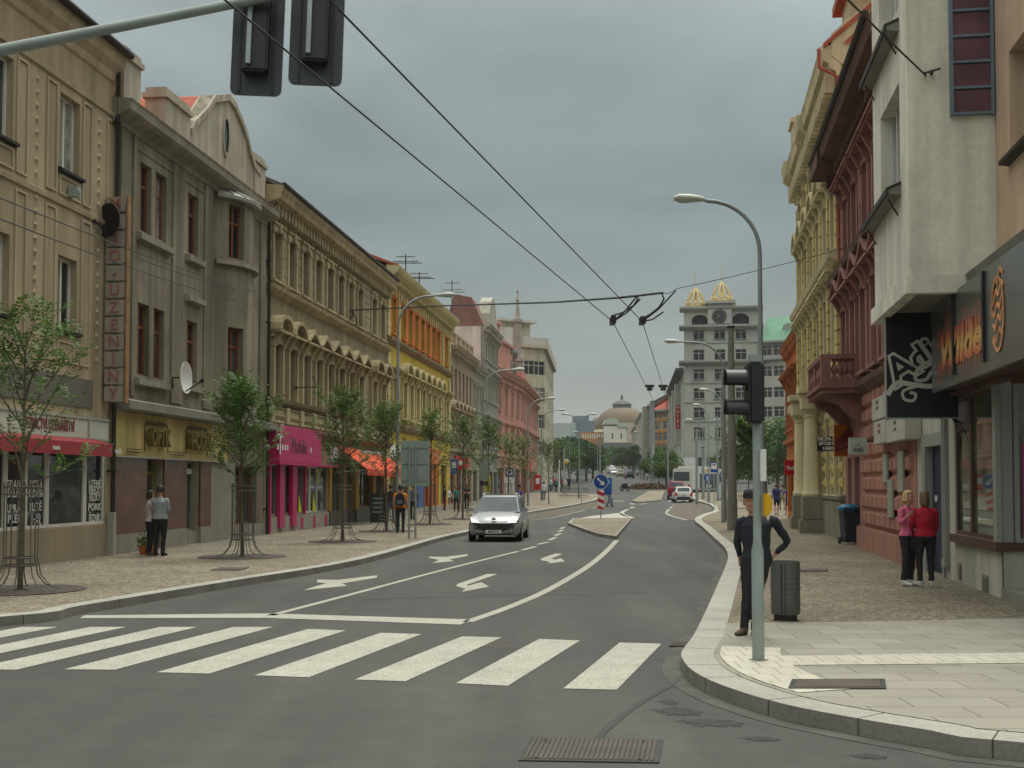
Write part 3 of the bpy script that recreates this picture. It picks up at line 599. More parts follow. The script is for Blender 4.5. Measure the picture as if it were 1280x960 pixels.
for i, o in enumerate(ops): window(H2, o, 'brown_frame', ('pane_dark', 'pane_curtain', 'pane_dark', 'pane_mid', 'pane_dark', 'pane_dark')[i], .22, 'cross')
for a, b, z in ((1.45, 3.55, 8.55), (1.4, 3.5, 4.7), (4.9, 6.0, 8.62), (4.9, 6.0, 4.8), (4.9, 6.0, 7.45)): put_sill(H2, a, b, z, M['greytrim'], .18, h=.2)
cornice(H2, 'cornice', M['greytrim'], -.15, F.L+.1, [(0, 11.05), (.06, 11.07), (.1, 11.18), (.36, 11.3), (.46, 11.38), (.48, 11.55), (.52, 11.62), (0, 11.68)])
cornice(H2, 'canopy_ledge', M['greydado'], -.02, F.L-.05, [(0, 3.74), (.5, 3.8), (.52, 4.0), (0, 4.12)])
mb = MB()
for a, b in ((.35, .55), (1.1, 1.3), (3.8, 4.6), (6.3, 6.9), (11.7, 12.3)): mb.box(a, b, -.05, -.002, 4.2, 11.04)
mb.box(1.3, 3.8, -.03, -.002, 10.75, 10.85); mb.box(4.6, 6.3, -.03, -.002, 10.75, 10.85); build_each(mb, 'lesene', M['greywall'], H2)
roof(H2, 0, F.L, 11.72, 5, 3.3, M['red_tile'], .2)
mb = MB()
for px0, px1, zt in ((150, 171, F.uz(158, 62)[1]), (203, 234, F.uz(210, 114)[1]), (316, 329, F.uz(322, 196)[1])):
    a, b = F.u(px0, 130), F.u(px1, 150); mb.box(a, b, -.1, .5, 11.69, zt-.3); mb.box(a-.07, b+.07, -.17, .57, zt-.3, zt-.16); mb.box(a, b, -.1, .5, zt-.159, zt)
build_each(mb, 'parapet_pier', M['palegable'], H2)
g_ = [(235, 160), (240, 150), (247, 143), (254, 136), (259, 129), (265, 119), (283, 117.5), (290, 127), (298, 146), (305, 165), (310, 187), (315, 203), (322, 213)]
gp = [F.uz(*p) for p in g_]; gp = [(gp[0][0], 11.6)]+gp+[(gp[-1][0], 11.6)]
gm = MB(); gm.slab(gp, -.05, .35)
for i in range(1, len(gp)-2):
    p, q = gp[i], gp[i+1]; gm.slab([p, q, (q[0]-.02, q[1]-.22), (p[0]+.02, p[1]-.22)], -.14, .42)
gb_ = gm.build('curved_gable', M['palegable'], H2)
c = F.uz(280, 170); gm = MB(); gm.i = 0; gm.lathe([(.24, -.03), (.3, -.03), (.3, .03), (.24, .03)], 20, axis='y', caps=False); gm.i = 1; gm.face(*[(.24*math.cos(t*math.pi/10), .012, .24*math.sin(t*math.pi/10)) for t in range(20)])
o = gm.build('oval_window', [M['palegable'], M['pane_dark']], H2, loc=(c[0], -.07, c[1])); o.scale = (1, 1, 2.3)
for i in range(1, len(gp)-2):
    if gp[i][0] < gp[6][0]-.2:                 # red tiles running back behind the gable's shoulders
        pass
rm = MB(); rm.loft([[(p[0], .36, p[1]-.03) for p in gp[1:-1]], [(p[0], 4.6, p[1]-.03) for p in gp[1:-1]]], False, False); rm.build('gable_roof', M['red_tile'], H2)
# round oriel: a bowed bay with windows cut in it
uc, Rb, ch = 8.75, 1.9, 1.45; yb = math.sqrt(Rb*Rb-ch*ch); th = math.asin(ch/Rb); n = 14; bay = MB(); wins = []
ang = [-th+2*th*i/n for i in range(n+1)]; P_ = lambda a, r=Rb: (uc+r*math.sin(a), yb-r*math.cos(a)); inw = .2
cut = {2, 3, 4, 9, 10, 11}
for i in range(n):
    a, b = ang[i], ang[i+1]; segs = [(4.3, 5.0), (6.85, 9.05), (10.75, 11.04)] if i in cut else [(4.3, 11.04)]
    for z0, z1 in segs: bay.face((*P_(a), z0), (*P_(b), z0), (*P_(b), z1), (*P_(a), z1))
for i0, i1 in ((2, 5), (9, 12)):
    for z0, z1 in ((5.0, 6.85), (9.05, 10.75)):
        for a in (ang[i0], ang[i1]): bay.face((*P_(a), z0), (*P_(a, Rb-inw), z0), (*P_(a, Rb-inw), z1), (*P_(a), z1))
        for i in range(i0, i1):
            for z in (z0, z1): bay.face((*P_(ang[i]), z), (*P_(ang[i+1]), z), (*P_(ang[i+1], Rb-inw), z), (*P_(ang[i], Rb-inw), z))
        wins.append((i0, i1, z0, z1))
bay.face(*[(*P_(a), 4.3) for a in ang]); bo = bay.build('oriel', M['greywall'], H2)
for i0, i1, z0, z1 in wins:
    p, q = P_(ang[i0], Rb-inw), P_(ang[i1], Rb-inw); Lw = math.dist(p, q); o = window(H2, (0, Lw, 0, z1-z0), 'brown_frame', 'pane_mid' if z0 < 6 else 'pane_dark', .08, 'cross'); o.location = (p[0], p[1], z0); o.rotation_euler.z = math.atan2(q[1]-p[1], q[0]-p[0])
sl = MB()
for z, o_ in ((8.8, .16), (4.62, .12)):
    sl.loft([[(*P_(a, Rb+.0), z) for a in ang]+[(*P_(a, Rb+o_), z) for a in reversed(ang)], [(*P_(a, Rb), z+.16) for a in ang]+[(*P_(a, Rb+o_), z+.13) for a in reversed(ang)]])
build_each(sl, 'oriel_sill', M['greytrim'], H2)
dm = MB(); prof = [(Rb+.22, 10.9), (Rb+.24, 11.0), (Rb-.2, 11.25), (Rb-.75, 11.6), (.35, 11.95)]
dm.loft([[(uc+r*math.sin(a)*ch/(Rb*math.sin(th)), yb-r*math.cos(a), z) for a in ang] for r, z in prof], False, False); dm.face(*[(*P_(a, Rb+.22), 10.9) for a in ang])
for k in range(1, 7): a = -th+2*th*k/7; dm.tube([(*P_(a, r), z+.03) for r, z in prof[1:]], .025, 5)
dm.build('oriel_roof', M['tin'], H2)
# ground floor
mb = MB(); mb.box(.0, 8.2, -.14, -.002, 2.62, 3.74); ff = mb.build('fascia', M['yellowfascia'], H2); MB().box(-.0, 8.2, -.18, -.002, 2.58, 2.62).build('fascia_edge', M['kerb'], H2)
for px0, px1, body in ((171, 201, 'OPTIK'), (224, 251, 'HODIN')):
    a, b = F.uz(px0, 580)[0], F.uz(px1, 580)[0]; tb = MB(); z0_, z1_ = 2.85, 3.55
    for o_ in (0, .05): tb.tube([(a, -.2, z0_-.1+o_), (a+.02, -.2, z1_-.1), (a+.14, -.2, z1_-o_), (b-.14, -.2, z1_-o_), (b-.02, -.2, z1_-.1), (b, -.2, z0_-.1+o_)], .016, 6)
    tb.build('neon_frame', M['dark_metal'], ff); text(body, .66, 'lettering', M['brass'], ff, ((a+b)/2, -.26, 3.12), sx=(b-a)*.8/1.9, ext=.1, bold=.01)
tb = MB()
for px0, px1 in ((150, 167), (203, 223), (252, 262)): 
    for z in (2.72, 2.8): tb.tube([(F.u(px0, 570), -.2, z), (F.u(px1, 570), -.2, z)], .014, 6)
build_each(tb, 'neon_tube_line', M['dark_metal'], ff)
mar = MB()
for a, b in ((.1, 2.15), (3.35, 5.0), (6.1, 7.0)): mar.box(a, b, -.06, -.002, .62, 2.575)
build_each(mar, 'marble_cladding', M['marble'], H2)
mar = MB(); mar.box(.1, 2.15, -.09, -.002, 0, .615); mar.box(3.35, 5.0, -.09, -.002, 0, .615); mar.box(6.1, 7.0, -.09, -.002, 0, .615); mar.box(7.0, 9.2, -.05, -.002, 0, 2.575); mar.box(9.2, 12.3, -.07, -.002, 0, .54); build_each(mar, 'stone_plinth', M['greydado'], H2)
d = MB(); d.box(2.2, 2.28, .2, .28, .12, 2.58); d.box(3.1, 3.3, .2, .28, .12, 2.58); d.box(2.28, 3.1, .2, .28, 2.15, 2.25); d.box(2.28, 3.1, .2, .28, .12, .3); do = d.build('shop_door', M['brass'], H2)
MB().box(2.28, 3.1, .22, .25, .3, 2.15).build('pane', M['pane_dark'], do); MB().box(2.28, 3.1, .22, .25, 2.25, 2.58).build('pane', M['pane_dark'], do)
M['poster_blue'] = paint('poster_blue', (.03, .13, .30)); M['poster_green'] = paint('poster_green', (.1, .25, .12)); p = MB(); p.box(2.4, 2.95, .2, .215, .35, .85); p.build('poster', M['poster_blue'], do)
window(H2, gops[1], 'grey_frame', 'pane_mid', .28, 'plain', name='shop_window'); window(H2, gops[2], 'brown_frame', 'pane_dark', .28, 'two', name='shop_window')
nt_ = MB().box(5.08, 5.55, .18, .19, 2.2, 2.36).box(5.6, 6.0, .18, .19, 2.2, 2.36); build_each(nt_, 'window_notice', M['white'], H2)
downpipe(H2, F.L-.05, 0, 11.9)
def dish(label, px, py, d, az, r=.42, dark=False):
    t = thing('satellite_dish', label, 'satellite dish', tuple(atd(px, py, d)), az)
    dm = MB(); pr = [(r*k/5, .22*r*(k/5)**2) for k in range(6)]; dm.lathe(pr+[(x-.001, y-.025) for x, y in pr[::-1]], 20, axis='y', caps=False); dm.build('reflector', M['gutter'] if dark else M['white'], t, smooth=40)
    am = MB(); am.tube([(0, .05, -r*.9), (0, r*1.15, -r*.25)], .02, 6); am.tube([(0, r*1.1, -r*.3), (0, r*1.3, -r*.1)], .05, 8); am.build('feed_arm', M['dark_metal'], t)
    bm_ = MB(); bm_.tube([(0, -.03, 0), (0, -.3, 0), (0, -.3, -.3)], .03, 6); bm_.build('bracket', M['dark_metal'], t)
dish('dark satellite dish on the vertical letter sign', 138, 276, 29.4, R_(150), .42, True); dish('pale satellite dish sticking out of the grey house wall', 229, 472, 33.5, R_(-95), .45)
# ------------------------------------------------------------------ ornate beige house with the magenta shop
M['orn'] = stucco('ornate_stone', (.42, .355, .225), .12, .3, .6, stain=((.2, .165, .11), 1.2, .5)); M['orn_wall'] = stucco('ornate_wall', (.31, .265, .175), .12, .3); M['orn_dark'] = stucco('sooty_stone', (.24, .2, .13), .2, .35, 1.0)
F = Fac(Lf(330), Lf(482)); H3 = house('ornate_house', 'ornate beige house with gabled window hoods above a magenta phone shop', F)
ucs = [.75+1.86*i for i in range(8)]+[16.7, 18.7]; top = [(u, u+.92, 9.35, 11.12) for u in ucs]; mid = [(u, u+.92, 5.05, 7.0) for u in ucs]
gops = [(.5, 8.6, .75, 2.62), (9.0, 11.0, .7, 2.7), (11.6, 13.4, .1, 2.7), (14.0, 17.0, .8, 2.7), (17.6, 19.6, .8, 2.7)]
mb = MB(); wall_grid(mb, F.L, 0, 12.0, top+mid+gops, .28); shell(mb, F.L, 0, 12.0); mb.build('wall', M['orn_wall'], H3)
for i, o in enumerate(top+mid): window(H3, o, 'grey_frame' if i % 3 else 'white_frame', rnd_pane(i), .26, 'cross')
for o in top: surround(H3, o, M['orn'], 'key', pil=.2, out=.1, apron=0)
for i, o in enumerate(mid): surround(H3, o, M['orn'], 'arc' if i in (0, 1, 8, 9) else 'tri', pil=.2, out=.16)
cornice(H3, 'cornice', M['orn'], -.05, F.L+.05, [(0, 11.6), (.06, 11.65), (.1, 11.95), (.3, 12.0), (.5, 12.08), (.55, 12.25), (.62, 12.36), (.65, 12.52), (0, 12.6)], .42, (11.62, 11.99), .3, .2)
gutter(H3, 0, F.L, .65, 12.56); roof(H3, 0, F.L, 12.6, 5.5, 2.6, mat('grey_roof', (.12, .11, .1), .8, .2, 2), .6)
for i in range(11):
    u0_ = (ucs[i-1]+1.13 if i else .02); u1_ = (ucs[i]-.22 if i < 10 else F.L-.02); 
    if u1_-u0_ > .15: quoins(H3, M['orn_wall'], u0_+.06, u1_-.06, 9.3, 11.7, .06, .34, name='rusticated_pier')
cornice(H3, 'string_course', M['orn'], -.03, F.L+.03, [(0, 8.72), (.1, 8.76), (.3, 8.9), (.34, 9.04), (0, 9.1)]); cornice(H3, 'string_course', M['orn_dark'], -.03, F.L+.03, [(0, 4.72), (.12, 4.74), (.3, 4.85), (.34, 4.98), (0, 5.02)])
cornice(H3, 'shop_cornice', M['orn_dark'], -.03, F.L+.03, [(0, 3.72), (.12, 3.76), (.38, 3.9), (.4, 4.05), (0, 4.1)])
mb = MB()
for i, u in enumerate(ucs):
    balusters(mb, u-.15, u+1.07, -.12, 4.12, 4.7, 5, .1)
for i in range(11):
    u = (ucs[i]-.52 if i < 10 else ucs[9]+1.42); mb.box(u-.2, u+.2, -.26, -.002, 4.11, 4.71)
build_each(mb, 'balustrade', M['orn'], H3)
M['magenta'] = mat('magenta_panel', (.46, .025, .13), .4, .06, 1, .02); M['grey_letter'] = paint('dark_grey_letter', (.08, .035, .05)); M['tin_grey'] = mat('grey_plinth', (.14, .14, .13), .8, .15, 2, .08); M['plinth_pale'] = mat('pale_plinth', (.32, .3, .25), .8, .12, 1.5, .1)
mb = MB().box(.35, 6.0, -.45, -.002, 2.68, 4.02); fa = mb.build('shop_fascia', M['magenta'], H3, bevel=.02); MB().box(.3, 8.7, -.5, -.002, 2.6, 2.675).build('fascia_edge', M['magenta'], H3)
T0 = F.uz(350, 560, .45)[0]; text('T', 1.0, 'lettering', M['white'], fa, (T0, -.46, 3.28), sx=.95, bold=.02); text('Mobile', .8, 'lettering', M['grey_letter'], fa, (T0+2.45, -.46, 3.3), sx=.95)
sq = MB()
for du in (-.28, .3, .62, .9): sq.box(T0+du-.07, T0+du+.07, -.465, -.45, 3.12, 3.32)
sq.box(T0+3.95, T0+4.09, -.465, -.45, 3.12, 3.32); build_each(sq, 'fascia_dot', M['white'], fa)
M['bluetint'] = glassmat('pane_street', (.075, .085, .08), rough=.04)
M['pane_street'] = M['bluetint']
sw = [.5, 1.5, 2.3, 3.3, 4.0, 5.0, 6.0, 7.1, 8.6]
for i in range(8): window(H3, (sw[i]+.01, sw[i+1]-.01, .75, 2.62), 'white_frame' if i in (5, 6) else 'grey_frame', 'pane_street', .1, 'plain', name='shop_window')
mb = MB(); mb.box(1.4, 2.0, -.16, -.002, .3, 2.6); mb.box(3.0, 3.6, -.16, -.002, .3, 2.6); mb.box(4.95, 5.06, -.1, -.002, .75, 2.6); mb.box(.36, .5, -.12, -.002, .1, 2.6)
for u in (4.4, 6.2, 8.0): mb.box(u, u+.35, -.08, -.07, .15, .6)
build_each(mb, 'magenta_pilaster', M['magenta'], H3); band(H3, 'plinth', M['plinth_pale'], .36, 8.7, 0, .7, .068)
M['neon_yellow'] = paint('neon_yellow', (.6, .62, .02)); fl = MB()
for u in (4.3, 6.35): fl.slab([(u, .8), (u+.42, .8), (u+.1, 1.5)], -.012, .01)
for u in (5.2, 7.0): fl.slab([(u, 2.1), (u+.16, 1.9), (u+.2, 2.5), (u+.05, 2.55)], -.012, .01)
build_each(fl, 'window_sticker', M['neon_yellow'], H3)
M['ochre'] = paint('ochre_pilaster', (.40, .24, .05), .7); mb = MB()
for a, b in ((8.75, 9.0), (11.02, 11.55), (13.45, 13.95), (17.05, 17.55), (19.65, 20.3)): mb.box(a, b, -.1, -.002, .75, 2.75)
build_each(mb, 'ochre_pilaster', M['ochre'], H3); mb = MB()
for a, b in ((8.75, 11.55), (13.45, 20.3)): mb.box(a, b, -.14, -.002, 0, .74)
build_each(mb, 'grey_plinth', M['tin_grey'], H3)
for o in gops[1:]: window(H3, o, 'brown_frame', 'pane_street', .2, 'two', name='shop_window')
mb = MB().box(9.0, 19.9, -.18, -.002, 2.85, 3.5); sf = mb.build('shop_sign', M['white'], H3)
M['sign_green'] = paint('sign_green', (.03, .2, .07)); MB().box(9.0, 19.9, -.2, -.18, 2.85, 3.0).build('sign_stripe', M['sign_green'], sf)
text('TABÁK', .42, 'lettering', M['sign_maroon'], sf, (12.2, -.19, 3.25), bold=.02); text('DROGERIE', .42, 'lettering', M['sign_green'], sf, (16.5, -.19, 3.25), bold=.02)
M['awning_orange'] = mat('awning_orange', (.62, .085, .035), .8, .1, 2, .05); 
def awning(root, a, b, z, out, drop, m):
    mb = MB(); mb.loft([[(x, -.2, z), (x, -out, z-drop), (x, -out, z-drop-.03), (x, -.2, z-.05)] for x in (a, b)]); 
    n = max(3, int((b-a)/.45))
    for i in range(n): u0_ = a+(b-a)*i/n; u1_ = a+(b-a)*(i+1)/n; mb.slab([(u0_, z-drop-.01), (u1_, z-drop-.01), (u1_, z-drop-.24), ((u0_+u1_)/2, z-drop-.3), (u0_, z-drop-.24)], -out-.012, -out)
    o = mb.build('awning', m, root); ar = MB()
    for u in (a+.1, b-.1): ar.tube([(u, -.1, z-drop-.15), (u, -out+.03, z-drop-.04)], .02, 6)
    build_each(ar, 'awning_arm', M['galv'], o)
awning(H3, 9.6, 13.0, 3.55, 1.5, 1.0, M['awning_orange']); awning(H3, 13.6, 19.4, 3.35, 1.5, .85, M['awning_orange'])
for u in (3.5, 11.3):
    tag(MB().tube([(0, 0, 0), (0, -.9, 0), (0, -.75, .45)], .025, 6).build('flag_bracket', M['dark_metal'], None, tuple(F.w(u, .02, 5.6)), F.a), ['dark bent flag holder on the ornate house above the magenta sign', 'dark bent flag holder on the ornate house above the orange awning'][u > 5], 'bracket')
# ------------------------------------------------------------------ yellow house with orange panels
M['yel'] = stucco('yellow_stucco', (.54, .40, .10), .08, .15); M['yel_trim'] = stucco('cream_trim', (.55, .48, .28), .08, .2); M['orange_panel'] = stucco('orange_panel', (.56, .20, .07), .06, .1); M['yel_dark'] = stucco('brown_hood', (.26, .19, .12), .15, .3)
F = Fac(Lf(482), Lf(562)); H4 = house('yellow_house', 'bright yellow house with orange panels between the top windows', F)
uy = [1.35]+[4.1+1.95*i for i in range(7)]+[19.0]; top = [(u, u+.95, 10.05, 11.9) for u in uy]; mid = [(u, u+.95, 5.6, 7.6) for u in uy]
gops = [(1+3.3*i, 3.4+3.3*i, .5, 3.2) for i in range(6)]
mb = MB(); wall_grid(mb, F.L, 0, 12.6, top+mid+gops, .28); shell(mb, F.L, 0, 12.6); mb.build('wall', M['yel'], H4)
mb = MB(); pu = [.75]+[a+.95 for a in uy]; 
for i, u in enumerate(uy): 
    nx = uy[i+1] if i < 8 else F.L-.6
    if i in (0, 7): mb.box(u-.45, u-.02, -.03, -.002, 9.75, 12.0); mb.box(u+.97, u+1.4, -.03, -.002, 9.75, 12.0)
    elif i < 7: mb.box(u+.98, nx-.03, -.03, -.002, 9.75, 12.0)
build_each(mb, 'orange_panel', M['orange_panel'], H4)
for i, o in enumerate(top+mid): window(H4, o, 'brown_frame' if i < 9 else 'ochre', rnd_pane(i), .26, 'cross')
for o in top: surround(H4, (o[0], o[1], o[2], o[3]), M['orange_panel'], 'key', pil=.1, out=.05)
for i, o in enumerate(mid): surround(H4, o, M['yel_trim'], 'arc' if 0 < i < 8 else 'flat', pil=.2, out=.14)
cornice(H4, 'frieze', M['yel_trim'], -.02, F.L+.02, [(0, 12.15), (.06, 12.2), (.06, 12.5), (0, 12.55)], .75, (11.95, 12.5), .16, .22)
cornice(H4, 'cornice', M['yel_trim'], -.05, F.L+.05, [(0, 12.56), (.1, 12.6), (.15, 12.85), (.4, 12.9), (.6, 13.05), (.68, 13.2), (.72, 13.36), (0, 13.42)], .45, (12.6, 12.89), .36, .22)
roof(H4, 0, F.L, 13.42, 5.5, 2.4, M['red_tile'], .65); cornice(H4, 'string_course', M['yel_dark'], -.02, F.L+.02, [(0, 9.3), (.1, 9.33), (.3, 9.5), (.32, 9.66), (0, 9.7)]); cornice(H4, 'string_course', M['yel_dark'], -.02, F.L+.02, [(0, 4.75), (.12, 4.8), (.3, 5.0), (.32, 5.2), (0, 5.25)])
for a, b in ((.05, .7), (2.75, 3.4), (17.6, 18.25), (F.L-.7, F.L-.05)): quoins(H4, M['yel_trim'], a, b, 9.75, 11.9, .1); quoins(H4, M['yel_trim'], a, b, 5.3, 9.25, .1)
mb = MB()
for i in range(8): u = (uy[i]+uy[i+1]+.95)/2; mb.box(u-.14, u+.14, -.1, -.002, 5.3, 8.2)
build_each(mb, 'pilaster', M['yel_trim'], H4)
for i, o in enumerate(gops): window(H4, o, 'brown_frame', 'pane_street', .25, 'shop', name='shop_window')
M['shop_orange'] = paint('orange_shopfront', (.55, .13, .03)); M['shop_blue'] = paint('blue_shopfront', (.04, .1, .3)); M['shop_yellow'] = paint('yellow_shopfront', (.55, .5, .05)); M['shop_red'] = paint('red_shopfront', (.5, .03, .04))
MB().box(10.6, 16.2, -.15, -.002, 3.2, 4.1).build('shop_sign', M['shop_orange'], H4); MB().box(.6, 9.6, -.12, -.002, 3.3, 4.0).build('shop_sign', M['white'], H4)
mb = MB()
for i in range(4): mb.box(10.7+1.45*i, 11.1+1.45*i, -.1, -.002, .5, 3.2)
build_each(mb, 'shop_pilaster', M['shop_orange'], H4); MB().box(8.6, 10.5, -.1, -.002, .5, 2.6).build('shop_poster', M['shop_blue'], H4); band(H4, 'plinth', M['plinth_pale'], .05, F.L-.05, 0, .48, .1)
# ------------------------------------------------------------------ narrower houses beyond
def plain_house(name, label, F, H, rows, n, wm, tm, style='key', eave=.55, roofm='red_tile', rise=2.4, gz=(.5, 3.0), frame='white_frame', wd=.95, z0=0.0, shops=4, dent=.5, attic=0, pane=None, group=None, D=9):
    t = house(name, label, F, group, z0=z0); us = [F.L*(i+.5)/n-wd/2 for i in range(n)]; ops = []
    for a, b in rows: ops += [(u, u+wd, a, b) for u in us]
    go = [(F.L*(i+.12)/shops, F.L*(i+.88)/shops, *gz) for i in range(shops)]
    mb = MB(); wall_grid(mb, F.L, -.6, H, ops+go, .26); shell(mb, F.L, -.6, H, D); mb.build('wall', wm, t)
    for i, o in enumerate(ops):
        window(t, o, frame, pane or rnd_pane(i), .24, 'cross')
        st = style[min(i//n, len(style)-1)] if isinstance(style, (list, tuple)) else style
        if st: surround(t, o, tm, st, pil=.15, out=.09)
    for o in go: window(t, o, 'brown_frame', 'pane_street', .25, 'shop', name='shop_window')
    cornice(t, 'cornice', tm, -.03, F.L+.03, [(0, H-.4), (.06, H-.36), (.12, H-.12), (eave*.7, H-.02), (eave, H+.2), (0, H+.28)], dent, (H-.34, H-.04), eave*.55, .2)
    cornice(t, 'string_course', tm, -.02, F.L+.02, [(0, rows[-1][0]-.75), (.2, rows[-1][0]-.68), (.22, rows[-1][0]-.5), (0, rows[-1][0]-.45)])
    if attic:
        mb = MB(); mb.box(0, F.L, -.1, .15, H+.28, H+.45); mb.box(0, F.L, -.12, .17, H+attic, H+attic+.14)
        for i in range(6): u = F.L*i/5; mb.box(max(0, u-.3), min(F.L, u+.3), -.11, .16, H+.45, H+attic)
        balusters(mb, .4, F.L-.4, .02, H+.45, H+attic, int(F.L*2), .09); mb.build('attic_balustrade', tm, t)
    if rise: roof(t, 0, F.L, H+.28, 4.5, rise, M[roofm], eave*.8)
    return t
M['rose'] = stucco('greyish_rose', (.36, .285, .2), .1, .25); M['rose_trim'] = stucco('rose_trim', (.42, .35, .26), .1, .25); M['redhood'] = stucco('red_hood', (.35, .1, .075), .1, .2)
F = Fac(Lf(562), Lf(590)); H5 = plain_house('trimmed_house', 'greyish beige house with red window hoods and a balustraded attic', F, 11.4, [(8.0, 10.2), (4.9, 6.8)], 6, M['rose'], M['rose_trim'], [None, 'arc'], .7, attic=1.2, rise=0)
M['redhood_b'] = M['redhood']; mb = MB()
for i in range(6): u = F.L*(i+.5)/6; mb.slab([(u-.8, 7.1), (u+.8, 7.1), (u+.75, 7.5), (u, 7.75), (u-.75, 7.5)], -.3, -.002)
build_each(mb, 'window_hood', M['redhood'], H5); balc = MB(); balc.box(3.6, 7.8, -1.1, -.002, 4.15, 4.3); balusters(balc, 3.7, 7.7, -1.0, 4.3, 5.0, 9, .1); balc.box(3.6, 7.8, -1.1, -.9, 5.0, 5.12); balc.build('balcony', M['rose_trim'], H5)
MB().box(2.0, 8.5, -.15, -.002, 3.1, 3.9).build('shop_sign', M['shop_red'], H5)
M['pale_grey'] = stucco('pale_grey_green', (.36, .35, .27), .1, .25); M['pale_trim'] = stucco('pale_grey_trim', (.42, .41, .34), .1, .25); M['blue_grey'] = stucco('blue_grey_stucco', (.27, .285, .26), .1, .2); M['offwhite'] = stucco('offwhite_end_wall', (.64, .62, .56), .07, .15)
F = Fac(Lf(590), Lf(605)); plain_house('low_pale_house', 'low pale grey green house wedged before the tall gabled house', F, 11.2, [(7.9, 9.9), (4.6, 6.6)], 4, M['pale_grey'], M['pale_trim'], 'key', .6, rise=2.0, shops=2)
F = Fac(Lf(605), Lf(622)); HT = plain_house('gabled_house', 'tall blue grey house with dark red mansard and pale bare end wall', F, 15.4, [(12.7, 14.5), (9.2, 11.3), (5.2, 7.3)], 5, M['blue_grey'], M['pale_trim'], 'flat', .6, rise=0, shops=3, D=3.4)
MB().box(-.05, -.001, .3, 3.4, 3, 15.4).build('end_wall', M['offwhite'], HT)
rm = MB(); rm.loft([[(x, .02, 15.41), (x, 1.1, 17.9), (x, 2.6, 18.2), (x, 3.38, 15.41)] for x in (0, F.L)]); rm.build('mansard_roof', mat('maroon_roof', (.21, .12, .10), .8, .2, 2), HT)
gm = MB(); c_ = F.L*.62; gm.slab([(c_-3, 15.5), (c_-2.6, 17.0), (c_-1.6, 18.2), (c_, 18.8), (c_+1.6, 18.2), (c_+2.6, 17.0), (c_+3, 15.5)], -.05, 1.0); gm.build('dormer_gable', M['pale_trim'], HT)
# pink house on the corner of the side street
M['pink'] = stucco('pink_stucco', (.50, .265, .215), .08, .18); M['pink_trim'] = stucco('pink_trim', (.54, .34, .28), .08, .18)
pa, pb, pc = atd(620, 605, 113), atd(651, 605, 127), atd(672, 605, 155); zp = ground(120)
F = Fac(pa[:2], pb[:2]); HP = plain_house('pink_house', 'salmon pink house with balls on its attic and a thin turret', F, 12.6-zp, [(8.6, 10.8), (4.8, 6.9)], 4, M['pink'], M['pink_trim'], 'flat', .7, rise=0, z0=zp, shops=3)
a1, a2 = F.L*.05, F.L*.72; MB().box(a1, a2, .2, 6, 12.8, 15.3).box(a1-.2, a2+.2, 0, 6.2, 15.3, 15.6).build('attic_block', M['pink'], HP); MB().box(a1+.2, a1+4.5, .6, 4, 15.6, 17.1).box(a1, a1+4.8, .4, 4.2, 17.1, 17.4).build('attic_block', M['pink_trim'], HP)
bl = MB()
for u in (F.L*.66, F.L*.88): bl.lathe([(.5, 0), (.5, 1.0), (.25, 1.2), (.2, 1.4), (.5, 1.7), (.62, 2.1), (.5, 2.5), (.15, 2.75), (.05, 3.0)], 12, (u, .6, 13.0))
build_each(bl, 'attic_urn', M['tin_grey'], HP, smooth=40)
Fb = Fac(pb[:2], pc[:2]); g2 = thing('pink_wing', 'pink side of the corner house facing the main street', 'building', (*Fb.P0, zp), Fb.a)
ops = [(Fb.L*(i+.5)/9-.5, Fb.L*(i+.5)/9+.5, a, b) for a, b in ((8.6, 10.8), (4.8, 6.9)) for i in range(9)]; go = [(Fb.L*(i+.1)/6, Fb.L*(i+.9)/6, .4, 3.0) for i in range(6)]
mb = MB(); wall_grid(mb, Fb.L, -.6, 12.6-zp, ops+go, .26); shell(mb, Fb.L, -.6, 12.6-zp, 9); mb.build('wall', M['pink'], g2)
for i, o in enumerate(ops): window(g2, o, 'white_frame', rnd_pane(i), .24, 'cross'); surround(g2, o, M['pink_trim'], 'flat', pil=.15)
for o in go: window(g2, o, 'brown_frame', 'pane_street', .25, 'shop', name='shop_window')
cornice(g2, 'cornice', M['pink_trim'], 0, Fb.L, [(0, 11.9), (.2, 12.0), (.7, 12.3), (.7, 12.5), (0, 12.6)], .6, (11.9, 12.2), .4, .25); roof(g2, 0, Fb.L, 12.6, 4.5, 2.4, M['red_tile'], .5); MB().box(2, 14, -.2, -.002, 3.1, 4.0).build('shop_sign', M['shop_red'], g2)
tu = MB(); c = (Fb.u(657), .9); M['turret'] = stucco('turret_stone', (.40, .36, .31), .1, .2)
for a, b, z0_, z1_ in ((.62, .62, 12.2, 15.2), (.85, .85, 15.2, 15.5), (.42, .42, 15.5, 19.6), (.62, .62, 19.6, 19.9)): tu.lathe([(a, z0_), (b, z1_)], 8, (c[0], c[1], 0))
tu.lathe([(.45, 19.9), (.3, 20.3), (.2, 21.0), (.1, 21.8), (.22, 22.1), (.08, 22.4), (.06, 22.9), (.16, 23.1), (.02, 23.4)], 8, (c[0], c[1], 0)); tu.build('turret', M['turret'], g2)
MB().box(c[0]-1.2, c[0]+4, .3, 3, 12.5, 14.2).build('attic_block', M['pink'], g2)
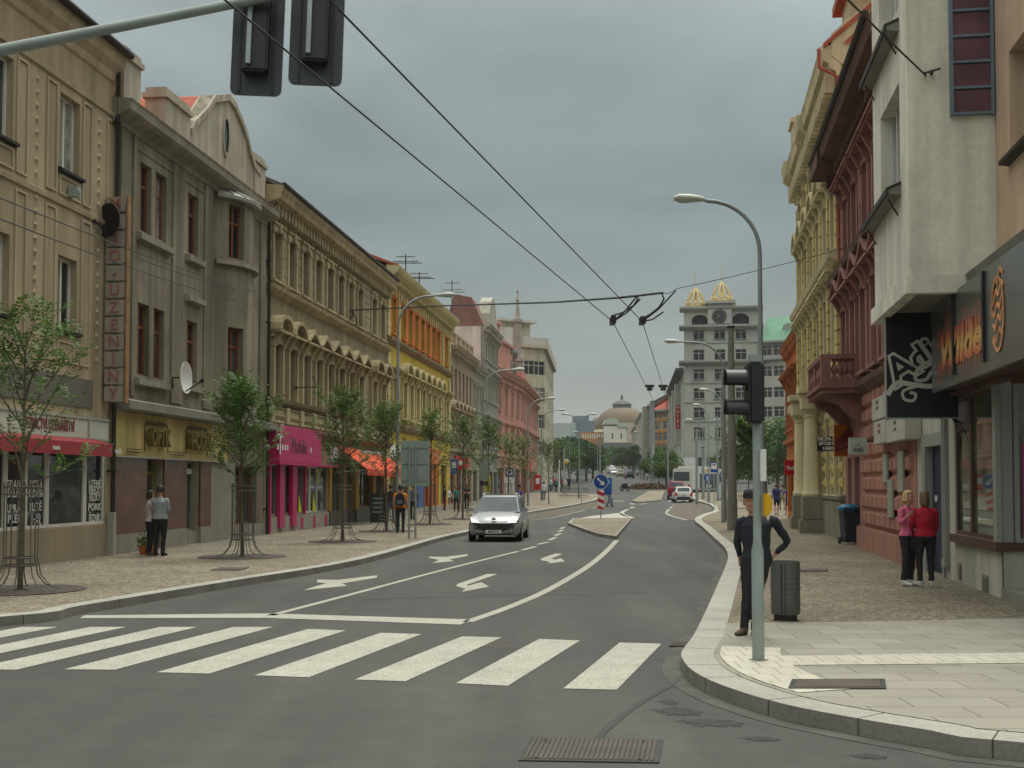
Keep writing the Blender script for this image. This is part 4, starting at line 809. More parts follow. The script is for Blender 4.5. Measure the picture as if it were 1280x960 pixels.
# cream modernist block behind it
M['cream'] = stucco('cream_concrete', (.52, .49, .37), .07, .15); z_ = ground(165); pd = atd(655, 600, 160); pe = atd(680, 600, 162); pf = atd(692, 600, 196)
F = Fac(pd[:2], pe[:2]); HC = house('cream_block', 'tall cream modernist block with a set back penthouse beyond the pink house', F, z0=z_)
ht = 19.0
def cream_face(root, F, n, w_):
    ops = [(F.L*(i+.5)/n-w_/2, F.L*(i+.5)/n+w_/2, z, z+1.9) for i in range(n) for z in (4.4, 8.0, 11.6, 15.2)]; mb = MB(); wall_grid(mb, F.L, -1, ht, ops, .25); mb.build('wall', M['cream'], root)
    for i, o in enumerate(ops): window(root, o, 'white_frame', rnd_pane(i), .2, 'cross')
    MB().box(-.4, F.L+.4, -.5, 0, ht-.2, ht+.2).build('parapet', M['cream'], root); MB().box(-.4, F.L+.4, -.5, -.35, ht+.2, ht+1.2).build('parapet_rail', M['offwhite'], root)
cream_face(HC, F, 2, 1.9); F2 = Fac(pe[:2], pf[:2]); ops = [(F2.L*(i+.5)/8-.8, F2.L*(i+.5)/8+.8, z, z+1.9) for i in range(8) for z in (4.4, 8.0, 11.6, 15.2)]
mb = MB(); wall_grid(mb, F2.L, -1, ht, ops, .25); sw_ = mb.build('wall', M['cream'], HC, loc=(F.L, 0, 0), rotz=F2.a-F.a)
for i, o in enumerate(ops):
    ww = window(HC, o, 'white_frame', rnd_pane(i), .2, 'cross'); v = Matrix.Rotation(F2.a-F.a, 3, 'Z') @ Vector(ww.location); ww.location = (v.x+F.L, v.y, v.z); ww.rotation_euler.z = F2.a-F.a
pm = MB().box(-.4, F2.L, -.5, 0, ht-.2, ht+.2).box(-.4, F2.L, -.5, -.35, ht+.2, ht+1.2); pm.build('parapet', M['cream'], HC, loc=(F.L, 0, 0), rotz=F2.a-F.a)
MB().box(-9, F.L-1.2, 1.5, 28, ht, ht+3.3).build('penthouse', M['cream'], HC); MB().box(-9, F.L-.6, .8, 28.5, ht+3.3, ht+3.6).build('penthouse_roof', M['offwhite'], HC)
MB().box(-9.3, 0, 0, 20, -1, ht-.5).build('side_wall', M['offwhite'], HC); MB().box(-9.0, -1.5, .5, 20, ht-.5, ht+2.4).build('stair_tower', M['offwhite'], HC)
# ------------------------------------------------------------------ right row: white shop building with the projecting bay
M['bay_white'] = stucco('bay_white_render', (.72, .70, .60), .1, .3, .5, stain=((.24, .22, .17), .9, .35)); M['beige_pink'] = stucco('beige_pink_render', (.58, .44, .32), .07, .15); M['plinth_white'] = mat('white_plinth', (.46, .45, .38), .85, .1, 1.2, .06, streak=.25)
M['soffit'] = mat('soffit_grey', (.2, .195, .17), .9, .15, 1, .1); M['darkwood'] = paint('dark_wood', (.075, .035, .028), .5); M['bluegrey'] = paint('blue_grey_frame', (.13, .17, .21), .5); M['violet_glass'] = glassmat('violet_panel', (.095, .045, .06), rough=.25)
M['post_grey'] = paint('grey_post', (.26, .27, .25), .6); M['blue_door'] = paint('navy_door', (.016, .026, .06), .45); M['signblack'] = paint('sign_black', (.008, .008, .011), .35); M['shopglass'] = glassmat('shop_glass', (.075, .09, .06), var=.8, rough=.03, scale=2.2)  # shop glass: green mottling painted into its colour as street reflections
F = Fac(Rf(1147), Rf(1450)); S1 = house('shop_building', 'white rendered shop building with projecting bay and black sign at the corner', F)
uC = F.u(1253, 720); uw = [F.u(x, 600) for x in (1194, 1212, 1238)]; ud0, ud1 = F.u(1158, 620), F.u(1181, 620); zf = 5.05; H = 13.5
mb = MB(); wall_grid(mb, F.L, zf, H, [(F.u(1262, 130), F.u(1262, 130)+1.25, 6.75, 8.35)], .3); shell(mb, F.L, zf, H, 9); mb.face((0, 0, zf), (F.L, 0, zf), (F.L, 9, zf), (0, 9, zf)); mb.build('upper_wall', M['beige_pink'], S1)
window(S1, (F.u(1262, 130), F.u(1262, 130)+1.25, 6.75, 8.35), 'white_frame', 'pane_mid', .3, 'two', sill=.15, sillm=M['gutter'])
mb = MB(); ops = [(ud0, ud1, .12, 2.75), (uw[0], uC-.3, 1.0, 3.45)]; wall_grid(mb, uC, 0, zf, ops, .3); mb.build('ground_wall', M['plinth_white'], S1)
mb = MB(); mb.box(uC-.3, uC, .02, 3.0, 0, .98); mb.build('return_plinth', M['plinth_white'], S1); MB().box(uC, F.L, 3.0, 3.3, 0, zf).build('entrance_wall', M['plinth_white'], S1); MB().box(uC+.002, F.L, -.02, 3.0, 0, .3).build('entrance_step', M['soffit'], S1)
b = MB(); b.box(uC-.28, uC-.02, -.06, .2, .98, 3.5); b.build('corner_post', M['post_grey'], S1, bevel=.02)
b = MB(); b.box(uw[0]-.1, uC, -.1, .0, .86, 1.0); b.box(uC, uC+.05, -.1, 3.0, .86, 1.0); b.build('window_ledge', M['darkwood'], S1)
for a, c in ((uw[0], uw[1]), (uw[1], uC-.3)): window(S1, (a+.01, c-.01, 1.0, 3.45), 'darkwood', 'shopglass', .1, 'plain', name='shop_window')
o = MB().box(0, .06, .0, .07, 0, 2.45).box(2.6, 2.66, 0, .07, 0, 2.45).box(.06, 2.6, 0, .07, 0, .06).box(.06, 2.6, 0, .07, 2.39, 2.45).build('display_window', M['post_grey'], S1, loc=(uC+.06, .2, 1.0), rotz=R_(90))
MB().face((.05, .03, .05), (2.6, .03, .05), (2.6, .03, 2.4), (.05, .03, 2.4)).build('pane', M['shopglass'], o)
M['navy_poster'] = paint('navy_poster', (.012, .028, .085), .3); MB().box(.35, 1.5, .0, .02, .35, 1.55).build('display_poster', M['navy_poster'], o); MB().box(.1, 2.5, -.16, .0, 1.6, 1.63).build('display_shelf', M['post_grey'], o)
MB().box(1.55, 2.4, .0, .02, .1, 1.5).build('display_poster', paint('violet_poster', (.12, .035, .16), .3), o); MB().box(.1, .32, .0, .02, .06, 1.55).build('display_banner', paint('magenta_banner', (.3, .04, .14), .3), o)
mb = MB(); mb.box(uC-.62, uC-.36, .025, .03, 1.1, 2.6); mb.build('display_banner', paint('pink_banner', (.4, .16, .28), .4), S1); mb = MB(); mb.box(uw[0]+.1, uw[1]-.1, .025, .03, 2.85, 3.35); mb.build('display_photo', paint('dark_photo', (.05, .04, .045), .4), S1)
text('H', .14, 'poster_letter', M['chalk'], o, (.75, -.006, .95), bold=.006)
figs = (('doll', .22, .08, (.35, .05, .04)), ('trinket', .75, .08, (.3, .05, .06)), ('vase', .25, 1.63, (.25, .1, .06)), ('figurine', .5, 1.63, (.36, .16, .08)), ('figurine', .8, 1.63, (.33, .12, .07)))
for nm, x, z, c in figs:
    fb = MB(); fb.lathe([(.05, 0), (.08, .05), (.045, .16), (.06, .26), (.03, .32), (.05, .38), (.04, .44), (.005, .47)], 12, (x, -.09, z)); fb.build(nm, paint('display_%s_%d' % (nm, int(x*100)), c), o, smooth=40)
lt = MB(); lt.lathe([(.17, 0), (.2, .15), (.16, .34), (.05, .4)], 14, (.4, -.1, 1.9)); lt.build('hanging_bag', paint('violet_bag', (.09, .02, .08)), o, smooth=40); text('888', .2, 'window_lettering', M['chalk'], o, (.35, -.006, 2.27))
M['vent_grey'] = paint('vent_grey', (.2, .2, .17), .7)
for x, y, wd_, hh in ((1200.5, 714, .26, .3), (1232.5, 732, .4, .34)):
    u, z = F.uz(x, y); v = MB(); v.box(u-wd_/2, u+wd_/2, -.012, .0, z-hh/2, z+hh/2)
    for k in range(8): v.box(u-wd_/2+.02, u+wd_/2-.02, -.03, -.0121, z-hh/2+.02+k*(hh-.03)/8, z-hh/2+.035+k*(hh-.03)/8)
    v.build('wall_vent', M['vent_grey'], S1)
d = MB(); d.box(ud0-.25, ud0+.12, -.05, .1, .12, 2.9); d.box(ud1-.06, ud1+.06, -.05, .1, .12, 2.9); d.box(ud0+.12, ud1-.06, -.05, .1, 2.65, 2.9); df = d.build('door_frame', M['post_grey'], S1)
dd = MB().box(ud0+.12, ud1-.06, .12, .17, .12, 2.65).build('blue_door', M['blue_door'], S1); MB().box(ud0+.3, ud0+.5, .11, .12, 1.55, 1.67).build('door_plate', M['white'], dd); MB().tube([(ud0+.2, .08, 1.0), (ud0+.2, .08, 1.25)], .015, 6).build('handle', M['steel'], dd)
dpp = MB(); dpp.tube([(ud1+.25, -.06, .5), (ud1+.25, -.06, 3.4)], .05, 8); dpp.box(ud1+.1, ud1+.4, -.1, -.002, .35, .5); dpp.box(ud1+.1, ud1+.16, -.08, -.002, .5, 3.4); dpp.box(ud1+.34, ud1+.4, -.08, -.002, .5, 3.4); dpp.build('showcase_frame', M['post_grey'], S1)
# the bay
OUT = 1.32; b0, b1 = F.u(1094, 390, OUT), F.u(1137, 350, OUT); zb = F.uz(1138, 345, OUT)[1]
wf0, wf1 = F.u(1101, 200, OUT), F.u(1125, 190, OUT); zw1 = F.uz(1125, 100, OUT)[1]; zw0 = F.uz(1125, 236, OUT)[1]
bay = MB(); wall_grid(bay, b1, zb, H, [(wf0, wf1, zw0, zw1), (wf0, wf1, zw1+1.25, H-.4)], .35, y=-OUT, x0=b0)
for u in (b0, b1): bay.face((u, -OUT, zb), (u, -.002, zb), (u, -.002, H), (u, -OUT, H))
bay.face((b0, -OUT, zb+.02), (b1, -OUT, zb+.02), (b1, -.002, zb+.02), (b0, -.002, zb+.02)); bay.face((b0, -OUT, H), (b1, -OUT, H), (b1, -.002, H), (b0, -.002, H)); bo = bay.build('bay', M['bay_white'], S1)
sk = MB(); sk.box(b0-.07, b1+.07, -OUT-.07, -OUT+.12, zb-.27, zb+.01); sk.box(b0-.07, b0+.12, -OUT+.12, -.3, zb-.27, zb+.01); sk.box(b1-.12, b1+.07, -OUT+.12, -.3, zb-.27, zb+.01); sk.build('bay_skirt', M['bay_white'], S1)
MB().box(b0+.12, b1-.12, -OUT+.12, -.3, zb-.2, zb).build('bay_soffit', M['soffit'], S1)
nw = 4
for z0, z1 in ((zw0, zw1), (zw1+1.25, H-.4)):
    wb = MB(); L_ = wf1-wf0
    for k in range(nw+1): x = wf0+L_*k/nw; wb.box(x-.04 if k else x, x+.04 if k < nw else x, -OUT+.2, -OUT+.3, z0, z1)
    wo = wb.build('bay_window', M['white_frame'], S1); MB().box(wf0, wf1, -OUT+.3, -OUT+.32, z0, z1).build('pane', M['pane_mid'], wo)
for z, dz in ((zw0, 0), (zw1+.95, 0)):
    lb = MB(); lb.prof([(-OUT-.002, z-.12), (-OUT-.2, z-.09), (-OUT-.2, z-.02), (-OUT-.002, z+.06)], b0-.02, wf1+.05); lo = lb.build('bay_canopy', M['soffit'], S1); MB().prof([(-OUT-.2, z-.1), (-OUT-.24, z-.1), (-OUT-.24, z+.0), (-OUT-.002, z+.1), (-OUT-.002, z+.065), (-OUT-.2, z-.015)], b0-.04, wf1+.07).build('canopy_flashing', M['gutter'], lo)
    lb = MB()
    for u in (b0+.25, wf1-.25): lb.tube([(u, -OUT, z-.4), (u, -OUT-.16, z-.12)], .015, 6)
    build_each(lb, 'canopy_bracket', M['dark_metal'], lo)
gc = MB(); z0 = F.uz(1193, 153)[1]; z0 = atd(1193, 153, 19.0).z; gy0, gy1 = -.68, -.02; fr = MB(); 
k = 0; z = z0
while z < H-.2:
    gc.box(b1+.005, b1+.05, gy0+.05, gy1-.05, z+.03, z+.38); fr.box(b1+.003, b1+.08, gy0+.04, gy1-.04, z-.01, z+.03); z += .41
fr.box(b1+.003, b1+.09, gy0, gy0+.05, z0-.02, H-.1); fr.box(b1+.003, b1+.09, gy1-.05, gy1, z0-.02, H-.1); fo = fr.build('glazed_strip', M['bluegrey'], S1); gc.build('violet_pane', M['violet_glass'], fo)
hk = MB(); c_ = atd(1163, 100, 19.0); yk = -.95; hk.tube([(b1, yk, c_.z), (b1+.12, yk, c_.z)], .03, 6); hk.tube([(b1+.1, yk-.12, c_.z-.02), (b1+.1, yk+.12, c_.z+.04)], .018, 6); hk.build('wire_hook', M['dark_metal'], S1)
# ledge, fascia and signs
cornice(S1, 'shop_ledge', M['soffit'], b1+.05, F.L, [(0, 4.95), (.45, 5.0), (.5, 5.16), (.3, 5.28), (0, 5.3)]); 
M['fascia_glass'] = mat('fascia_grey', (.085, .09, .082), .22, .2, .8, .03, spec=.6); FO = .62
uF = F.u(1165, 470, FO); zF0 = F.uz(1190, 482, FO)[1]
fm = MB(); fm.box(uF, F.L, -FO, -FO+.08, zF0, 4.93); fa = fm.build('fascia_panel', M['fascia_glass'], S1); MB().box(uF, F.L, -FO+.08, -.002, zF0+.05, zF0+.12).build('fascia_soffit', M['darkwood'], S1); MB().box(uw[0]-.3, uC+1, -.2, -.003, 3.45, zF0+.04).build('blind_box', M['darkwood'], S1)
pk = MB()
for x in (1193, 1231): u = F.u(x, 400, FO); pk.box(u-.05, u+.05, -FO-.04, -FO, zF0+.15, 4.9)
build_each(pk, 'fascia_post', M['signblack'], fa)
m = bpy.data.materials.new('flame_print'); m.use_nodes = True; n_ = m.node_tree.nodes; tc_ = n_.new('ShaderNodeTexCoord'); sx_ = n_.new('ShaderNodeSeparateXYZ'); rp = n_.new('ShaderNodeValToRGB'); m.node_tree.links.new(tc_.outputs['Generated'], sx_.inputs[0]); m.node_tree.links.new(sx_.outputs[1], rp.inputs[0]); m.node_tree.links.new(rp.outputs[0], n_['Principled BSDF'].inputs[0])
e = rp.color_ramp.elements; e[0].position = 0; e[0].color = (.5, .13, .06, 1); e[1].position = 1; e[1].color = (.33, .04, .03, 1); q = e.new(.45); q.color = (.6, .36, .1, 1); M['flame'] = m
ub = F.u(1250, 400, FO); zc = F.uz(1212, 425, FO)[1]
u0_, u1_ = F.u(1175, 430, FO), F.u(1228, 420, FO)
text('Wilde', .78, 'flame_lettering', M['flame'], fa, ((u0_+u1_)/2, -FO-.012, zc), sx=(u1_-u0_)/1.95, bold=.03, shear=.15)
random.seed(8)
def flame(u, z, h, wd_):                         # one tongue of the flame print
    return [(u-wd_/2, z), (u-wd_*.35, z+h*.4), (u-wd_*.1, z+h*.55), (u+wd_*.1, z+h), (u+wd_*.15, z+h*.5), (u+wd_*.45, z+h*.3), (u+wd_*.4, z)]
fl = MB(); n = 16
for k in range(n):
    u = u0_-.1+(u1_-u0_+.15)*k/(n-1)
    fl.slab([(x, z) for x, z in flame(u, zc+.1, random.uniform(.3, .62), .13)], -FO-.008, -FO-.002); fl.slab([(x, 2*(zc-.12)-z) for x, z in flame(u, zc-.12, random.uniform(.2, .4), .12)], -FO-.008, -FO-.002)
flm = mat('flame_orange', (.45, .13, .06), .5, .35, 3); fl.build('flame_print', flm, fa)
cu_, cz_ = F.uz(1248, 392, FO); ring = MB(); M['flame_pink'] = mat('flame_rim', (.55, .27, .13), .5, .4, 2.5)
def strip(pts, wd_, y0): 
    for a, b in zip(pts, pts[1:]):
        dx, dz = b[0]-a[0], b[1]-a[1]; l = math.hypot(dx, dz) or 1; nx, nz = -dz/l*wd_/2, dx/l*wd_/2; ring.slab([(a[0]-nx, a[1]-nz), (b[0]-nx, b[1]-nz), (b[0]+nx, b[1]+nz), (a[0]+nx, a[1]+nz)], y0-.01, y0)
for k in range(5):
    z = cz_-.38+.19*k; strip([(cu_-.3+.6*t/8, z+.07*math.sin(t*1.7+k)+.2*t/8) for t in range(9)], .05, -FO-.002-.0008*k)
strip([(cu_+.32*math.cos(a*math.pi/8), cz_+.5*math.sin(a*math.pi/8)) for a in range(-6, 9)], .05, -FO-.008); ring.build('flame_emblem', M['flame_pink'], fa)
# black hanging sign, square to the street, with the outlined lettering
us_ = F.u(1111, 520, 1.25); sgn = thing('hanging_sign', 'black hanging sign with white outlined Adic lettering under the white bay', 'sign', tuple(F.w(us_, 1.28, 0)), F.a+R_(90)); z0, z1 = atd(1140, 523, 21.6).z, 4.98
Ws = 1.22; MB().box(0, Ws, 0, .09, z0, z1).build('panel', M['signblack'], sgn); ed = MB(); ed.box(-.02, 0, -.01, .1, z0-.02, z1); ed.box(0, Ws, -.01, .1, z0-.025, z0); ed.build('edge_trim', M['steel'], sgn)
M['sign_pale'] = paint('sign_pale_letter', (.52, .54, .46), .5)
ang_ = R_(33)
def slant(x, z): return (.42+x*math.cos(ang_)-z*math.sin(ang_), z0+.98+x*math.sin(ang_)+z*math.cos(ang_))
for bo_, mm, yy in ((.055, M['sign_pale'], -.006), (.006, M['signblack'], -.012)):
    for ch, dx, s_ in (('A', -.2, .72), ('d', .16, .6), ('i', .4, .62), ('c', .58, .5)):
        p = slant(dx, 0); t_ = text(ch, s_, 'lettering', mm, sgn, (p[0], yy, p[1]), bold=bo_, ext=.002); t_.rotation_euler = (R_(90), -ang_, 0)
ring = MB()
def curl(pts, wd_, y0): strip(smoothline(pts, 6), wd_, y0)
Z = lambda px, py: ((px-1111)/80*1.2, z0+(523-py)/1500*21.6)
curl([Z(1112, 495), Z(1122, 480), Z(1140, 482), Z(1165, 484), Z(1180, 470), Z(1186, 455)], .085, -.006); curl([Z(1146, 484), Z(1130, 490), Z(1131, 500), Z(1141, 502), Z(1144, 494), Z(1137, 492)], .05, -.0075); curl([Z(1186, 452), Z(1165, 452), Z(1148, 462), Z(1144, 476), Z(1156, 476), Z(1163, 466), Z(1174, 460)], .06, -.009)
ring.build('swirl', M['sign_pale'], sgn)
hb = MB(); 
for k in range(5): hb.tube([(Ws-.1, .05, z0), (Ws-.05+.05*k, .05+.03*k, z0-.12), (Ws+.02+.06*(k % 3), .02, z0-.22-.05*k)], .008, 4)
hb.build('loose_cables', M['black'], sgn)
# ------------------------------------------------------------------ maroon house with the balcony
M['mar'] = stucco('maroon_stucco', (.32, .17, .148), .1, .25); M['mar_trim'] = stucco('maroon_trim', (.25, .135, .115), .12, .3); M['mar_dark'] = stucco('maroon_eave', (.15, .09, .075), .15, .3); M['salmon'] = stucco('salmon_rustic', (.40, .21, .16), .12, .25)
F = Fac(Rf(1057), Rf(1147)); H6 = house('maroon_house', 'dark pink house with heavy brown eaves and a stone balcony, signs on its ground floor', F); L = F.L
uc = [1.0, 3.1, 5.3, 7.3, 9.3, 11.2]; top = [(u, u+.95, 8.75, 10.6) for u in uc]; mid = [(u, u+.95, 5.0, 7.2) for u in uc]; go = [(.6, 1.5, .2, 2.7), (2.2, 3.3, .7, 2.7)]
mb = MB(); wall_grid(mb, L, 4.3, 11.6, top+mid, .28); wall_grid(mb, L, 0, 4.3, go, .28); shell(mb, L, 0, 11.6, 9); mb.build('wall', M['mar'], H6)
for i, o in enumerate(top+mid): window(H6, o, 'brown_frame', rnd_pane(i), .26, 'cross')
for o in go: window(H6, o, 'white_frame', 'pane_street', .25, 'two', name='shop_window')
for o in top: surround(H6, o, M['mar'], 'flat', pil=.22, out=.12)
for o in mid: surround(H6, o, M['mar'], 'tri', pil=.24, out=.2)
cornice(H6, 'eave', M['mar_dark'], -.1, L, [(0, 11.2), (.08, 11.25), (.15, 11.5), (.4, 11.6), (.85, 11.75), (.92, 11.95), (.95, 12.1), (0, 12.2)], .38, (11.3, 11.68), .5, .18); gutter(H6, -.1, L, .97, 12.12); roof(H6, 0, L, 12.2, 4.5, 2.2, M['red_tile'], .85)
MB().box(-.1, 2.0, -.98, -.05, 11.55, 12.24).build('eave_return', M['mar_dark'], H6)
cornice(H6, 'string_course', M['mar_dark'], -.05, L, [(0, 7.95), (.15, 8.0), (.5, 8.12), (.55, 8.3), (0, 8.36)]); cornice(H6, 'string_course', M['mar_dark'], -.05, L, [(0, 4.3), (.15, 4.35), (.3, 4.55), (.32, 4.7), (0, 4.75)])
for a in (.3, 4.5): quoins(H6, M['mar'], a, a+.5, 8.4, 11.1, .12); quoins(H6, M['mar'], a, a+.5, 4.8, 7.9, .12)
mb = MB()
for i in range(5): u = (uc[i]+uc[i+1]+.95)/2; mb.box(u-.2, u+.2, -.1, -.002, 4.8, 7.4); mb.lathe([(.2, 0), (.26, .15), (.16, .3)], 8, (u, -.12, 7.4))
build_each(mb, 'pilaster', M['mar_trim'], H6)
rs = MB(); z = .75
while z < 4.1:
    off = .4 if int(z/.46) % 2 else 0; u = 4.2+off
    while u < L-.7: rs.loft([[(u+.03, -.02, z+.03), (u+.77, -.02, z+.03), (u+.77, -.02, z+.43), (u+.03, -.02, z+.43)], [(u+.1, -.12, z+.1), (u+.7, -.12, z+.1), (u+.7, -.12, z+.36), (u+.1, -.12, z+.36)]]); u += .8
    z += .46
rs.build('rustication', M['salmon'], H6); MB().box(4.0, L, -.02, -.002, 0, 4.28).build('salmon_wall', M['salmon'], H6); MB().box(4.0, L, -.2, -.021, 0, .72).build('salmon_plinth', M['salmon'], H6, bevel=.03)
bu0, bu1 = F.u(1084, 480), F.u(1084, 480); bu1 = 4.9; bu0 = .9; BO = 1.2; zb = 4.42
bm = MB(); bm.box(bu0, bu1, -BO, -.01, zb, zb+.14); bm.box(bu0-.08, bu1+.08, -BO-.08, -.01, zb+.14, zb+.24); bm.box(bu0-.02, bu1+.02, -BO-.02, -BO+.18, zb+.95, zb+1.08); bm.box(bu1-.16, bu1+.02, -BO+.18, -.01, zb+.95, zb+1.08); bm.box(bu0-.02, bu0+.16, -BO+.18, -.01, zb+.95, zb+1.08)
for u, y in ((bu0+.12, -BO+.12), (bu1-.12, -BO+.12), ((bu0+bu1)/2, -BO+.12)): bm.box(u-.14, u+.14, y-.13, y+.13, zb+.241, zb+.949)
bm.box(bu1-.26, bu1+.02, -.3, -.01, zb+.241, zb+.949); bm.box(bu1-.2, bu1-.02, -BO+.25, -.3, zb+.241, zb+.4)
balusters(bm, bu0+.3, bu1-.3, -BO+.1, zb+.24, zb+.95, 12, .085); balusters(bm, -BO+.28, -.32, bu1-.1, zb+.4, zb+.95, 4, .085, 'y'); bal = bm.build('balcony', M['mar_trim'], H6)
for u in (bu0+.4, bu1-.4): cs = MB(); cs.prof([(0, zb), (-BO+.15, zb), (-BO+.2, zb-.2), (-.7, zb-.3), (-.3, zb-.75), (0, zb-.85)], u-.16, u+.16); cs.build('console', M['mar_trim'], bal)
M['poster_board'] = paint('poster_board', (.30, .31, .25), .7); M['pale_board'] = mat('pale_sign_box', (.44, .43, .37), .6, .12, 1.5)
for x, yt, yb in ((1106.5, 568, 602), (1126, 567, 612), (1113, 601, 645)):
    u, z = F.uz(x, (yt+yb)/2, .15); hh = (yb-yt)/1500*30/2; MB().box(u-.33, u+.33, -.17, -.125, z-hh, z+hh).build('notice_board', M['poster_board'], H6)
def box_sign(px0, px1, y0, y1, rows, label, col):
    a, b = F.u(px0, 520, .35), F.u(px1, 520, .35); zt, zb_ = F.uz(px0, y0, .35)[1], F.uz(px0, y1, .35)[1]; t = thing('box_sign', label, 'sign', tuple(F.w(a, .35, zb_)), F.a, 'white box signs on the maroon house'); W_, H_ = b-a, zt-zb_
    MB().box(0, W_, 0, .34, 0, H_).build('sign_box', M['pale_board'], t, bevel=.01)
    for i, r in enumerate(rows): text(r, H_*.22, 'lettering', M[col], t, (W_/2, -.006, H_*(.78-.27*i)), sx=min(1.0, W_/(len(r)*H_*.13)))
M['soft_grey'] = paint('soft_grey_letter', (.16, .17, .16))
box_sign(1090, 1103.5, 500, 527, ['KOŽENÉ', 'ZBOŽÍ'], 'upper white box sign farther from the camera on the maroon house', 'soft_grey'); box_sign(1104, 1116, 490, 521, ['OBUV'], 'upper white box sign half hidden behind the black hanging sign', 'soft_grey'); box_sign(1092, 1106, 528, 556, ['SALON', 'KRÁSY'], 'lower white box sign with reddish words on the maroon house', 'sign_red'); box_sign(1107, 1131, 526, 554, ['SLUŽBY', 'servis P.G.'], 'lower and wider white box sign directly above the rusticated blocks', 'soft_grey')
# signs sticking out from the maroon and yellow houses
def blade_sign(px0, px1, y0, y1, d, m, rows, label, lm, size=.2, name='blade_sign'):
    p = atd(px0, y1, d); q = atd(px1, y0, d); t = thing(name, label, 'sign', tuple(p)); W_, H_ = q.x-p.x, q.z-p.z; MB().box(0, W_, 0, .1, 0, H_).build('panel', M[m], t, bevel=.008)
    for i, (r, s_) in enumerate(rows):
        if r: text(r, s_, 'lettering', M[lm], t, (W_/2, -.006, H_*(1-(i+.6)/(len(rows)+.15))), sx=min(1.1, W_*.94/(len(r)*s_*.62)), bold=.006)
    MB().tube([(W_, .05, H_*.8), (W_+.35, .3, H_*.8)], .02, 6).build('bracket', M['dark_metal'], t); return t
M['cz_red'] = paint('dark_red_sign', (.15, .02, .02)); M['pale_green_sign'] = paint('pale_green_sign', (.40, .46, .41)); M['red_sign'] = paint('red_sign', (.42, .015, .025)); M['orange_brown'] = paint('orange_brown_sign', (.42, .13, .02))
blade_sign(1022, 1056, 545, 564, 38.5, 'black', [('NON-STOP', .2), ('SPORTBAR', .15), ('HERNA', .15)], 'black sign with white NON-STOP lettering in front of the yellow house', 'white')
t = blade_sign(1062, 1084, 547, 568, 31.5, 'pale_green_sign', [('', .1), ('MEI', .12)], 'square pale green sign with a small house outline emblem', 'soft_grey'); W_ = 22/1500*31.5
hm = MB(); ring = hm; strip([(W_*.18, .1), (W_*.5, .3), (W_*.82, .1), (W_*.18, .1)], .012, -.004); hm.build('house_emblem', M['soft_grey'], t)
sp = atd(1044, 560, 36); cz = thing('ribbon_sign', 'dark red ribbon shaped sign with slanted lettering under the balcony', 'sign', tuple(sp)); cm = MB(); cm.slab([(0, -.12), (.78, .12), (.78, .62), (.55, .5), (.4, .62), (.25, .42), (0, .22)], 0, .08); cm.build('panel', M['cz_red'], cz); q = text('Gambrinus', .2, 'lettering', M['sign_red'], cz, (.4, -.006, .13)); q.rotation_euler = (R_(90), R_(-16), 0); q.scale = (.75, 1, 1)
MB().box(0, .4, .1, .15, -.25, .7).build('orange_backing', M['orange_brown'], cz); MB().tube([(.7, .05, .5), (1.2, .2, .5)], .02, 6).build('bracket', M['dark_metal'], cz)
# ------------------------------------------------------------------ yellow palace with columns
M['pal'] = stucco('palace_yellow', (.58, .475, .22), .08, .2); M['pal_trim'] = stucco('palace_cream', (.60, .54, .35), .08, .25); M['pal_base'] = stucco('palace_base_stone', (.24, .22, .175), .15, .25); M['pal_orn'] = stucco('palace_relief', (.40, .35, .19), .25, .3, 3.0)
F = Fac(Rf(1003), Rf(1057)); H7 = house('yellow_palace', 'tall yellow palace house with ground floor columns and red roof edge', F); L = F.L; HH = 15.3
uc = [1.2+2.45*i for i in range(6)]; rows = [(5.9, 8.3), (9.6, 11.6), (12.5, 14.0)]; ops = [(u, u+1.05, a, b) for a, b in rows for u in uc]; go = [(u-.1, u+1.15, 1.6, 4.2) for u in uc]
mb = MB(); wall_grid(mb, L, 0, HH, ops+go, .35); shell(mb, L, 0, HH, 10); mb.build('wall', M['pal'], H7); MB().box(L+.001, L+.03, .1, 9, 8, HH+.3).build('end_wall', M['pal_trim'], H7)
for i, o in enumerate(ops): window(H7, o, 'brown_frame', rnd_pane(i), .32, 'cross'); surround(H7, o, M['pal_trim'], ('flat', 'arc', 'key')[i//6], pil=.22, out=.16)
for o in go: window(H7, o, 'brown_frame', 'pane_street', .3, 'two', name='shop_window'); surround(H7, o, M['pal_trim'], None, pil=.2, out=.1)
cornice(H7, 'cornice', M['pal_trim'], -.1, L+.02, [(0, 14.3), (.1, 14.35), (.16, 15.1), (.36, 15.2), (.4, 15.38), (.55, 15.45), (.6, 15.75), (.66, 15.9), (0, 16.0)], .5, (14.45, 15.05), .5, .25); roof(H7, 0, L+.1, 16.0, 5, 4.6, M['red_tile'], .55); MB().loft([[(x, y, z) for y, z in ((.05, 15.3), (9.9, 15.3), (9.9, 16.05), (5, 20.42), (.05, 16.6), (-.3, 16.3), (-.3, 15.6))] for x in (L+.002, L+.04)]).build('end_gable', M['pal_trim'], H7)
for a, b in ((6.2, 8.2), (-.1, 1.6)): cornice(H7, 'cornice_break', M['pal_trim'], a, b, [(0, 14.31), (.22, 14.4), (.26, 15.1), (.5, 15.22), (.72, 15.42), (.77, 15.72), (.8, 15.97), (0, 16.05)])
cornice(H7, 'string_course', M['pal_trim'], -.05, L, [(0, 8.95), (.2, 9.0), (.45, 9.15), (.5, 9.35), (0, 9.4)]); cornice(H7, 'string_course', M['pal_trim'], -.05, L, [(0, 4.6), (.3, 4.7), (.6, 5.0), (.65, 5.3), (0, 5.4)])
mb = MB()
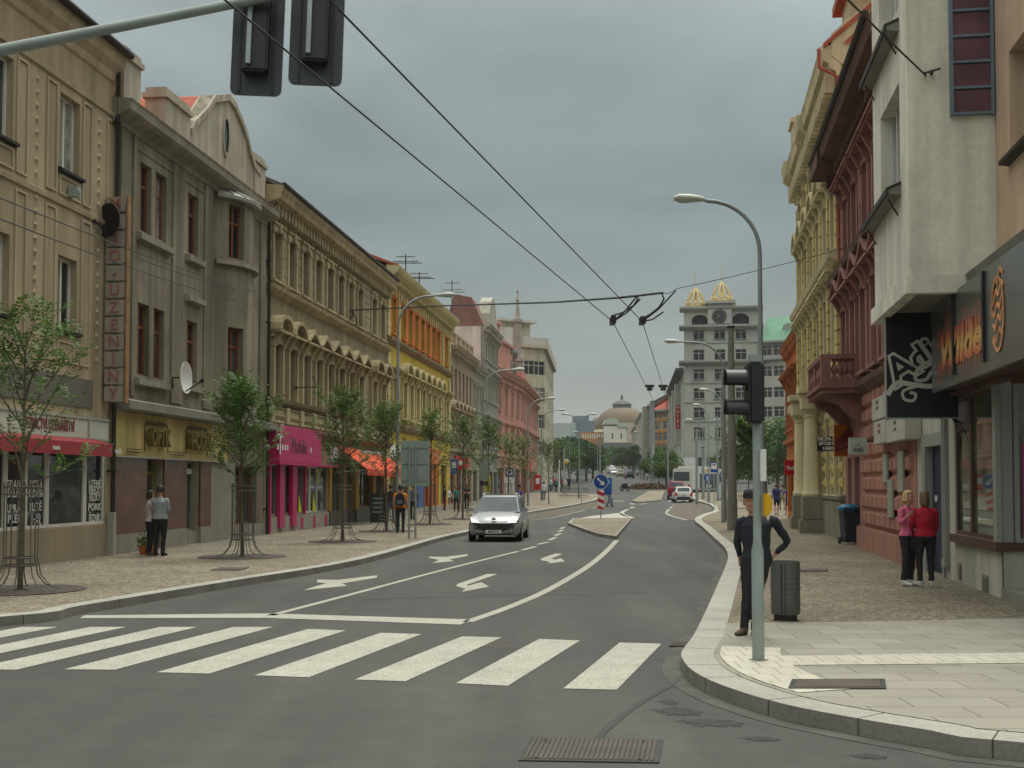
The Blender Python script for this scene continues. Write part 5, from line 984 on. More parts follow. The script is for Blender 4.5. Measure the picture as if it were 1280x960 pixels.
for i in range(5): u = uc[i]+1.75; mb.box(u-.3, u+.3, -.12, -.002, 11.95, 14.2); mb.box(u-.35, u+.35, -.1, -.002, 8.5, 8.94)
build_each(mb, 'relief_panel', M['pal_orn'], H7); MB().box(.1, L-.1, -.06, -.002, 13.95, 14.29).build('frieze', M['pal_orn'], H7)
for i in range(7):
    u = uc[0]-.72+2.45*i; quoins(H7, M['pal'], u-.32, u+.32, 5.45, 8.9, .22, .46, .05, 'banded_pilaster'); quoins(H7, M['pal'], u-.3, u+.3, 9.45, 14.2, .2, .46, .05, 'banded_pilaster')
for px in (1002, 1014.5):
    u = F.u(px, 600, .5); c = MB(); c.box(u-.5, u+.5, -.95, -.003, 0, .6); c.box(u-.42, u+.42, -.86, -.003, .6, 1.45); c.build('column_pedestal', M['pal_base'], H7, bevel=.03)
    c = MB(); c.lathe([(.36, 1.45), (.38, 1.55), (.31, 1.65), (.3, 2.6), (.265, 4.3), (.3, 4.35), (.27, 4.4), (.36, 4.62)], 16, (u, -.48, 0)); c.box(u-.42, u+.42, -.86, -.003, 4.62, 5.2); c.build('column', M['pal_trim'], H7, smooth=35); MB().box(u-.55, u+.55, -.98, -.003, 5.2, 5.42).build('column_entablature', M['pal_trim'], H7)
band(H7, 'stone_base', M['pal_base'], .02, L-.02, 0, 1.35, .16)
cornice(H7, 'base_moulding', M['pal_base'], 0, L, [(0, 1.36), (.2, 1.38), (.22, 1.5), (0, 1.56)]); dmd = MB()
for i in range(6):
    for k in range(5):
        for s in (-.42, 1.3):
            u = uc[i]+s+.13; z = 1.75+.5*k; dmd.loft([[(u-.2, -.02, z), (u+.2, -.02, z), (u+.2, -.02, z+.4), (u-.2, -.02, z+.4)], [(u-.02, -.18, z+.18), (u+.02, -.18, z+.18), (u+.02, -.18, z+.22), (u-.02, -.18, z+.22)]])
build_each(dmd, 'diamond_blocks', M['pal'], H7); MB().tube([(L+.12, -.7, 15.8), (L+.12, -.68, 15.2), (L+.12, -.15, 14.9), (L+.12, -.12, 8.5)], .06, 8).build('downpipe', M['red_tile'], H7, smooth=40)
dm = MB(); dm.box(L-4.5, L-2.2, .6, 3.5, 16.6, 18.7); dm.build('roof_dormer', M['pal_trim'], H7); MB().box(L-4.9, L-1.8, .3, 4, 18.7, 19.0).build('dormer_roof', M['red_tile'], H7); MB().box(.4, 1.8, -.4, .8, 16.05, 17.6).box(.3, 1.9, -.5, .9, 17.6, 17.8).build('chimney', M['pal_trim'], H7)
# ------------------------------------------------------------------ orange house
M['ora'] = stucco('orange_stucco', (.48, .17, .065), .1, .2); M['ora_trim'] = stucco('orange_trim', (.42, .17, .08), .1, .2)
F = Fac(Rf(984), Rf(1003)); H8 = plain_house('orange_house', 'low orange house beside the yellow palace with dark brown eaves', F, 8.6, [(4.6, 6.8)], 4, M['ora'], M['ora_trim'], 'flat', .4, rise=2.0, shops=2)
blade_sign(981, 1000, 575, 594, 55, 'red_sign', [('Reda?', .26)], 'red square sign hanging before the orange house', 'chalk')
# ------------------------------------------------------------------ the end of the street: clock tower block, far row, domed hall, hills
M['stone'] = stucco('clock_stone', (.44, .45, .40), .1, .06, .12); M['stone_trim'] = stucco('clock_trim', (.36, .37, .33), .1, .06, .12); M['copper'] = mat('copper_green', (.17, .36, .24), .6, .15, .4, .08, streak=.2); M['gold'] = mat('gilded', (.62, .5, .25), .45, .15, 3, .05, metal=.2); M['dark_roof'] = mat('dark_slate', (.1, .1, .1), .8, .2, .5)
DC = 206.0; zc0 = ground(DC); pc0, pc1 = atd(856, 600, DC), atd(952, 600, DC-2)
F = Fac(pc0[:2], pc1[:2]); HK = thing('clock_tower_building', 'grey stone corner block with a clock and two gilded openwork domes on its roof', 'building', (*F.P0, zc0), F.a)
zz = lambda py: atd(900, py, DC).z-zc0
uu = lambda px: F.u(px, 600)
rows = [(421, 18), (445, 0), (467, 0), (491, 0), (515, 0), (539, 0)]; ops = []
for py in (418, 444, 468, 492, 516, 541):
    for px in (874.5, 901, 927.5): u = uu(px); ops.append((u-.95, u+.95, zz(py+6.6), zz(py-6.6)))
gop = [(uu(a), uu(b), .5, 4.2) for a, b in ((862, 880), (884, 905), (910, 930), (934, 948))]
arch = [(uu(866), uu(886), zz(408), zz(394)), (uu(917), uu(938), zz(407), zz(393))]
mb = MB(); wall_grid(mb, F.L, -1, zz(386), ops+gop+arch, .5); shell(mb, F.L, -1, zz(386), 13.5); mb.build('wall', M['stone'], HK)
for o in ops: window(HK, o, 'white_frame', 'pane_dark', .4, 'cross', sill=.25, sillm=M['stone_trim'])
for o in gop: window(HK, o, 'brown_frame', 'pane_street', .4, 'two', name='shop_window')
for a, b, c, d in arch:
    am = MB(); n = 10; uc_, r_ = (a+b)/2, (b-a)/2; sp = d-r_*.75
    am.face(*[(a, .49, c), (b, .49, c), (b, .49, d), (a, .49, d)]); ao = am.build('belfry_opening', M['black'], HK)
    for s in (-1, 1):
        k = MB(); pts = [(uc_+s*r_*math.cos(t*math.pi/2/n), sp+(d-sp)*math.sin(t*math.pi/2/n)) for t in range(n+1)]; k.slab(pts+[(uc_+s*r_, d+.01)], -.01, .3); k.build('arch_spandrel', M['stone'], ao)
for py, o in ((409, 1.0), (453, 1.1), (386, .9)): z = zz(py); cornice(HK, 'cornice', M['stone_trim'], -o*.8, F.L+o*.5, [(0, z-.7), (o*.4, z-.5), (o, z-.1), (o, z+.25), (0, z+.4)])
for py in (430, 480, 504, 528): z = zz(py); cornice(HK, 'string_course', M['stone_trim'], 0, F.L, [(0, z), (.15, z+.05), (.15, z+.25), (0, z+.3)])
cb0, cb1 = uu(886), uu(916); MB().box(cb0, cb1, -.7, 5, zz(409)+.4, zz(381)).box(cb0-.5, cb1+.7, -1.2, 5.5, zz(381), zz(378)).build('clock_block', M['stone'], HK)
uc_, z_ = uu(900.5), zz(397); ck = MB(); ck.lathe([(1.22, -.86), (1.22, -.7)], 28, (uc_, 0, z_), axis='y'); co = ck.build('clock', mat('clock_face', (.035, .038, .04), .5), HK); hd = MB()
for k in range(12): a = k*math.pi/6; hd.slab([(uc_+r*math.cos(a+w_), z_+r*math.sin(a+w_)) for r, w_ in ((.9, -.05), (1.1, -.04), (1.1, .04), (.9, .05))], -.875, -.862)
for a, l, w_ in ((R_(140), 1.0, .05), (R_(215), .7, .07)): hd.slab([(uc_-w_*math.sin(a), z_+w_*math.cos(a)), (uc_+w_*math.sin(a), z_-w_*math.cos(a)), (uc_+l*math.cos(a), z_+l*math.sin(a))], -.9, -.876)
hd.build('clock_hands', mat('clock_gold', (.4, .36, .25), .5), co)
def crown_dome(px, pyb, pyt, w_, bell):
    z0, z1 = zz(pyb), zz(pyt); u, r = uu(px), w_/1500*DC/2; h = z1-z0; g = MB(); yc = 3.0; g.lathe([(r, 0), (r, h*.16), (r*.9, h*.2)], 12, (u, yc, z0))
    for k in range(10):
        a = k*2*math.pi/10; g.tube([(u+r*q*math.cos(a), yc+r*q*math.sin(a), z0+h*p) for q, p in ((.92, .2), (.9, .38), (.72, .6), (.45, .8), (.12, .95))], .13, 5); g.lathe([(.16, 0), (.28, h*.1), (.05, h*.2)], 6, (u+r*math.cos(a+.3), yc+r*math.sin(a+.3), z0+h*.17))
    g.lathe([(.3, h*.9), (.4, h*.97), (.06, h*1.02), (.05, h*1.55), (.02, h*1.7)], 8, (u, yc, z0))
    if bell: g.lathe([(.1, h*.75), (.35, h*.62), (.6, h*.42), (.7, h*.4)], 10, (u, yc, z0))
    else: g.tube([(u, yc, z0), (u, yc, z0+h*.8)], .25, 6)
    g.build('gilded_dome', M['gold'], HK, smooth=40)
crown_dome(871, 384, 357, 24, False); crown_dome(904, 379, 350, 26, True)
fs = [MB().box(uu(856)-1.2, uu(860), -.01, 13, zz(480), zz(453))]
# left flank going down the street
pl = atd(841, 600, 262); FL = Fac(pl[:2], (pc0.x+(pl.x-pc0.x)*.03, pc0.y+(pl.y-pc0.y)*.03)); fl = thing('clock_tower_flank', 'grey street side of the clock tower block with bay windows and a sloping eave', 'building', (*FL.P0, zc0), FL.a); n = 7
ops = [(FL.L*(i+.5)/n-.8, FL.L*(i+.5)/n+.8, zz(py+6.5), zz(py-6.5)) for i in range(n) for py in (468, 492, 516, 541)]
mb = MB(); wall_grid(mb, FL.L, -1, zz(461), ops, .4); shell(mb, FL.L, -1, zz(461), 12); mb.build('wall', M['stone'], fl)
for o in ops: window(fl, o, 'white_frame', 'pane_mid', .35, 'cross')
z = zz(461); cornice(fl, 'eave', M['dark_roof'], 0, FL.L, [(0, z-.4), (1.4, z), (1.4, z+.3), (0, z+.5)]); bm = MB()
for i in (1, 3, 5): bm.box(FL.L*i/n-1.6, FL.L*i/n+1.6, -1.0, -.01, zz(553), zz(470))
build_each(bm, 'bay', M['stone'], fl); MB().box(FL.L-30, FL.L, 2, 11, z+.2, zz(445)).build('attic_storey', M['stone'], fl)
hs = thing('hotel_sign', 'tall narrow red sign with white letters on the grey flank of the clock block', 'sign', tuple(atd(847.5, 536, 220))); MB().box(-.45, .45, 0, .3, 0, 4.4).build('panel', M['red_sign'], hs)
for i, ch in enumerate('HOTEL'): text(ch, .75, 'letter', M['chalk'], hs, (0, -.02, 3.95-.85*i), bold=.02)
# right wing with the green roof
pw = atd(1012, 600, 200); FW = Fac(pc1[:2], pw[:2]); wg = thing('green_roof_wing', 'grey wing with a pale green copper roof right of the clock tower', 'building', (*FW.P0, zc0), FW.a); n = 4
ops = [(FW.L*(i+.5)/n-.9, FW.L*(i+.5)/n+.9, zz(py+6.5), zz(py-6.5)) for i in range(n) for py in (440, 466, 492, 516, 541)]
mb = MB(); wall_grid(mb, FW.L, -1, zz(431), ops, .4); shell(mb, FW.L, -1, zz(431), 10); mb.build('wall', M['stone'], wg)
for o in ops: window(wg, o, 'white_frame', 'pane_mid', .35, 'cross')
for py, oo in ((431, .8), (452, .7)): z = zz(py); cornice(wg, 'cornice', M['stone_trim'], 0, FW.L, [(0, z-.3), (oo, z), (oo, z+.3), (0, z+.4)])
rm = MB(); z = zz(431)+.3; zt = zz(395); rm.loft([[(x, -.6, z), (x, 4.5, zt), (x, 9, zt), (x, 10, z)] for x in (0, FW.L)])
for i in range(24): x = FW.L*(i+.5)/24; rm.tube([(x, -.62, z+.05), (x, 4.48, zt+.05)], .07, 4)
rm.build('roof', M['copper'], wg); dmm = MB(); u = FW.u(984); dmm.lathe([(1.1, 0), (1.1, 3)], 14, (u, 1.5, z+2.0), axis='y'); dmm.build('roof_dormer', M['stone_trim'], wg)
# far row right of the street, from the clock block towards the dome
def far_block(name, label, pts, H, m, n, rws, roofm, rise=3, group=None):
    F = Fac(pts[0], pts[1]); z0 = ground(pts[0][1]*.5+pts[1][1]*.5); t = thing(name, label, 'building', (*F.P0, z0), F.a, group); fh = (H-4.5)/rws; ops = [(F.L*(i+.5)/n-.65, F.L*(i+.5)/n+.65, 4.8+fh*k+.6, 4.8+fh*k+2.4) for i in range(n) for k in range(rws)]
    mb = MB(); wall_grid(mb, F.L, -2, H, ops, .3); shell(mb, F.L, -2, H, 11); mb.build('wall', M[m], t)
    for i, o in enumerate(ops): window(t, o, 'white_frame', rnd_pane(i), .25, 'cross')
    cornice(t, 'cornice', M['pale_trim'], -.2, F.L+.2, [(0, H-.4), (.6, H-.1), (.6, H+.2), (0, H+.3)]); roof(t, 0, F.L, H+.25, 5, rise, M[roofm], .5)
    band(t, 'shopfronts', M['tin_grey'], 0, F.L, .1, 3.8, .1); return t
XY = lambda px, d: tuple(atd(px, 600, d)[:2])
M['ochre_wall'] = stucco('ochre_orange_wall', (.45, .25, .10), .1, .2); M['far_grey'] = stucco('far_grey_wall', (.36, .35, .31), .1, .2); M['far_cream'] = stucco('far_cream_wall', (.46, .42, .33), .1, .2)
F = far_block('orange_block', 'orange ochre corner house with red dormers below the clock block', (XY(818, 262), XY(846, 255)), 14.5, 'ochre_wall', 5, 4, 'red_tile', 4)
far_block('orange_block_flank', 'orange street side of the ochre corner house', (XY(815, 300), XY(818, 262)), 14.5, 'ochre_wall', 9, 4, 'red_tile', 4)
far_block('grey_block', 'slim grey house with dark roof left of the orange house', (XY(804, 355), XY(813, 302)), 17.0, 'far_grey', 10, 5, 'dark_roof', 3)
far_block('cream_row_house', 'pale cream house at the far right end of the street', (XY(795, 420), XY(803, 357)), 17.0, 'far_cream', 12, 5, 'dark_roof', 2.5); far_block('far_row_house', 'distant pale house partly hiding the foot of the dome', (XY(790, 470), XY(795, 422)), 15.0, 'far_grey', 8, 4, 'dark_roof', 2)
ch = atd(816, 512, 300); tag(MB().box(-1.5, 1.5, 0, 3, -14, 3).build('brick_stack', M['far_grey'], None, (atd(813, 525, 306).x, 309, atd(813, 512, 306).z-2)), 'tall dark grey stack rising between the grey and orange houses', 'chimney')
# domed hall
M['dome'] = mat('dome_sheet', (.14, .10, .05), .7, .15, .1, .1, streak=.15, stain=((.10, .085, .075), .035, .95)); M['dome_white'] = stucco('hall_white', (.74, .70, .60), .05, .05, .1); M['lantern'] = mat('lantern_grey', (.12, .135, .14), .6)
DD = 520.0; zd = ground(DD); dc = atd(781, 600, DD); DH = thing('domed_hall', 'distant round hall with a big brown dome, lantern and white arched front', 'building', (dc.x, DD, zd)); zq = lambda py: atd(781, py, DD).z-zd; s_ = DD/1500
R0 = 36*s_; zs = zq(536); zt = zq(508); mb = MB(); mb.lathe([(R0*math.cos(t*.13), zs+(zt-zs)*math.sin(t*.13)/math.sin(1.17)) for t in range(10)], 28, (0, R0, 0)); mb.build('dome', M['dome'], DH, smooth=50)
mb = MB(); mb.lathe([(12.5*s_, zq(510)), (11.5*s_, zq(503.5))], 16, (0, R0, 0)); mb.build('lantern', M['lantern'], DH); mb = MB(); mb.lathe([(13.5*s_, zq(503.5)), (9*s_, zq(500)), (2*s_, zq(497)), (1.2*s_, zq(495)), (1.6*s_, zq(493.5)), (.3*s_, zq(490))], 16, (0, R0, 0)); mb.build('lantern_roof', M['dark_roof'], DH)
mb = MB(); mb.lathe([(R0, -2), (R0, zs)], 28, (0, R0, 0)); mb.build('drum', M['dome_white'], DH)
wx0, wx1 = -27*s_, 15*s_; ops = [(u-1.1*s_, u+1.1*s_, zq(549), zq(542)) for u in (-16*s_, -5*s_, 6*s_)]; mb = MB()
for o in ops: o
wall_grid(mb, wx1-wx0, -2, zq(533), [(a-wx0, b-wx0, c, d) for a, b, c, d in ops], .6); fw = mb.build('front', M['dome_white'], DH, loc=(wx0, -3, 0))
for a, b, c, d in ops: window(DH, (a, b, c, d), 'white_frame', 'pane_dark', .4, 'tee', y=-3)
mb = MB(); mb.box(-10.5*s_, 7*s_, -3.6, 0, zq(534), zq(529)); n = 12; cxx = -17*s_+0; mb.slab([((-17+10*math.cos(t*math.pi/n))*s_, zq(531)+9*s_*math.sin(t*math.pi/n)*.95) for t in range(n+1)], -3.4, 4); mb.build('half_dome', mat('pale_green_dome', (.42, .46, .38), .7), DH)
mb = MB(); mb.box(3*s_, 30*s_, -4, 8, -2, zq(535)); mb.slab([(1*s_, zq(535)), (30*s_, zq(535)), (30*s_, zq(524)), (24*s_, zq(524)), (4*s_, zq(531))], -4, 4); mb.build('side_wing', mat('pinkish_wing', (.5, .4, .33), .8, .1, .2), DH)
mb = MB(); mb.box(-54*s_, -26*s_, 0, 10, -2, zq(540)); mb.build('low_wing', M['ochre_wall'], DH); mb = MB()
for k in range(9): mb.box((-52.5+2.9*k)*s_, (-51.2+2.9*k)*s_, -.05, -.001, zq(548), zq(542.5))
build_each(mb, 'low_wing_window', M['dome_white'], DH)
mb = MB(); mb.box(-29*s_, 14*s_, -8, -3.05, zq(566), zq(554)); mb.build('front_canopy', M['tin_grey'], DH)
# wooded hills
M['hill'] = mat('wooded_hill', (.04, .058, .042), .95, .35, .012, .2)
def ridge(name, y, xs, hs, dep):
    mb = MB(); random.seed(int(y)); n = 260; P = []
    for i in range(n+1):
        t = i/n; x = xs[0]+(xs[1]-xs[0])*t; k = t*(len(hs)-1); j = min(int(k), len(hs)-2); f = k-j; h = hs[j]*(1-f)+hs[j+1]*f; P.append((x, h+random.uniform(-.04, .04)*h+random.choice((0, 0, 0, .06))*h))
    mb.loft([[(x, y-dep*.5, -5) for x, h in P], [(x, y-dep*.2, h*.55+math.sin(x*.02)*4) for x, h in P], [(x, y, h) for x, h in P], [(x, y+dep, h*.7) for x, h in P], [(x, y+dep*1.5, -5) for x, h in P]], False, False)
    return struct(name, mb, M['hill'])
ridge('hills', 2300, (-1200, 1400), [60, 90, 110, 120, 130, 120, 125, 110, 112, 100, 80, 70], 500); ridge('near_hills', 1250, (-600, 500), [40, 46, 50, 52, 50, 46, 50, 52, 46, 30], 200)
tag(MB().box(0, 24, 0, 30, -40, 0).box(-3, 9, 5, 20, 0, 4).build('hill_block', mat('hill_block', (.13, .17, .2), .8), None, tuple(atd(722, 526, 900))), 'bluish slab block in front of the wooded hill left of the dome', 'building')
tag(MB().box(0, 45, 0, 20, -12, 0).build('low_hall', M['ochre_wall'], None, tuple(atd(700, 560, 600))), 'long low ochre hall half hidden behind the trees left of the dome', 'building')
# ------------------------------------------------------------------ traffic signals
M['sig_green'] = mat('green_grey_pole', (.29, .33, .305), .5, .12, 2.5, .06, metal=.2, streak=.15); M['sig_black'] = paint('signal_black', (.014, .015, .016), .45); M['board_black'] = mat('backing_board', (.035, .04, .042), .5, .12, 2); M['yellow_box'] = paint('push_button_yellow', (.62, .36, .02), .4); M['board_edge'] = paint('board_edge_white', (.6, .6, .6))
p = at(948, 826, .13); sp = thing('traffic_light', 'traffic light on a grey green pole with a yellow push button box', 'traffic light', tuple(p)); H_ = atd(948, 456, p.y).z-p.z; k = p.y/1500
mb = MB(); mb.lathe([(7.6*k, 0), (7.6*k, (826-690)*k), (5.2*k, (826-678)*k), (5.0*k, H_+.1)], 20); mb.build('pole', M['sig_green'], sp, smooth=30); MB().lathe([(.1, .0), (.1, .012)], 16).build('base_ring', M['kerb_dark'], sp)
hd = MB(); zh = H_-.6; x0 = -13*k; hd.box(x0, x0+20*k, -.16, .12, zh, H_+.02); ho = hd.build('signal_head', M['sig_black'], sp, bevel=.03)
for z in (zh+.14, zh+.44):
    vb = MB(); n = 10; xs = (x0-.0, x0-.21)
    vb.loft([[(x, -.02+.125*math.cos(a), z+.11*math.sin(a)) for a in [math.pi*(-.12+1.24*t/n) for t in range(n+1)]]+[(x, -.02+.115*math.cos(a), z+.1*math.sin(a)) for a in [math.pi*(-.12+1.24*t/n) for t in range(n, -1, -1)]] for x in xs]); vb.build('signal_visor', M['sig_black'], sp, smooth=40)
    vb = MB(); vb.lathe([(.1, 0), (.1, .02)], 16, (x0-.02, -.02, z), axis='x'); vb.build('signal_lens', mat('dark_lens', (.02, .02, .018), .2), sp)
MB().box(-.07, .05, -.05, .05, H_+.02, H_+.1).build('head_clamp', M['sig_green'], sp)
pb = MB(); zb = (826-665)*k+.2; pb.loft([[(.05, -.11, zb-.06), (.12, -.11, zb-.02), (.14, -.11, zb+.1), (.1, -.11, zb+.17), (.05, -.11, zb+.18)], [(.05, -.02, zb-.06), (.12, -.02, zb-.02), (.14, -.02, zb+.1), (.1, -.02, zb+.17), (.05, -.02, zb+.18)]]); pb.build('push_button', M['yellow_box'], sp, bevel=.012); MB().box(.02, .075, -.1, -.03, zb+.3, zb+.62).build('sticker', M['white'], sp)
# mast arm with the two signal backs
dM = 12.0; a0 = atd(0, 63, dM); a1 = atd(346, -6, dM); e = (a1-a0); base = a0-e*1.55; mp_ = thing('mast_arm_signal', 'green grey mast arm carrying two black signal boards seen from behind', 'traffic light', (base.x, dM, .13))
mb = MB(); mb.lathe([(.14, 0), (.14, 1.2), (.1, 1.3), (.085, base.z+.6)], 16); mb.build('mast', M['sig_green'], mp_, smooth=30)
q0 = Vector((0, 0, base.z-.13)); mb = MB(); q1 = a1+e*.06-Vector((base.x, dM, .13)); mid = (a0-Vector((base.x, dM, .13))); mb.tube([q0, q0*.5+mid*.5, mid, q1], [.09, .075, .06, .045], 12); mb.build('arm', M['sig_green'], mp_, smooth=40)
for px0, px1, pyb, tl in ((282, 347, 110, R_(1.5)), (356, 424, 97, R_(1.5))):
    c = atd((px0+px1)/2, pyb, dM); w_ = (px1-px0)/1500*dM; h_ = 1.35; r = .07; out = []
    for cx_, cz_, a0_ in ((w_/2-r, r, -90), (w_/2-r, h_-r, 0), (-w_/2+r, h_-r, 90), (-w_/2+r, r, 180)):
        for t in range(5): a = R_(a0_+t*22.5); out.append((cx_+r*math.cos(a), cz_+r*math.sin(a)))
    bd = MB(); bd.slab(out, .10, .115); bd.i = 1; bd.slab([(x*1.018, (z-h_/2)*1.008+h_/2) for x, z in out], .117, .124); bo = bd.build('signal_board', [M['board_black'], M['board_edge']], mp_, loc=(c.x-base.x, .1, c.z-.13)); bo.rotation_euler = (R_(-3), tl, R_(3))
    hb = MB(); hb.box(-.13, .13, -.06, .099, .2, 1.2); hb.build('signal_box', M['sig_black'], bo, bevel=.02); hb = MB(); hb.box(-.08, -.035, -.1, -.061, .26, 1.2); hb.build('mounting_rail', M['galv'], bo); hb = MB()
    for x in (-.17, .17): hb.box(x-.012, x+.012, .085, .099, .02, h_-.02)
    build_each(hb, 'board_stiffener', M['sig_black'], bo); hb = MB(); hb.box(-.1, .0, -.14, -.06, .98, 1.14); hb.build('clamp', M['galv'], bo); vz = MB()
    for z in (.36, .68, 1.0): vz.lathe([(.11, 0), (.12, .25)], 14, (0, .13, z), axis='y', caps=False)
    build_each(vz, 'visor', M['sig_black'], bo)
# ------------------------------------------------------------------ street lamps
M['lamp_shell'] = mat('lamp_shell', (.5, .52, .47), .4, .06, 2); M['lamp_glass'] = mat('lamp_glass', (.55, .57, .5), .2, .05, 2); M['lamp_pole'] = mat('lamp_pole_grey', (.26, .29, .29), .5, .12, 2, .05, metal=.3)
def lamp_head(t, x, z, dr, y=0, s=1.0):
    hb = MB(); hb.loft([[(x+dr*l*s, y+w_*s*math.cos(a), z+(h_*math.sin(a)+o)*s) for a in [i*2*math.pi/12 for i in range(12)]] for l, w_, h_, o in ((0, .05, .05, 0), (.12, .1, .075, .01), (.35, .16, .1, .02), (.6, .16, .09, .03), (.72, .08, .05, .02))]); h = hb.build('lamp_head', M['lamp_shell'], t, smooth=50)
    gb_ = MB(); gb_.loft([[(x+dr*l*s, y+w_*s*math.cos(a), z+(.0-.09*math.sin(a)*q)*s) for a in [i*math.pi/8 for i in range(9)]] for l, w_, q in ((.28, .08, .3), (.38, .14, 1.0), (.58, .14, 1.0), (.68, .06, .3))], False, False); gb_.build('lamp_glass', M['lamp_glass'], h, smooth=50)
def street_lamp(label, base, H, arms, r=.085, ry=0, s=1.0):
    t = thing('street_lamp', label, 'street lamp', tuple(base), ry, 'curved street lamps'); mb = MB(); R = 1.25
    mb.lathe([(r*1.25, 0), (r*1.2, 1.6), (r*.85, 1.75), (r*.55, H-R)], 12); mb.build('pole', M['lamp_pole'], t, smooth=30)
    for dr, L_ in arms:
        ab = MB(); ab.tube([(0, 0, H-R)]+[(dr*R*(1-math.cos(a)), 0, H-R+R*math.sin(a)*.97) for a in [math.pi/2*i/8 for i in range(1, 9)]]+[(dr*L_, 0, H-.0)], [r*.55]*9+[r*.42], 8); ab.build('arm', M['lamp_pole'], t, smooth=50); lamp_head(t, dr*L_, H, dr, s=s)
def lamp_px(label, px, pyb, d, pyt, pxh, h=.13, **kw):
    b = atd(px, 600, d); g_ = ground(d)+h; tp = atd(px, pyt, d); L_ = abs(atd(pxh, pyt, d).x-b.x); dr = 1 if pxh > px else -1
    street_lamp(label, (b.x, d, g_), tp.z-g_, [(dr, L_)], **kw)
lamp_px('tall curved lamp behind the traffic light on the right pavement', 952, 700, 28.2, 249, 880, r=.09); lamp_px('curved lamp standing before the ornate and yellow houses', 497, 660, 47.5, 369, 546); lamp_px('curved lamp before the trimmed house with red hoods', 604, 640, 69, 462, 640); lamp_px('curved lamp whose head shows beside the cream block', 660, 620, 95, 498, 683); lamp_px('curved lamp seen against the cream block edge, farther on', 677, 615, 112, 512.5, 697)
lamp_px('curved lamp with its head left of the clock tower front', 904, 640, 55.6, 427, 850); lamp_px('curved lamp with its head over the clock block second row', 903, 630, 88, 487, 900-14); lamp_px('thin curved lamp before the left part of the clock block', 886, 625, 104, 506, 876); 
bd_ = atd(724, 600, 118); street_lamp('double armed lamp standing left of the blue arrow sign', (bd_.x, 118, ground(118)+.1), atd(724, 519, 118).z-ground(118), [(-1, 1.0), (1, 1.0)]); bd_ = atd(879, 600, 120); street_lamp('double armed lamp before the clock block near the buses', (bd_.x, 120, ground(120)+.1), atd(879, 526, 120).z-ground(120), [(-1, 1.0), (1, 1.0)])
lamp_px('small distant lamp before the dome', 747, 600, 180, 546, 752); lamp_px('small distant lamp left of the dome among trees', 712, 600, 170, 540, 716); lamp_px('distant lamp beside the far row houses', 802, 600, 210, 540, 797)
# ------------------------------------------------------------------ masts
def mast(label, px, pyb, d, pyt, r0, r1, m='concrete', name='catenary_mast', h=.13):
    b = atd(px, 600, d); g_ = ground(d)+h; mb = MB(); Hm = atd(px, pyt, d).z-g_; mb.lathe([(r0, 0), (r0*.97, 1.2), (r0*.9, 1.25), (r1, Hm)], 14); t = thing(name, label, 'mast', (b.x, d, g_), 0, 'masts holding the trolley wires'); mb.build('shaft', M[m], t, smooth=30); mb = MB(); mb.lathe([(r1*1.3, Hm), (r1*1.3, Hm+.08), (.02, Hm+.14)], 12); mb.build('cap', M['dark_metal'], t); return t
mast('thick concrete mast on the right pavement behind the man in dark clothes', 915, 663, 46.2, 410, .205, .115); mast('slim grey mast beside the thick concrete mast', 906, 650, 58, 470, .09, .07, 'lamp_pole'); mast('green grey steel mast at the far right of the crossing', 816, 607, 170, 502, .35, .28, 'lamp_pole'); mast('thin pole right before the dome, behind the blue arrow sign', 750, 610, 125, 548, .11, .08, 'lamp_pole'); mast('thin mast standing before the orange corner house', 835, 612, 150, 525, .13, .1, 'lamp_pole'); mast('thin pale mast left of the double armed lamp', 705, 615, 130, 560, .1, .08, 'galv'); mast('mast before the clock block with the direction sign at its foot', 871, 625, 100, 535, .13, .1, 'lamp_pole'); mast('mast before the clock block nearest to the thick concrete mast', 897, 618, 110, 520, .12, .1, 'lamp_pole'); mast('brown grey mast by the parked bus', 879, 622, 116, 560, .16, .14, 'lamp_pole'); mast('thin white pole beside the crowd at the side street', 699, 614, 125, 575, .09, .07, 'white')
# ------------------------------------------------------------------ trolley wires
def wire(label, pts, r=.012, name='trolley_wire', n=10, sag=0.0):
    mb = MB(); P = []
    for i in range(len(pts)-1):
        for t in range(n): s = t/n; q = Vector(pts[i])*(1-s)+Vector(pts[i+1])*s; q.z -= sag*4*s*(1-s); P.append(q)
    P.append(Vector(pts[-1])); o = P[0].copy(); mb.tube([q-o for q in P], r, 5); return tag(mb.build(name, M['black'], None, tuple(o)), label, 'wire', 'overhead wires')
ZW = 5.75
def atz(px, py, z):
    r = ray(px, py); t = (z-CAMZ)/r[2]; return Vector((r[0]*t, r[1]*t, z))
wa0, wa1, wa2 = atz(285, 3, ZW), atz(766, 402, ZW), atz(815, 497, ZW); wb0, wb1, wb2 = atz(420, 8, ZW), atz(803, 402, ZW), atz(831, 492, ZW)
wa_ = wa0-(wa1-wa0)*.6; wb_ = wb0-(wb1-wb0)*.6; wire('left one of the two trolley wires running down the street', [wa_, wa1, wa2, atz(822, 540, ZW)], .010); wire('right one of the two trolley wires running down the street', [wb_, wb1, wb2, atz(838, 540, ZW)], .010)
lw, rw = atd(437, 388, 54.5), atd(1091, 300, 31.0); s1, s2 = atd(776, 372, 27.5), atd(829, 366, 27.8)
cb = wire('thick sagging cable crossing the street between the ornate and maroon houses', [lw, atd(560, 382, 45), atd(690, 378, 34), s1, s2], .027, 'cross_cable', 6); wire('thin span wire from the wire junction to the maroon house', [s2, atd(845, 361, 28.2), rw], .008, 'span_wire', 8, .05)
ins = MB()
for px, d in ((455, 53), (476, 51), (550, 46), (580, 43.5), (626, 39.5), (661, 36.5), (702, 33.3), (740, 30.5)): q = atd(px, {455: 389, 476: 391}.get(px, 383-(px-550)*.04), d)
jn = MB()
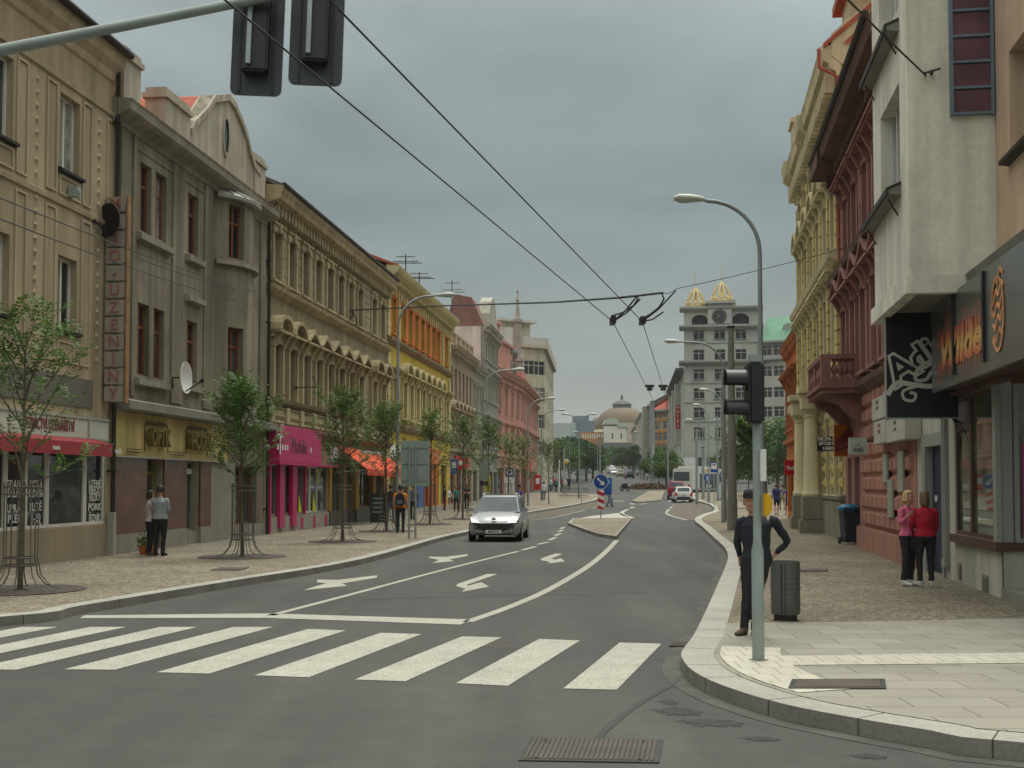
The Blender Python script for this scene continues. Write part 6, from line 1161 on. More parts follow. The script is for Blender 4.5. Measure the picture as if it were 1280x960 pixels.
for a, b in ((wa1, atd(797, 369, 27.5)), (wb1, atd(845, 363, 28)), (wa1, atd(800, 374, 27.6)), (wb1, atd(829, 390, 27.8))): jn.tube([a-wa1, (a+b)/2-wa1+Vector((0, 0, -.06)), b-wa1], .02, 5)
loop = [atd(x, y, 27.6)-wa1 for x, y in ((764, 395), (778, 391), (792, 382), (798, 372), (790, 370), (776, 372))]; jn.tube(loop, .022, 5); loop = [atd(x, y, 27.8)-wa1 for x, y in ((802, 399), (814, 392), (824, 384), (830, 374), (827, 366), (815, 367))]; jn.tube(loop, .022, 5)
for q in (wa1, wb1): jn.box(q.x-wa1.x-.06, q.x-wa1.x+.06, q.y-wa1.y-.25, q.y-wa1.y+.25, -.06, .1)
tag(jn.build('wire_junction', M['black'], None, tuple(wa1)), 'tangle of wire hangers and cable loops above the street', 'wire junction')
lp = MB(); o = atd(437, 388, 54.4)
for k in range(9): pass
lp.tube([atd(x, y, 54.4)-o for x, y in ((434, 388), (433, 394), (437, 398), (441, 395), (440, 389), (436, 387), (442, 390), (446, 402), (445, 407))], .03, 5); tag(lp.build('cable_loop', M['black'], None, tuple(o)), 'looped cable end hanging on the ornate house', 'cable')
for (x0, y0, d0), (x1, y1, d1), lb in (((-30, 235, 17), (328, 367, 41), 'upper wire strung along the beige and grey fronts'), ((-30, 262, 17), (326, 384, 41), 'lower wire strung along the beige and grey fronts'), ((170, 322, 29), (327, 366, 41.2), 'short third wire between the grey house bracket and its far corner'), ((484, 412, 63.5), (560, 470, 83), 'wire in front of the yellow house')): wire(lb, [atd(x0, y0, d0), atd(x1, y1, d1)], .012, 'span_wire', 8, .12)
wire('stay wire from the hook on the white bay across the pavement', [atd(1163, 100, 18.9), atd(1098, 38, 17.0), atd(1020, -40, 15.0)], .016, 'stay_wire', 4)
for px, lb in ((812, 'small signal on the left far wire'), (829, 'small signal on the right far wire')): q = atd(px, 485, 90); tag(MB().box(-.2, .2, -.1, .1, -.2, .2).box(-.35, .35, -.02, .02, .05, .25).build('wire_signal', M['black'], None, tuple(q)), lb+' seen against the sky', 'signal')
# roof aerials
def aerial(label, px, pyb, pyt, d):
    b = atd(px, pyb, d); h_ = atd(px, pyt, d).z-b.z; mb = MB(); mb.tube([(0, 0, 0), (0, 0, h_)], .035, 5)
    for z, l in ((h_*.6, .9), (h_*.68, .7), (h_*.9, .5)):
        mb.tube([(-l, 0, z), (l, 0, z)], .025, 4)
        for k in range(-2, 3): mb.tube([(l*k/2, -.2, z), (l*k/2, .2, z)], .018, 4)
    tag(mb.build('roof_aerial', M['dark_metal'], None, tuple(b)), label, 'aerial')
aerial('roof aerial on the ridge of the yellow house nearest the ornate house', 507, 345, 318, 68); aerial('tall roof aerial above the far end of the yellow house', 565, 388, 350, 88); aerial('short roof aerial in the middle of the yellow ridge', 524, 360, 340, 72)
# ------------------------------------------------------------------ bins
M['bin_metal'] = mat('bin_grey', (.115, .12, .112), .45, .12, 3, .06, metal=.4)
p = at(982, 775, .13); bn = thing('litter_bin', 'grey perforated metal litter bin on the right pavement', 'litter bin', tuple(p)); k = p.y/1500; r = 18*k; hz = 73*k
mb = MB(); mb.lathe([(r*.97, .08), (r, .1), (r, hz), (r*.93, hz), (r*.93, hz-.05), (.001, hz-.06)], 28, caps=False); mb.build('body', M['bin_metal'], bn, smooth=40); mb = MB(); mb.lathe([(r*.8, 0), (r*.8, .09)], 20); mb.build('foot', M['dark_metal'], bn); mb = MB(); a = R_(-118); mb.box(r*math.cos(a)-.008, r*math.cos(a)+.008, r*math.sin(a)-.006, r*math.sin(a)+.02, .1, hz-.03); a = R_(-104); mb.box(r*math.cos(a)-.004, r*math.cos(a)+.004, r*math.sin(a)-.006, r*math.sin(a)+.02, .1, hz-.03); build_each(mb, 'door_seam', M['black'], bn)
mb = MB()
for i in range(9):
    for j in range(9):
        a = R_(-95+i*11.5+(5.7 if j % 2 else 0)); z = .16+j*(hz-.25)/8; c = Vector((math.cos(a), math.sin(a), 0)); t_ = Vector((-c.y, c.x, 0)); q = c*(r+.0025)+Vector((0, 0, z)); mb.face(*[q+t_*.008*math.cos(w_*math.pi/3)+Vector((0, 0, .008*math.sin(w_*math.pi/3))) for w_ in range(6)])
mb.build('perforation_pattern', M['black'], bn)
M['wheelie'] = paint('wheelie_dark', (.016, .022, .035), .5); M['lid_blue'] = paint('bin_bag_blue', (.03, .16, .26), .35); p = at(1064, 680, .13); wb = thing('wheelie_bin', 'dark wheelie bin with blue bag under its lid by the maroon house', 'wheelie bin', tuple(p)); k = p.y/1500
mb = MB(); mb.loft([[(x*s-.0, y*s, z) for x, y in ((-.27, -.3), (.27, -.3), (.27, .3), (-.27, .3))] for z, s in ((.06, .85), (.95, 1.05), (1.0, 1.1))]); mb.build('body', M['wheelie'], wb, bevel=.015); mb = MB(); mb.loft([[(x*s, y*s, z) for x, y in ((-.3, -.36), (.3, -.36), (.3, .34), (-.3, .34))] for z, s in ((1.0, 1.0), (1.06, 1.02), (1.1, .8))]); mb.build('lid', M['wheelie'], wb, bevel=.01); random.seed(2); mb = MB(); mb.lathe([(.3*random.uniform(.8, 1), .98), (.33, 1.05), (.27, 1.13), (.15, 1.18), (.02, 1.2)], 9, (-.08, -.05, 0)); mb.build('bag', M['lid_blue'], wb, smooth=60)
for x in (-.27, .27): mb = MB(); mb.lathe([(.1, -.03), (.1, .03)], 14, (x, .26, .1), axis='x'); mb.build('wheel', M['rubber'], wb)
# ------------------------------------------------------------------ signs on posts
M['sign_back'] = mat('sign_back_grey', (.25, .30, .28), .5, .08, 2, .04, metal=.2); M['sign_blue'] = paint('sign_blue', (.01, .06, .25), .4); M['sign_red_r'] = paint('reflective_red', (.45, .02, .02), .4); M['white_r'] = paint('reflective_white', (.68, .68, .66), .4); M['yellow_r'] = paint('reflective_yellow', (.6, .42, .03), .4)
p = at(514, 673, .13); k = p.y/1500; ds = thing('direction_board', 'back of a big grey direction board on two posts at the left kerb', 'road sign', tuple(p)); z0, z1 = atd(514, 608, p.y).z-p.z, atd(514, 551, p.y).z-p.z; x0, x1 = (500.5-514)*k, (536.5-514)*k
b_ = MB(); b_.box(x0, x1, .0, .02, z0, z1); b_.build('panel', M['sign_back'], ds, bevel=.008); b_ = MB()
for z in (z0+.2, (z0+z1)/2, z1-.22): b_.box(x0+.06, x1-.06, -.03, -.001, z-.018, z+.018)
build_each(b_, 'crossbar', M['lamp_pole'], ds)
for px in (511.5, 519.5): b_ = MB(); b_.tube([((px-514)*k, -.06, -.05), ((px-514)*k, -.06, z1-.1)], .035, 10); b_.build('post', M['sig_green'], ds, smooth=40)
p = at(751, 648, .12); k = p.y/1500; ks = thing('keep_right_sign', 'blue round arrow sign above a red and white striped marker on the island', 'road sign', tuple(p)); zc_ = atd(752, 602, p.y).z-p.z; r = 9.6*k
b_ = MB(); b_.tube([(0, 0, 0), (0, 0, zc_+r+.0)], .03, 8); b_.build('post', M['galv'], ks); b_ = MB(); b_.i = 0; b_.lathe([(r, -.05), (r, -.035)], 28, (0, 0, zc_), axis='y'); b_.i = 1; b_.lathe([(r*.93, -.056), (r*.93, -.0505)], 28, (0, 0, zc_), axis='y'); do_ = b_.build('disc', [M['white_r'], M['sign_blue']], ks); a = R_(-45); rot = lambda x, z: (x*math.cos(a)-z*math.sin(a), zc_+x*math.sin(a)+z*math.cos(a)); b_ = MB(); b_.slab([rot(*q) for q in ((-r*.65, -r*.1), (r*.2, -r*.1), (r*.2, -r*.36), (r*.68, 0), (r*.2, r*.36), (r*.2, r*.1), (-r*.65, r*.1))], -.062, -.057); b_.build('arrow', M['white_r'], do_)
zt_, zb_ = zc_-r-.02, atd(752, 637, p.y).z-p.z; b_ = MB(); hw = 4.0*k; b_.box(-hw, hw, -.045, -.03, zb_, zt_); mk = b_.build('marker_panel', M['white_r'], ks); b_ = MB(); n = 3; hs = (zt_-zb_)/(n*2-.6)
for i in range(n): z = zb_+i*hs*2; b_.slab([q for q in ((-hw, max(zb_, z+.25*hs)), (hw, max(zb_, z-.55*hs)), (hw, min(zt_, z+.45*hs)), (-hw, min(zt_, z+1.25*hs)))], -.05, -.046)
build_each(b_, 'red_stripe', M['sign_red_r'], mk)
def post_sign(label, px, pyb, d, shapes, h=.13, name='road_sign', r=.03):
    b = atd(px, 600, d); g_ = ground(d)+h; t = thing(name, label, 'road sign', (b.x, d, g_)); kk = d/1500; top = max(s[3] if s[0] == 'r' else s[2] for s in shapes) if 0 else 0; Zp = lambda py: atd(px, py, d).z-g_; hi = 999
    for s in shapes: hi = min(hi, s[3] if s[0] == 'r' else s[2]-s[3])
    b_ = MB(); b_.tube([(0, 0, 0), (0, 0, Zp(hi)-.05)], r, 8); b_.build('post', M['galv'], t); yy = -.05
    for s in shapes:
        b_ = MB()
        if s[0] == 'r': b_.box((s[1]-px)*kk, (s[2]-px)*kk, yy, yy+.02, Zp(s[4]), Zp(s[3])); m_ = s[5]
        elif s[0] == 'c': b_.lathe([(s[3]*kk, yy), (s[3]*kk, yy+.02)], 20, ((s[1]-px)*kk, 0, Zp(s[2])), axis='y'); m_ = s[4]
        elif s[0] == 'd': x = (s[1]-px)*kk; q = s[3]*kk; z = Zp(s[2]); b_.slab([(x-q, z), (x, z-q), (x+q, z), (x, z+q)], yy, yy+.02); m_ = s[4]
        b_.build('sign_plate', M[m_], t); yy -= .003 if s[0] != 'r' else .003
    return t
t = post_sign('grey square sign plates on a post, seen from behind, before the low pale house', 604, 650, 63, [('r', 599, 610, 578, 593, 'sign_back'), ('r', 599, 610, 594, 600, 'sign_back'), ('r', 600, 605, 601, 607, 'sig_black'), ('r', 605.5, 610, 601, 607, 'sig_black')]); post_sign('blue bus stop sign with white panels on a post above the silver car', 637, 640, 80, [('r', 632, 642, 585, 595.5, 'sign_blue'), ('r', 633.7, 640.3, 586.7, 593.8, 'white_r'), ('r', 635.3, 638.8, 588.3, 592.3, 'sign_blue'), ('r', 630, 643.5, 596.5, 603.5, 'white_r'), ('r', 630, 643.5, 604.5, 620, 'white_r')], name='bus_stop_sign')
post_sign('blue and white bus stop sign on the right pavement before the buses', 892.5, 641, 82, [('r', 888, 897, 577.5, 590.5, 'sign_blue'), ('r', 889, 896, 579, 586.5, 'white_r'), ('r', 890.5, 894.5, 580.5, 581.8, 'sig_black')], name='bus_stop_sign'); post_sign('round blue sign with white arrow under a yellow diamond sign', 883.5, 626, 108, [('d', 883.5, 588, 3.2, 'white_r'), ('d', 883.5, 588, 2.4, 'yellow_r'), ('c', 883.7, 597.5, 4.2, 'sign_blue'), ('r', 883.1, 884.3, 595.2, 600.5, 'white_r')])
post_sign('small blue and white plate beside the white cabinet at the right bus stop', 902, 622, 105, [('r', 899.5, 904.5, 590.5, 597, 'sign_blue'), ('r', 901, 903, 592, 595.5, 'white_r')]); post_sign('grey back of a square sign left of the double armed lamp', 727, 630, 95, [('r', 724.5, 731.5, 586.5, 595.5, 'sign_back')]); post_sign('small grey sign on the planted island before the far crossing', 822, 613, 150, [('c', 822.3, 600, 2.2, 'sign_back')])
post_sign('yellow round plate on a pole beside the crowd', 708, 618, 122, [('c', 708, 576.5, 3, 'white_r'), ('c', 708, 577.5, 2.2, 'yellow_r')])
q = atd(755, 618, 95); bb = thing('blue_panel_sign', 'blue display case standing behind the round arrow sign', 'sign', (q.x, 95, ground(95)+.1)); MB().box(-.55, .62, 0, .25, .9, 2.25).build('panel', M['sign_blue'], bb, bevel=.03); MB().box(-.4, .5, -.01, 0, 1.75, 2.1).build('header', paint('light_blue', (.08, .25, .55)), bb); MB().box(-.5, -.4, .05, .15, 0, .9).box(.45, .55, .05, .15, 0, .9).build('legs', M['lamp_pole'], bb)
q = atd(902, 622, 112); cbx = thing('grey_cabinet', 'white cabinet standing at the right bus stop', 'cabinet', (q.x, 112, ground(112)+.13)); MB().box(-.4, .4, 0, .5, .1, 1.5).build('body', M['lamp_shell'], cbx, bevel=.03); MB().box(-.43, .43, -.03, .53, 1.5, 1.56).build('lid', M['lamp_pole'], cbx); MB().box(-.38, .38, .03, .47, 0, .1).build('base', M['kerb_dark'], cbx)
p = at(473, 655, .13); ab = thing('menu_board', 'black pavement menu board before the orange awning shop', 'menu board', tuple(p), R_(6)); k = p.y/1500; MB().box(-.38, .38, 0, .04, .06, 1.35).build('board', M['black'], ab); b_ = MB()
for z in (.5, .7, .9, 1.1): b_.box(-.25, .2, -.006, 0, z, z+.06)
build_each(b_, 'menu_line', M['sign_back'], ab); b_ = MB(); b_.box(-.36, -.32, .04, .3, 0, .06); b_.box(.32, .36, .04, .3, 0, .06); build_each(b_, 'foot', M['dark_metal'], ab)
def hang_sign(label, px0, px1, y0, y1, d, layers):
    c = atd((px0+px1)/2, y1, d); t = thing('shop_blade_sign', label, 'sign', tuple(c)); kk = d/1500; MB().box(-(px1-px0)*kk/2, (px1-px0)*kk/2, 0, .12, 0, (y1-y0)*kk).build('panel', M[layers[0]], t, bevel=.01)
    if len(layers) > 1: MB().box(-(px1-px0)*kk*.28, (px1-px0)*kk*.28, -.01, 0, (y1-y0)*kk*.4, (y1-y0)*kk*.8).build('emblem', M[layers[1]], t)
    MB().tube([(-(px1-px0)*kk/2-.7, .06, (y1-y0)*kk*.9), (-(px1-px0)*kk/2, .06, (y1-y0)*kk*.9)], .025, 6).build('bracket', M['dark_metal'], t)
hang_sign('dark blue blade sign with a pale round emblem before the yellow house', 563, 572, 574, 592, 72, ['shop_blue', 'white']); hang_sign('red and white blade sign beside the dark blue one', 571, 580, 573, 587, 76, ['red_sign', 'white_r']); hang_sign('yellow banner sign hanging low before the low pale house', 605, 613, 594, 622, 90, ['shop_yellow']); hang_sign('red blade sign with a white mark by the pink house', 668, 676, 594, 612, 105, ['red_sign', 'white_r'])
q = atd(846.5, 585, 170); rs_ = thing('fast_food_sign', 'small red sign with a yellow letter M before the clock block', 'sign', (q.x, 170, q.z)); MB().box(-.55, .55, 0, .2, -.6, .5).build('panel', M['red_sign'], rs_); text('M', 1.0, 'lettering', M['yellow_r'], rs_, (0, -.02, -.02), bold=.04); MB().box(-.06, .06, .05, .15, ground(170)-q.z, -.6).build('post', M['lamp_pole'], rs_)
sb = atd(862, 578, 175); bl_ = thing('billboard', 'pale blank billboard panel above the white bus', 'billboard', (sb.x, 175, ground(175))); zq0, zq1 = atd(862, 584.5, 175).z-ground(175), atd(862, 572, 175).z-ground(175); MB().box(-.95, .95, 0, .2, zq0, zq1).build('panel', M['white'], bl_); MB().box(-.1, .1, .05, .15, 0, zq0).build('post', M['lamp_pole'], bl_)
# railings by the left trees and far planters
def railing(label, p0, p1, n, h=.95):
    a = Vector(p0); b = Vector(p1); t = thing('pavement_railing', label, 'railing', tuple(a)); d_ = b-a; mb = MB()
    for z in (.2, h): mb.tube([(0, 0, z), (d_.x, d_.y, z+d_.z)], .022, 6)
    mb.build('rail', M['dark_metal'], t) if 0 else build_each(mb, 'rail', M['dark_metal'], t); mb = MB()
    for i in range(n+1): q = d_*i/n; mb.tube([(q.x, q.y, q.z), (q.x, q.y, q.z+h)], .02, 5)
    mb.build('bars', M['dark_metal'], t)
railing('dark pedestrian railing at the far left corner before the side street', at(700, 622, .13), at(735, 622, .13), 14); railing('grey railing in front of the trees right of the thick mast', at(921, 628, .13), at(950, 628, .13), 10)
# ------------------------------------------------------------------ vehicles
M['car_glass'] = mat('car_glass', (.085, .1, .105), .12, .25, 1.0, .0, spec=.1); M['lamp_clear'] = mat('headlight_glass', (.6, .62, .62), .1, .15, 8, .05, spec=.7); M['tail_red'] = paint('tail_light_red', (.42, .01, .015), .2); M['rim'] = metal('wheel_rim', (.4, .41, .42), .35)
def carpaint(name, col, met=.5): return mat(name, col, .28, .04, 2, .02, metal=met, coat=.25)
def car(label, loc, rz, pm, L=4.4, W=1.76, H=1.55, plate='', detail=True, group=None, name='car', front=True):
    t = thing(name, label, 'car', loc, rz, group); w_ = W/2; q = L/4.4; hz = H/1.55
    st = [(0.0, .76, .30, .60), (.07, .86, .23, .68), (.3, .95, .2, .80), (.7, .985, .2, .91), (1.08, 1.0, .2, .985), (2.0, 1.0, .2, 1.0), (3.5, 1.0, .2, 1.02), (4.15, .97, .22, 1.02), (4.36, .92, .28, .98), (4.4, .84, .34, .9)]
    def ring(y, k, zb, zt): x = w_*k; h = [(x*.9, zb), (x*.985, zb+.1), (x, zb+.28), (x*.99, zt-.2), (x*.93, zt-.06), (x*.72, zt), (x*.3, zt+.022)]; return [(a, y*q, b*hz) for a, b in h]+[(-a, y*q, b*hz) for a, b in h[::-1]]
    b = MB(); b.loft([ring(*s) for s in st]); body = b.build('body', pm, t, smooth=38)
    def sl(z, y0, y1, k): x = w_*k; return [(-x*.87, y0*q, z*hz), (x*.87, y0*q, z*hz), (x*.97, (y0+.16)*q, z*hz), (x, (y0+.6)*q, z*hz), (x, (y1-.5)*q, z*hz), (x*.96, (y1-.1)*q, z*hz), (x*.8, y1*q, z*hz), (-x*.8, y1*q, z*hz), (-x*.96, (y1-.1)*q, z*hz), (-x, (y1-.5)*q, z*hz), (-x, (y0+.6)*q, z*hz), (-x*.97, (y0+.16)*q, z*hz)]
    lo, hi = sl(.965, .92, 4.3, .91), sl(1.47, 1.95, 4.02, .72); b = MB(); b.loft([lo, hi, sl(1.53, 2.15, 3.9, .63)]); b.build('cabin', pm, t, smooth=30)
    def glass(nm, a0, a1, i0=.08, i1=.9, e=.06, off=.006):
        A, B, C, D = Vector(lo[a0]), Vector(lo[a1]), Vector(hi[a1]), Vector(hi[a0]); f = lambda s, u_: (A*(1-s)+B*s)*(1-u_)+(D*(1-s)+C*s)*u_
        n_ = (B-A).cross(D-A).normalized(); c = (A+B+C+D)/4; n_ = n_ if n_.dot(c-Vector((0, L/2, .9))) > 0 else -n_; MB().face(*[f(s, u_)+n_*off for s, u_ in ((e, i0), (1-e, i0), (1-e, i1), (e, i1))]).build(nm, M['car_glass'], t)
    glass('windscreen', 0, 1, .02, .96, -.03); glass('rear_window', 6, 7, .15, .9, .03)
    for a, c in ((2, 3), (3, 4), (4, 5)): glass('side_window', a, c, .1, .85, .07)
    for a, c in ((10, 11), (9, 10), (8, 9)): glass('side_window', a, c, .1, .85, .07)
    wr = .31; 
    for s in (-1, 1):
        for y in (.85*q, (4.4-.85)*q):
            ar = MB(); ar.lathe([(wr+.06, -.02), (wr+.06, .012)], 20, (s*w_*.985, y, wr), axis='x'); ar.build('wheel_arch', M['black'], t)
            wb_ = MB(); wb_.lathe([(wr*.6, -.1), (wr*.96, -.1), (wr, -.06), (wr, .05), (wr*.94, .085), (wr*.66, .09)], 22, (s*(w_-.1)+(0), y, wr), axis='x'); who = wb_.build('wheel', M['rubber'], t, smooth=40)
            if detail:
                rm_ = MB(); rm_.lathe([(wr*.66, -.02), (wr*.66, .02), (wr*.6, .03), (wr*.12, .03)], 20, (s*(w_-.1)+s*.07, y, wr), axis='x'); rm_.build('rim', M['rim'], who)
    if detail:
        for s in (-1, 1):
            m_ = MB(); m_.loft([[(s*(w_*.9+l), 1.32*q+dy, (1.0+dz)*hz) for dy, dz in ((-.04*k, -.02), (.06*k, -.02), (.06*k, .1*k), (-.04*k, .1*k))] for l, k in ((.0, .5), (.08, 1), (.2, 1.0), (.24, .6))]); m_.build('mirror', pm, t, bevel=.012)
    # front
    yb = -.012
    b = MB(); b.slab([(-.62*W/1.76, .60*hz), (.62*W/1.76, .60*hz), (.5*W/1.76, .43*hz), (.32, .36*hz), (-.32, .36*hz), (-.5*W/1.76, .43*hz)], yb-.01, .05); b.build('grille', M['sig_black'], t, bevel=.01)
    b = MB(); b.slab([(-.6, .27*hz), (.6, .27*hz), (.56, .22*hz), (-.56, .22*hz)], yb-.01, .1); b.build('air_intake', M['sig_black'], t)
    for s in (-1, 1):
        pts = [(.44, .03, .60), (.735, .06, .62), (.80, .36, .79), (.60, .36, .82)]; n_ = Vector((s*.15, -.75, .65)).normalized()*.034; k = W/1.76
        b = MB(); b.loft([[Vector((s*x*k, y*q-.03, z*hz))-n_ for x, y, z in pts], [Vector((s*x*k, y*q-.03, z*hz))+n_ for x, y, z in pts]]); b.build('headlight', M['lamp_clear'], t, bevel=.01)
        b = MB(); b.lathe([(.055, -.02), (.05, .02)], 12, (s*.6*k, .02, .4*hz), axis='y'); b.build('fog_light', M['lamp_clear'], t)
    # rear
    for s in (-1, 1): b = MB(); b.slab([(s*w_*.62, .62*hz), (s*w_*.88, .62*hz), (s*w_*.9, .98*hz), (s*w_*.74, .98*hz)], L-.06, L+.015); b.build('tail_light', M['tail_red'], t)
    b = MB(); b.box(-.6, .6, L-.04, L+.02, .3*hz, .5*hz); b.build('rear_bumper', M['sig_black'] if not front else pm, t)
    if plate:
        y, z = (yb-.03, .335*hz) if front else (L+.022, .62*hz); po = MB().box(-.26, .26, y if front else y, y+.012, z-.055, z+.055).build('number_plate', M['white_r'], t)
        if front: text(plate, .105, 'plate_number', M['sig_black'], po, (0, y-.004, z), sx=.9, bold=.003)
        else: tt = text(plate, .105, 'plate_number', M['sig_black'], po, (0, y+.016, z), sx=.9, bold=.003); tt.rotation_euler = (R_(90), 0, R_(180))
    return t, body
SILV = carpaint('silver_paint', (.34, .355, .355), .35); MAR = carpaint('dark_red_paint', (.2, .015, .035), .2); WHT = carpaint('white_car_paint', (.62, .62, .6), 0); DRK = carpaint('dark_car_paint', (.04, .045, .06), .3); GRY = carpaint('grey_car_paint', (.2, .21, .22), .4)
pf = at(617, 677.5); t, bd = car('silver estate car driving towards the crosswalk with headlights and lion shaped bonnet emblem', (pf.x, pf.y, 0), -math.atan(.085), SILV, plate='4P6 8716')
t['label'] = 'silver estate car driving towards the camera beside the left kerb'
b = MB(); b.slab([(-.06, .72), (.06, .72), (.09, .79), (.03, .76), (.02, .8), (-.02, .8), (-.03, .76), (-.09, .79)], -.0, .06); b.build('bonnet_emblem', M['sig_black'], t)
for s in (-1, 1): b = MB(); b.tube([(s*.56, 2.1, 1.5), (s*.57, 2.3, 1.575), (s*.56, 3.7, 1.575), (s*.55, 3.95, 1.5)], .022, 6); b.build('roof_rail', M['rim'], t)
b = MB(); b.face((-.5, 2.14, 1.542), (.5, 2.14, 1.542), (.5, 3.7, 1.545), (-.5, 3.7, 1.545)); b.build('glass_roof', M['car_glass'], t)
def far_car(label, px, py, d, pm, rz=math.pi, **kw):
    b = atd(px, 600, d); return car(label, (b.x, d, ground(d)), rz, pm, detail=False, front=False, plate=kw.pop('plate', ''), **kw)[0]
far_car('dark red people carrier waiting behind the white car by the bus', 845.5, 0, 121, MAR, R_(172), H=1.75, L=4.5, plate='3P4 1120'); far_car('white car with red tail lights in front of the bus', 850.5, 0, 113, WHT, R_(176), H=1.4, L=4.2, plate='2P8 4471')
b = atd(852, 600, 138); bz = ground(138); bus = thing('bus', 'white bus turning by the right kerb, seen from behind at an angle', 'bus', (b.x, 138, bz), R_(-40)); WB, LB, HB = 2.5, 7.5, 2.9
mb = MB(); mb.box(-WB/2, WB/2, 0, LB, .35, HB); mb.build('body', WHT, bus, bevel=.12); MB().box(-1.05, 1.05, -.012, .1, 1.45, 2.5).build('rear_window', M['car_glass'], bus, bevel=.005); MB().box(WB/2-.1, WB/2+.012, 1.9, 6.0, .55, 2.3).build('open_doorway', M['car_glass'], bus); MB().box(WB/2-.1, WB/2+.012, 6.3, 7.2, 1.3, 2.3).build('side_window', M['car_glass'], bus); MB().box(-WB/2-.012, -WB/2+.1, .8, 7.0, 1.3, 2.3).build('side_window', M['car_glass'], bus); MB().box(-WB/2+.02, WB/2-.02, .05, LB-.05, .2, .36).build('skirt', M['sig_black'], bus); MB().box(-.9, .9, .6, 5, HB, HB+.25).build('roof_unit', WHT, bus, bevel=.05)
for s in (-1, 1):
    MB().box(s*1.0-.12, s*1.0+.12, -.015, .05, .7, 1.05).build('tail_light', M['tail_red'], bus)
    for y in (1.3, 6.2): w_ = MB(); w_.lathe([(.45, -.14), (.45, .14)], 18, (s*(WB/2-.14), y, .45), axis='x'); w_.build('wheel', M['rubber'], bus)
text('PMDP', .5, 'lettering', M['white_r'], bus, (WB/2+.02, 3.9, .8), rot=(R_(90), 0, R_(90)), bold=.02)
for px, d, pm, lb, kw in ((766, 330, WHT, 'pale van far up the street below the dome', dict(H=2.3, L=5.2, W=2.0)), (769, 300, WHT, 'white car parked at the far left of the rising street', {}), (774.5, 270, carpaint('cream_car_paint', (.5, .48, .38), .1), 'cream car driving up the far street', {}), (780, 285, DRK, 'first dark car parked at the far right kerb', {}), (783.5, 262, GRY, 'second grey car parked at the far right kerb', {}), (786, 242, DRK, 'dark car parked nearest at the far right kerb', {})): far_car(lb, px, 0, d, pm, R_(178 if px > 772 else 2), **kw)
b = atd(781, 600, 148); bk = thing('motorcycle', 'dark motorcycle waiting in the middle of the far crossing', 'motorcycle', (b.x, 148, ground(148)), R_(30))
for y in (-.65, .65): mb = MB(); mb.lathe([(.2, -.05), (.31, -.05), (.31, .05), (.2, .05)], 18, (0, y, .31), axis='x', caps=False); mb.build('wheel', M['rubber'], bk)
mb = MB(); mb.tube([(0, -.6, .35), (0, -.4, .85), (0, .1, .8), (0, .7, .75)], [.06, .12, .18, .1], 8); mb.box(-.15, .15, -.25, .3, .3, .7); mb.build('frame', M['sig_black'], bk); mb = MB(); mb.tube([(-.35, -.35, 1.0), (0, -.42, .95), (.35, -.35, 1.0)], .025, 6); mb.build('handlebar', M['dark_metal'], bk)
# ------------------------------------------------------------------ trees
def leafmat(name, col):
    m = bpy.data.materials.new(name); m.use_nodes = True; n = m.node_tree.nodes; k = m.node_tree.links; b = n['Principled BSDF']; b.inputs['Roughness'].default_value = .55; b.inputs['Specular IOR Level'].default_value = .3
    g = n.new('ShaderNodeNewGeometry'); r = n.new('ShaderNodeMapRange'); r.inputs[3].default_value = .55; r.inputs[4].default_value = 1.5; k.new(g.outputs['Random Per Island'], r.inputs[0]); v = n.new('ShaderNodeVectorMath'); v.operation = 'SCALE'; v.inputs[0].default_value = col; k.new(r.outputs[0], v.inputs['Scale']); k.new(v.outputs[0], b.inputs['Base Color'])
    tr = n.new('ShaderNodeBsdfTranslucent'); k.new(v.outputs[0], tr.inputs[0]); mx_ = n.new('ShaderNodeMixShader'); mx_.inputs[0].default_value = .3; k.new(b.outputs[0], mx_.inputs[1]); k.new(tr.outputs[0], mx_.inputs[2]); k.new(mx_.outputs[0], n['Material Output'].inputs[0]); M[name] = m
leafmat('leaf_young', (.085, .155, .035)); leafmat('leaf_mid', (.09, .15, .036)); leafmat('leaf_dark', (.038, .075, .026)); leafmat('leaf_pale', (.15, .18, .08)); M['bark'] = mat('bark', (.10, .085, .06), .9, .25, 6, .2, .5, 30); M['stake'] = mat('guard_metal', (.105, .1, .09), .6, .15, 4, .05, metal=.3); M['grate'] = mat('tree_grate', (.06, .05, .04), .8, .2, 3, .1)
def rv(s=1.0): return Vector((random.gauss(0, s), random.gauss(0, s), random.gauss(0, s)))
def leaflet(mb, p, d, up, l, w_):
    s = d.cross(up)
    if s.length < 1e-3: return
    s.normalize(); q = p+d*l*.5; mb.face(p, q+s*w_, p+d*l, q-s*w_)
def spray(mb, p, d, ln, n, ll, lw):            # a feathered leaf: leaflets in pairs along a drooping stalk
    up = Vector((0, 0, 1)); q = p.copy(); d = d.normalized()
    for i in range(n):
        d = (d+Vector((0, 0, -.07))).normalized(); q = q+d*ln/n; s = d.cross(up)
        if s.length < .05: s = Vector((1, 0, 0))
        s.normalize(); nn = s.cross(d).normalized()+rv(.25)
        for sg in (-1, 1): leaflet(mb, q, (s*sg+d*.55+rv(.18)+Vector((0, 0, -.15))).normalized(), nn, ll*(1-.3*abs(i/n-.4)), lw)
    leaflet(mb, q, d, nn, ll, lw)
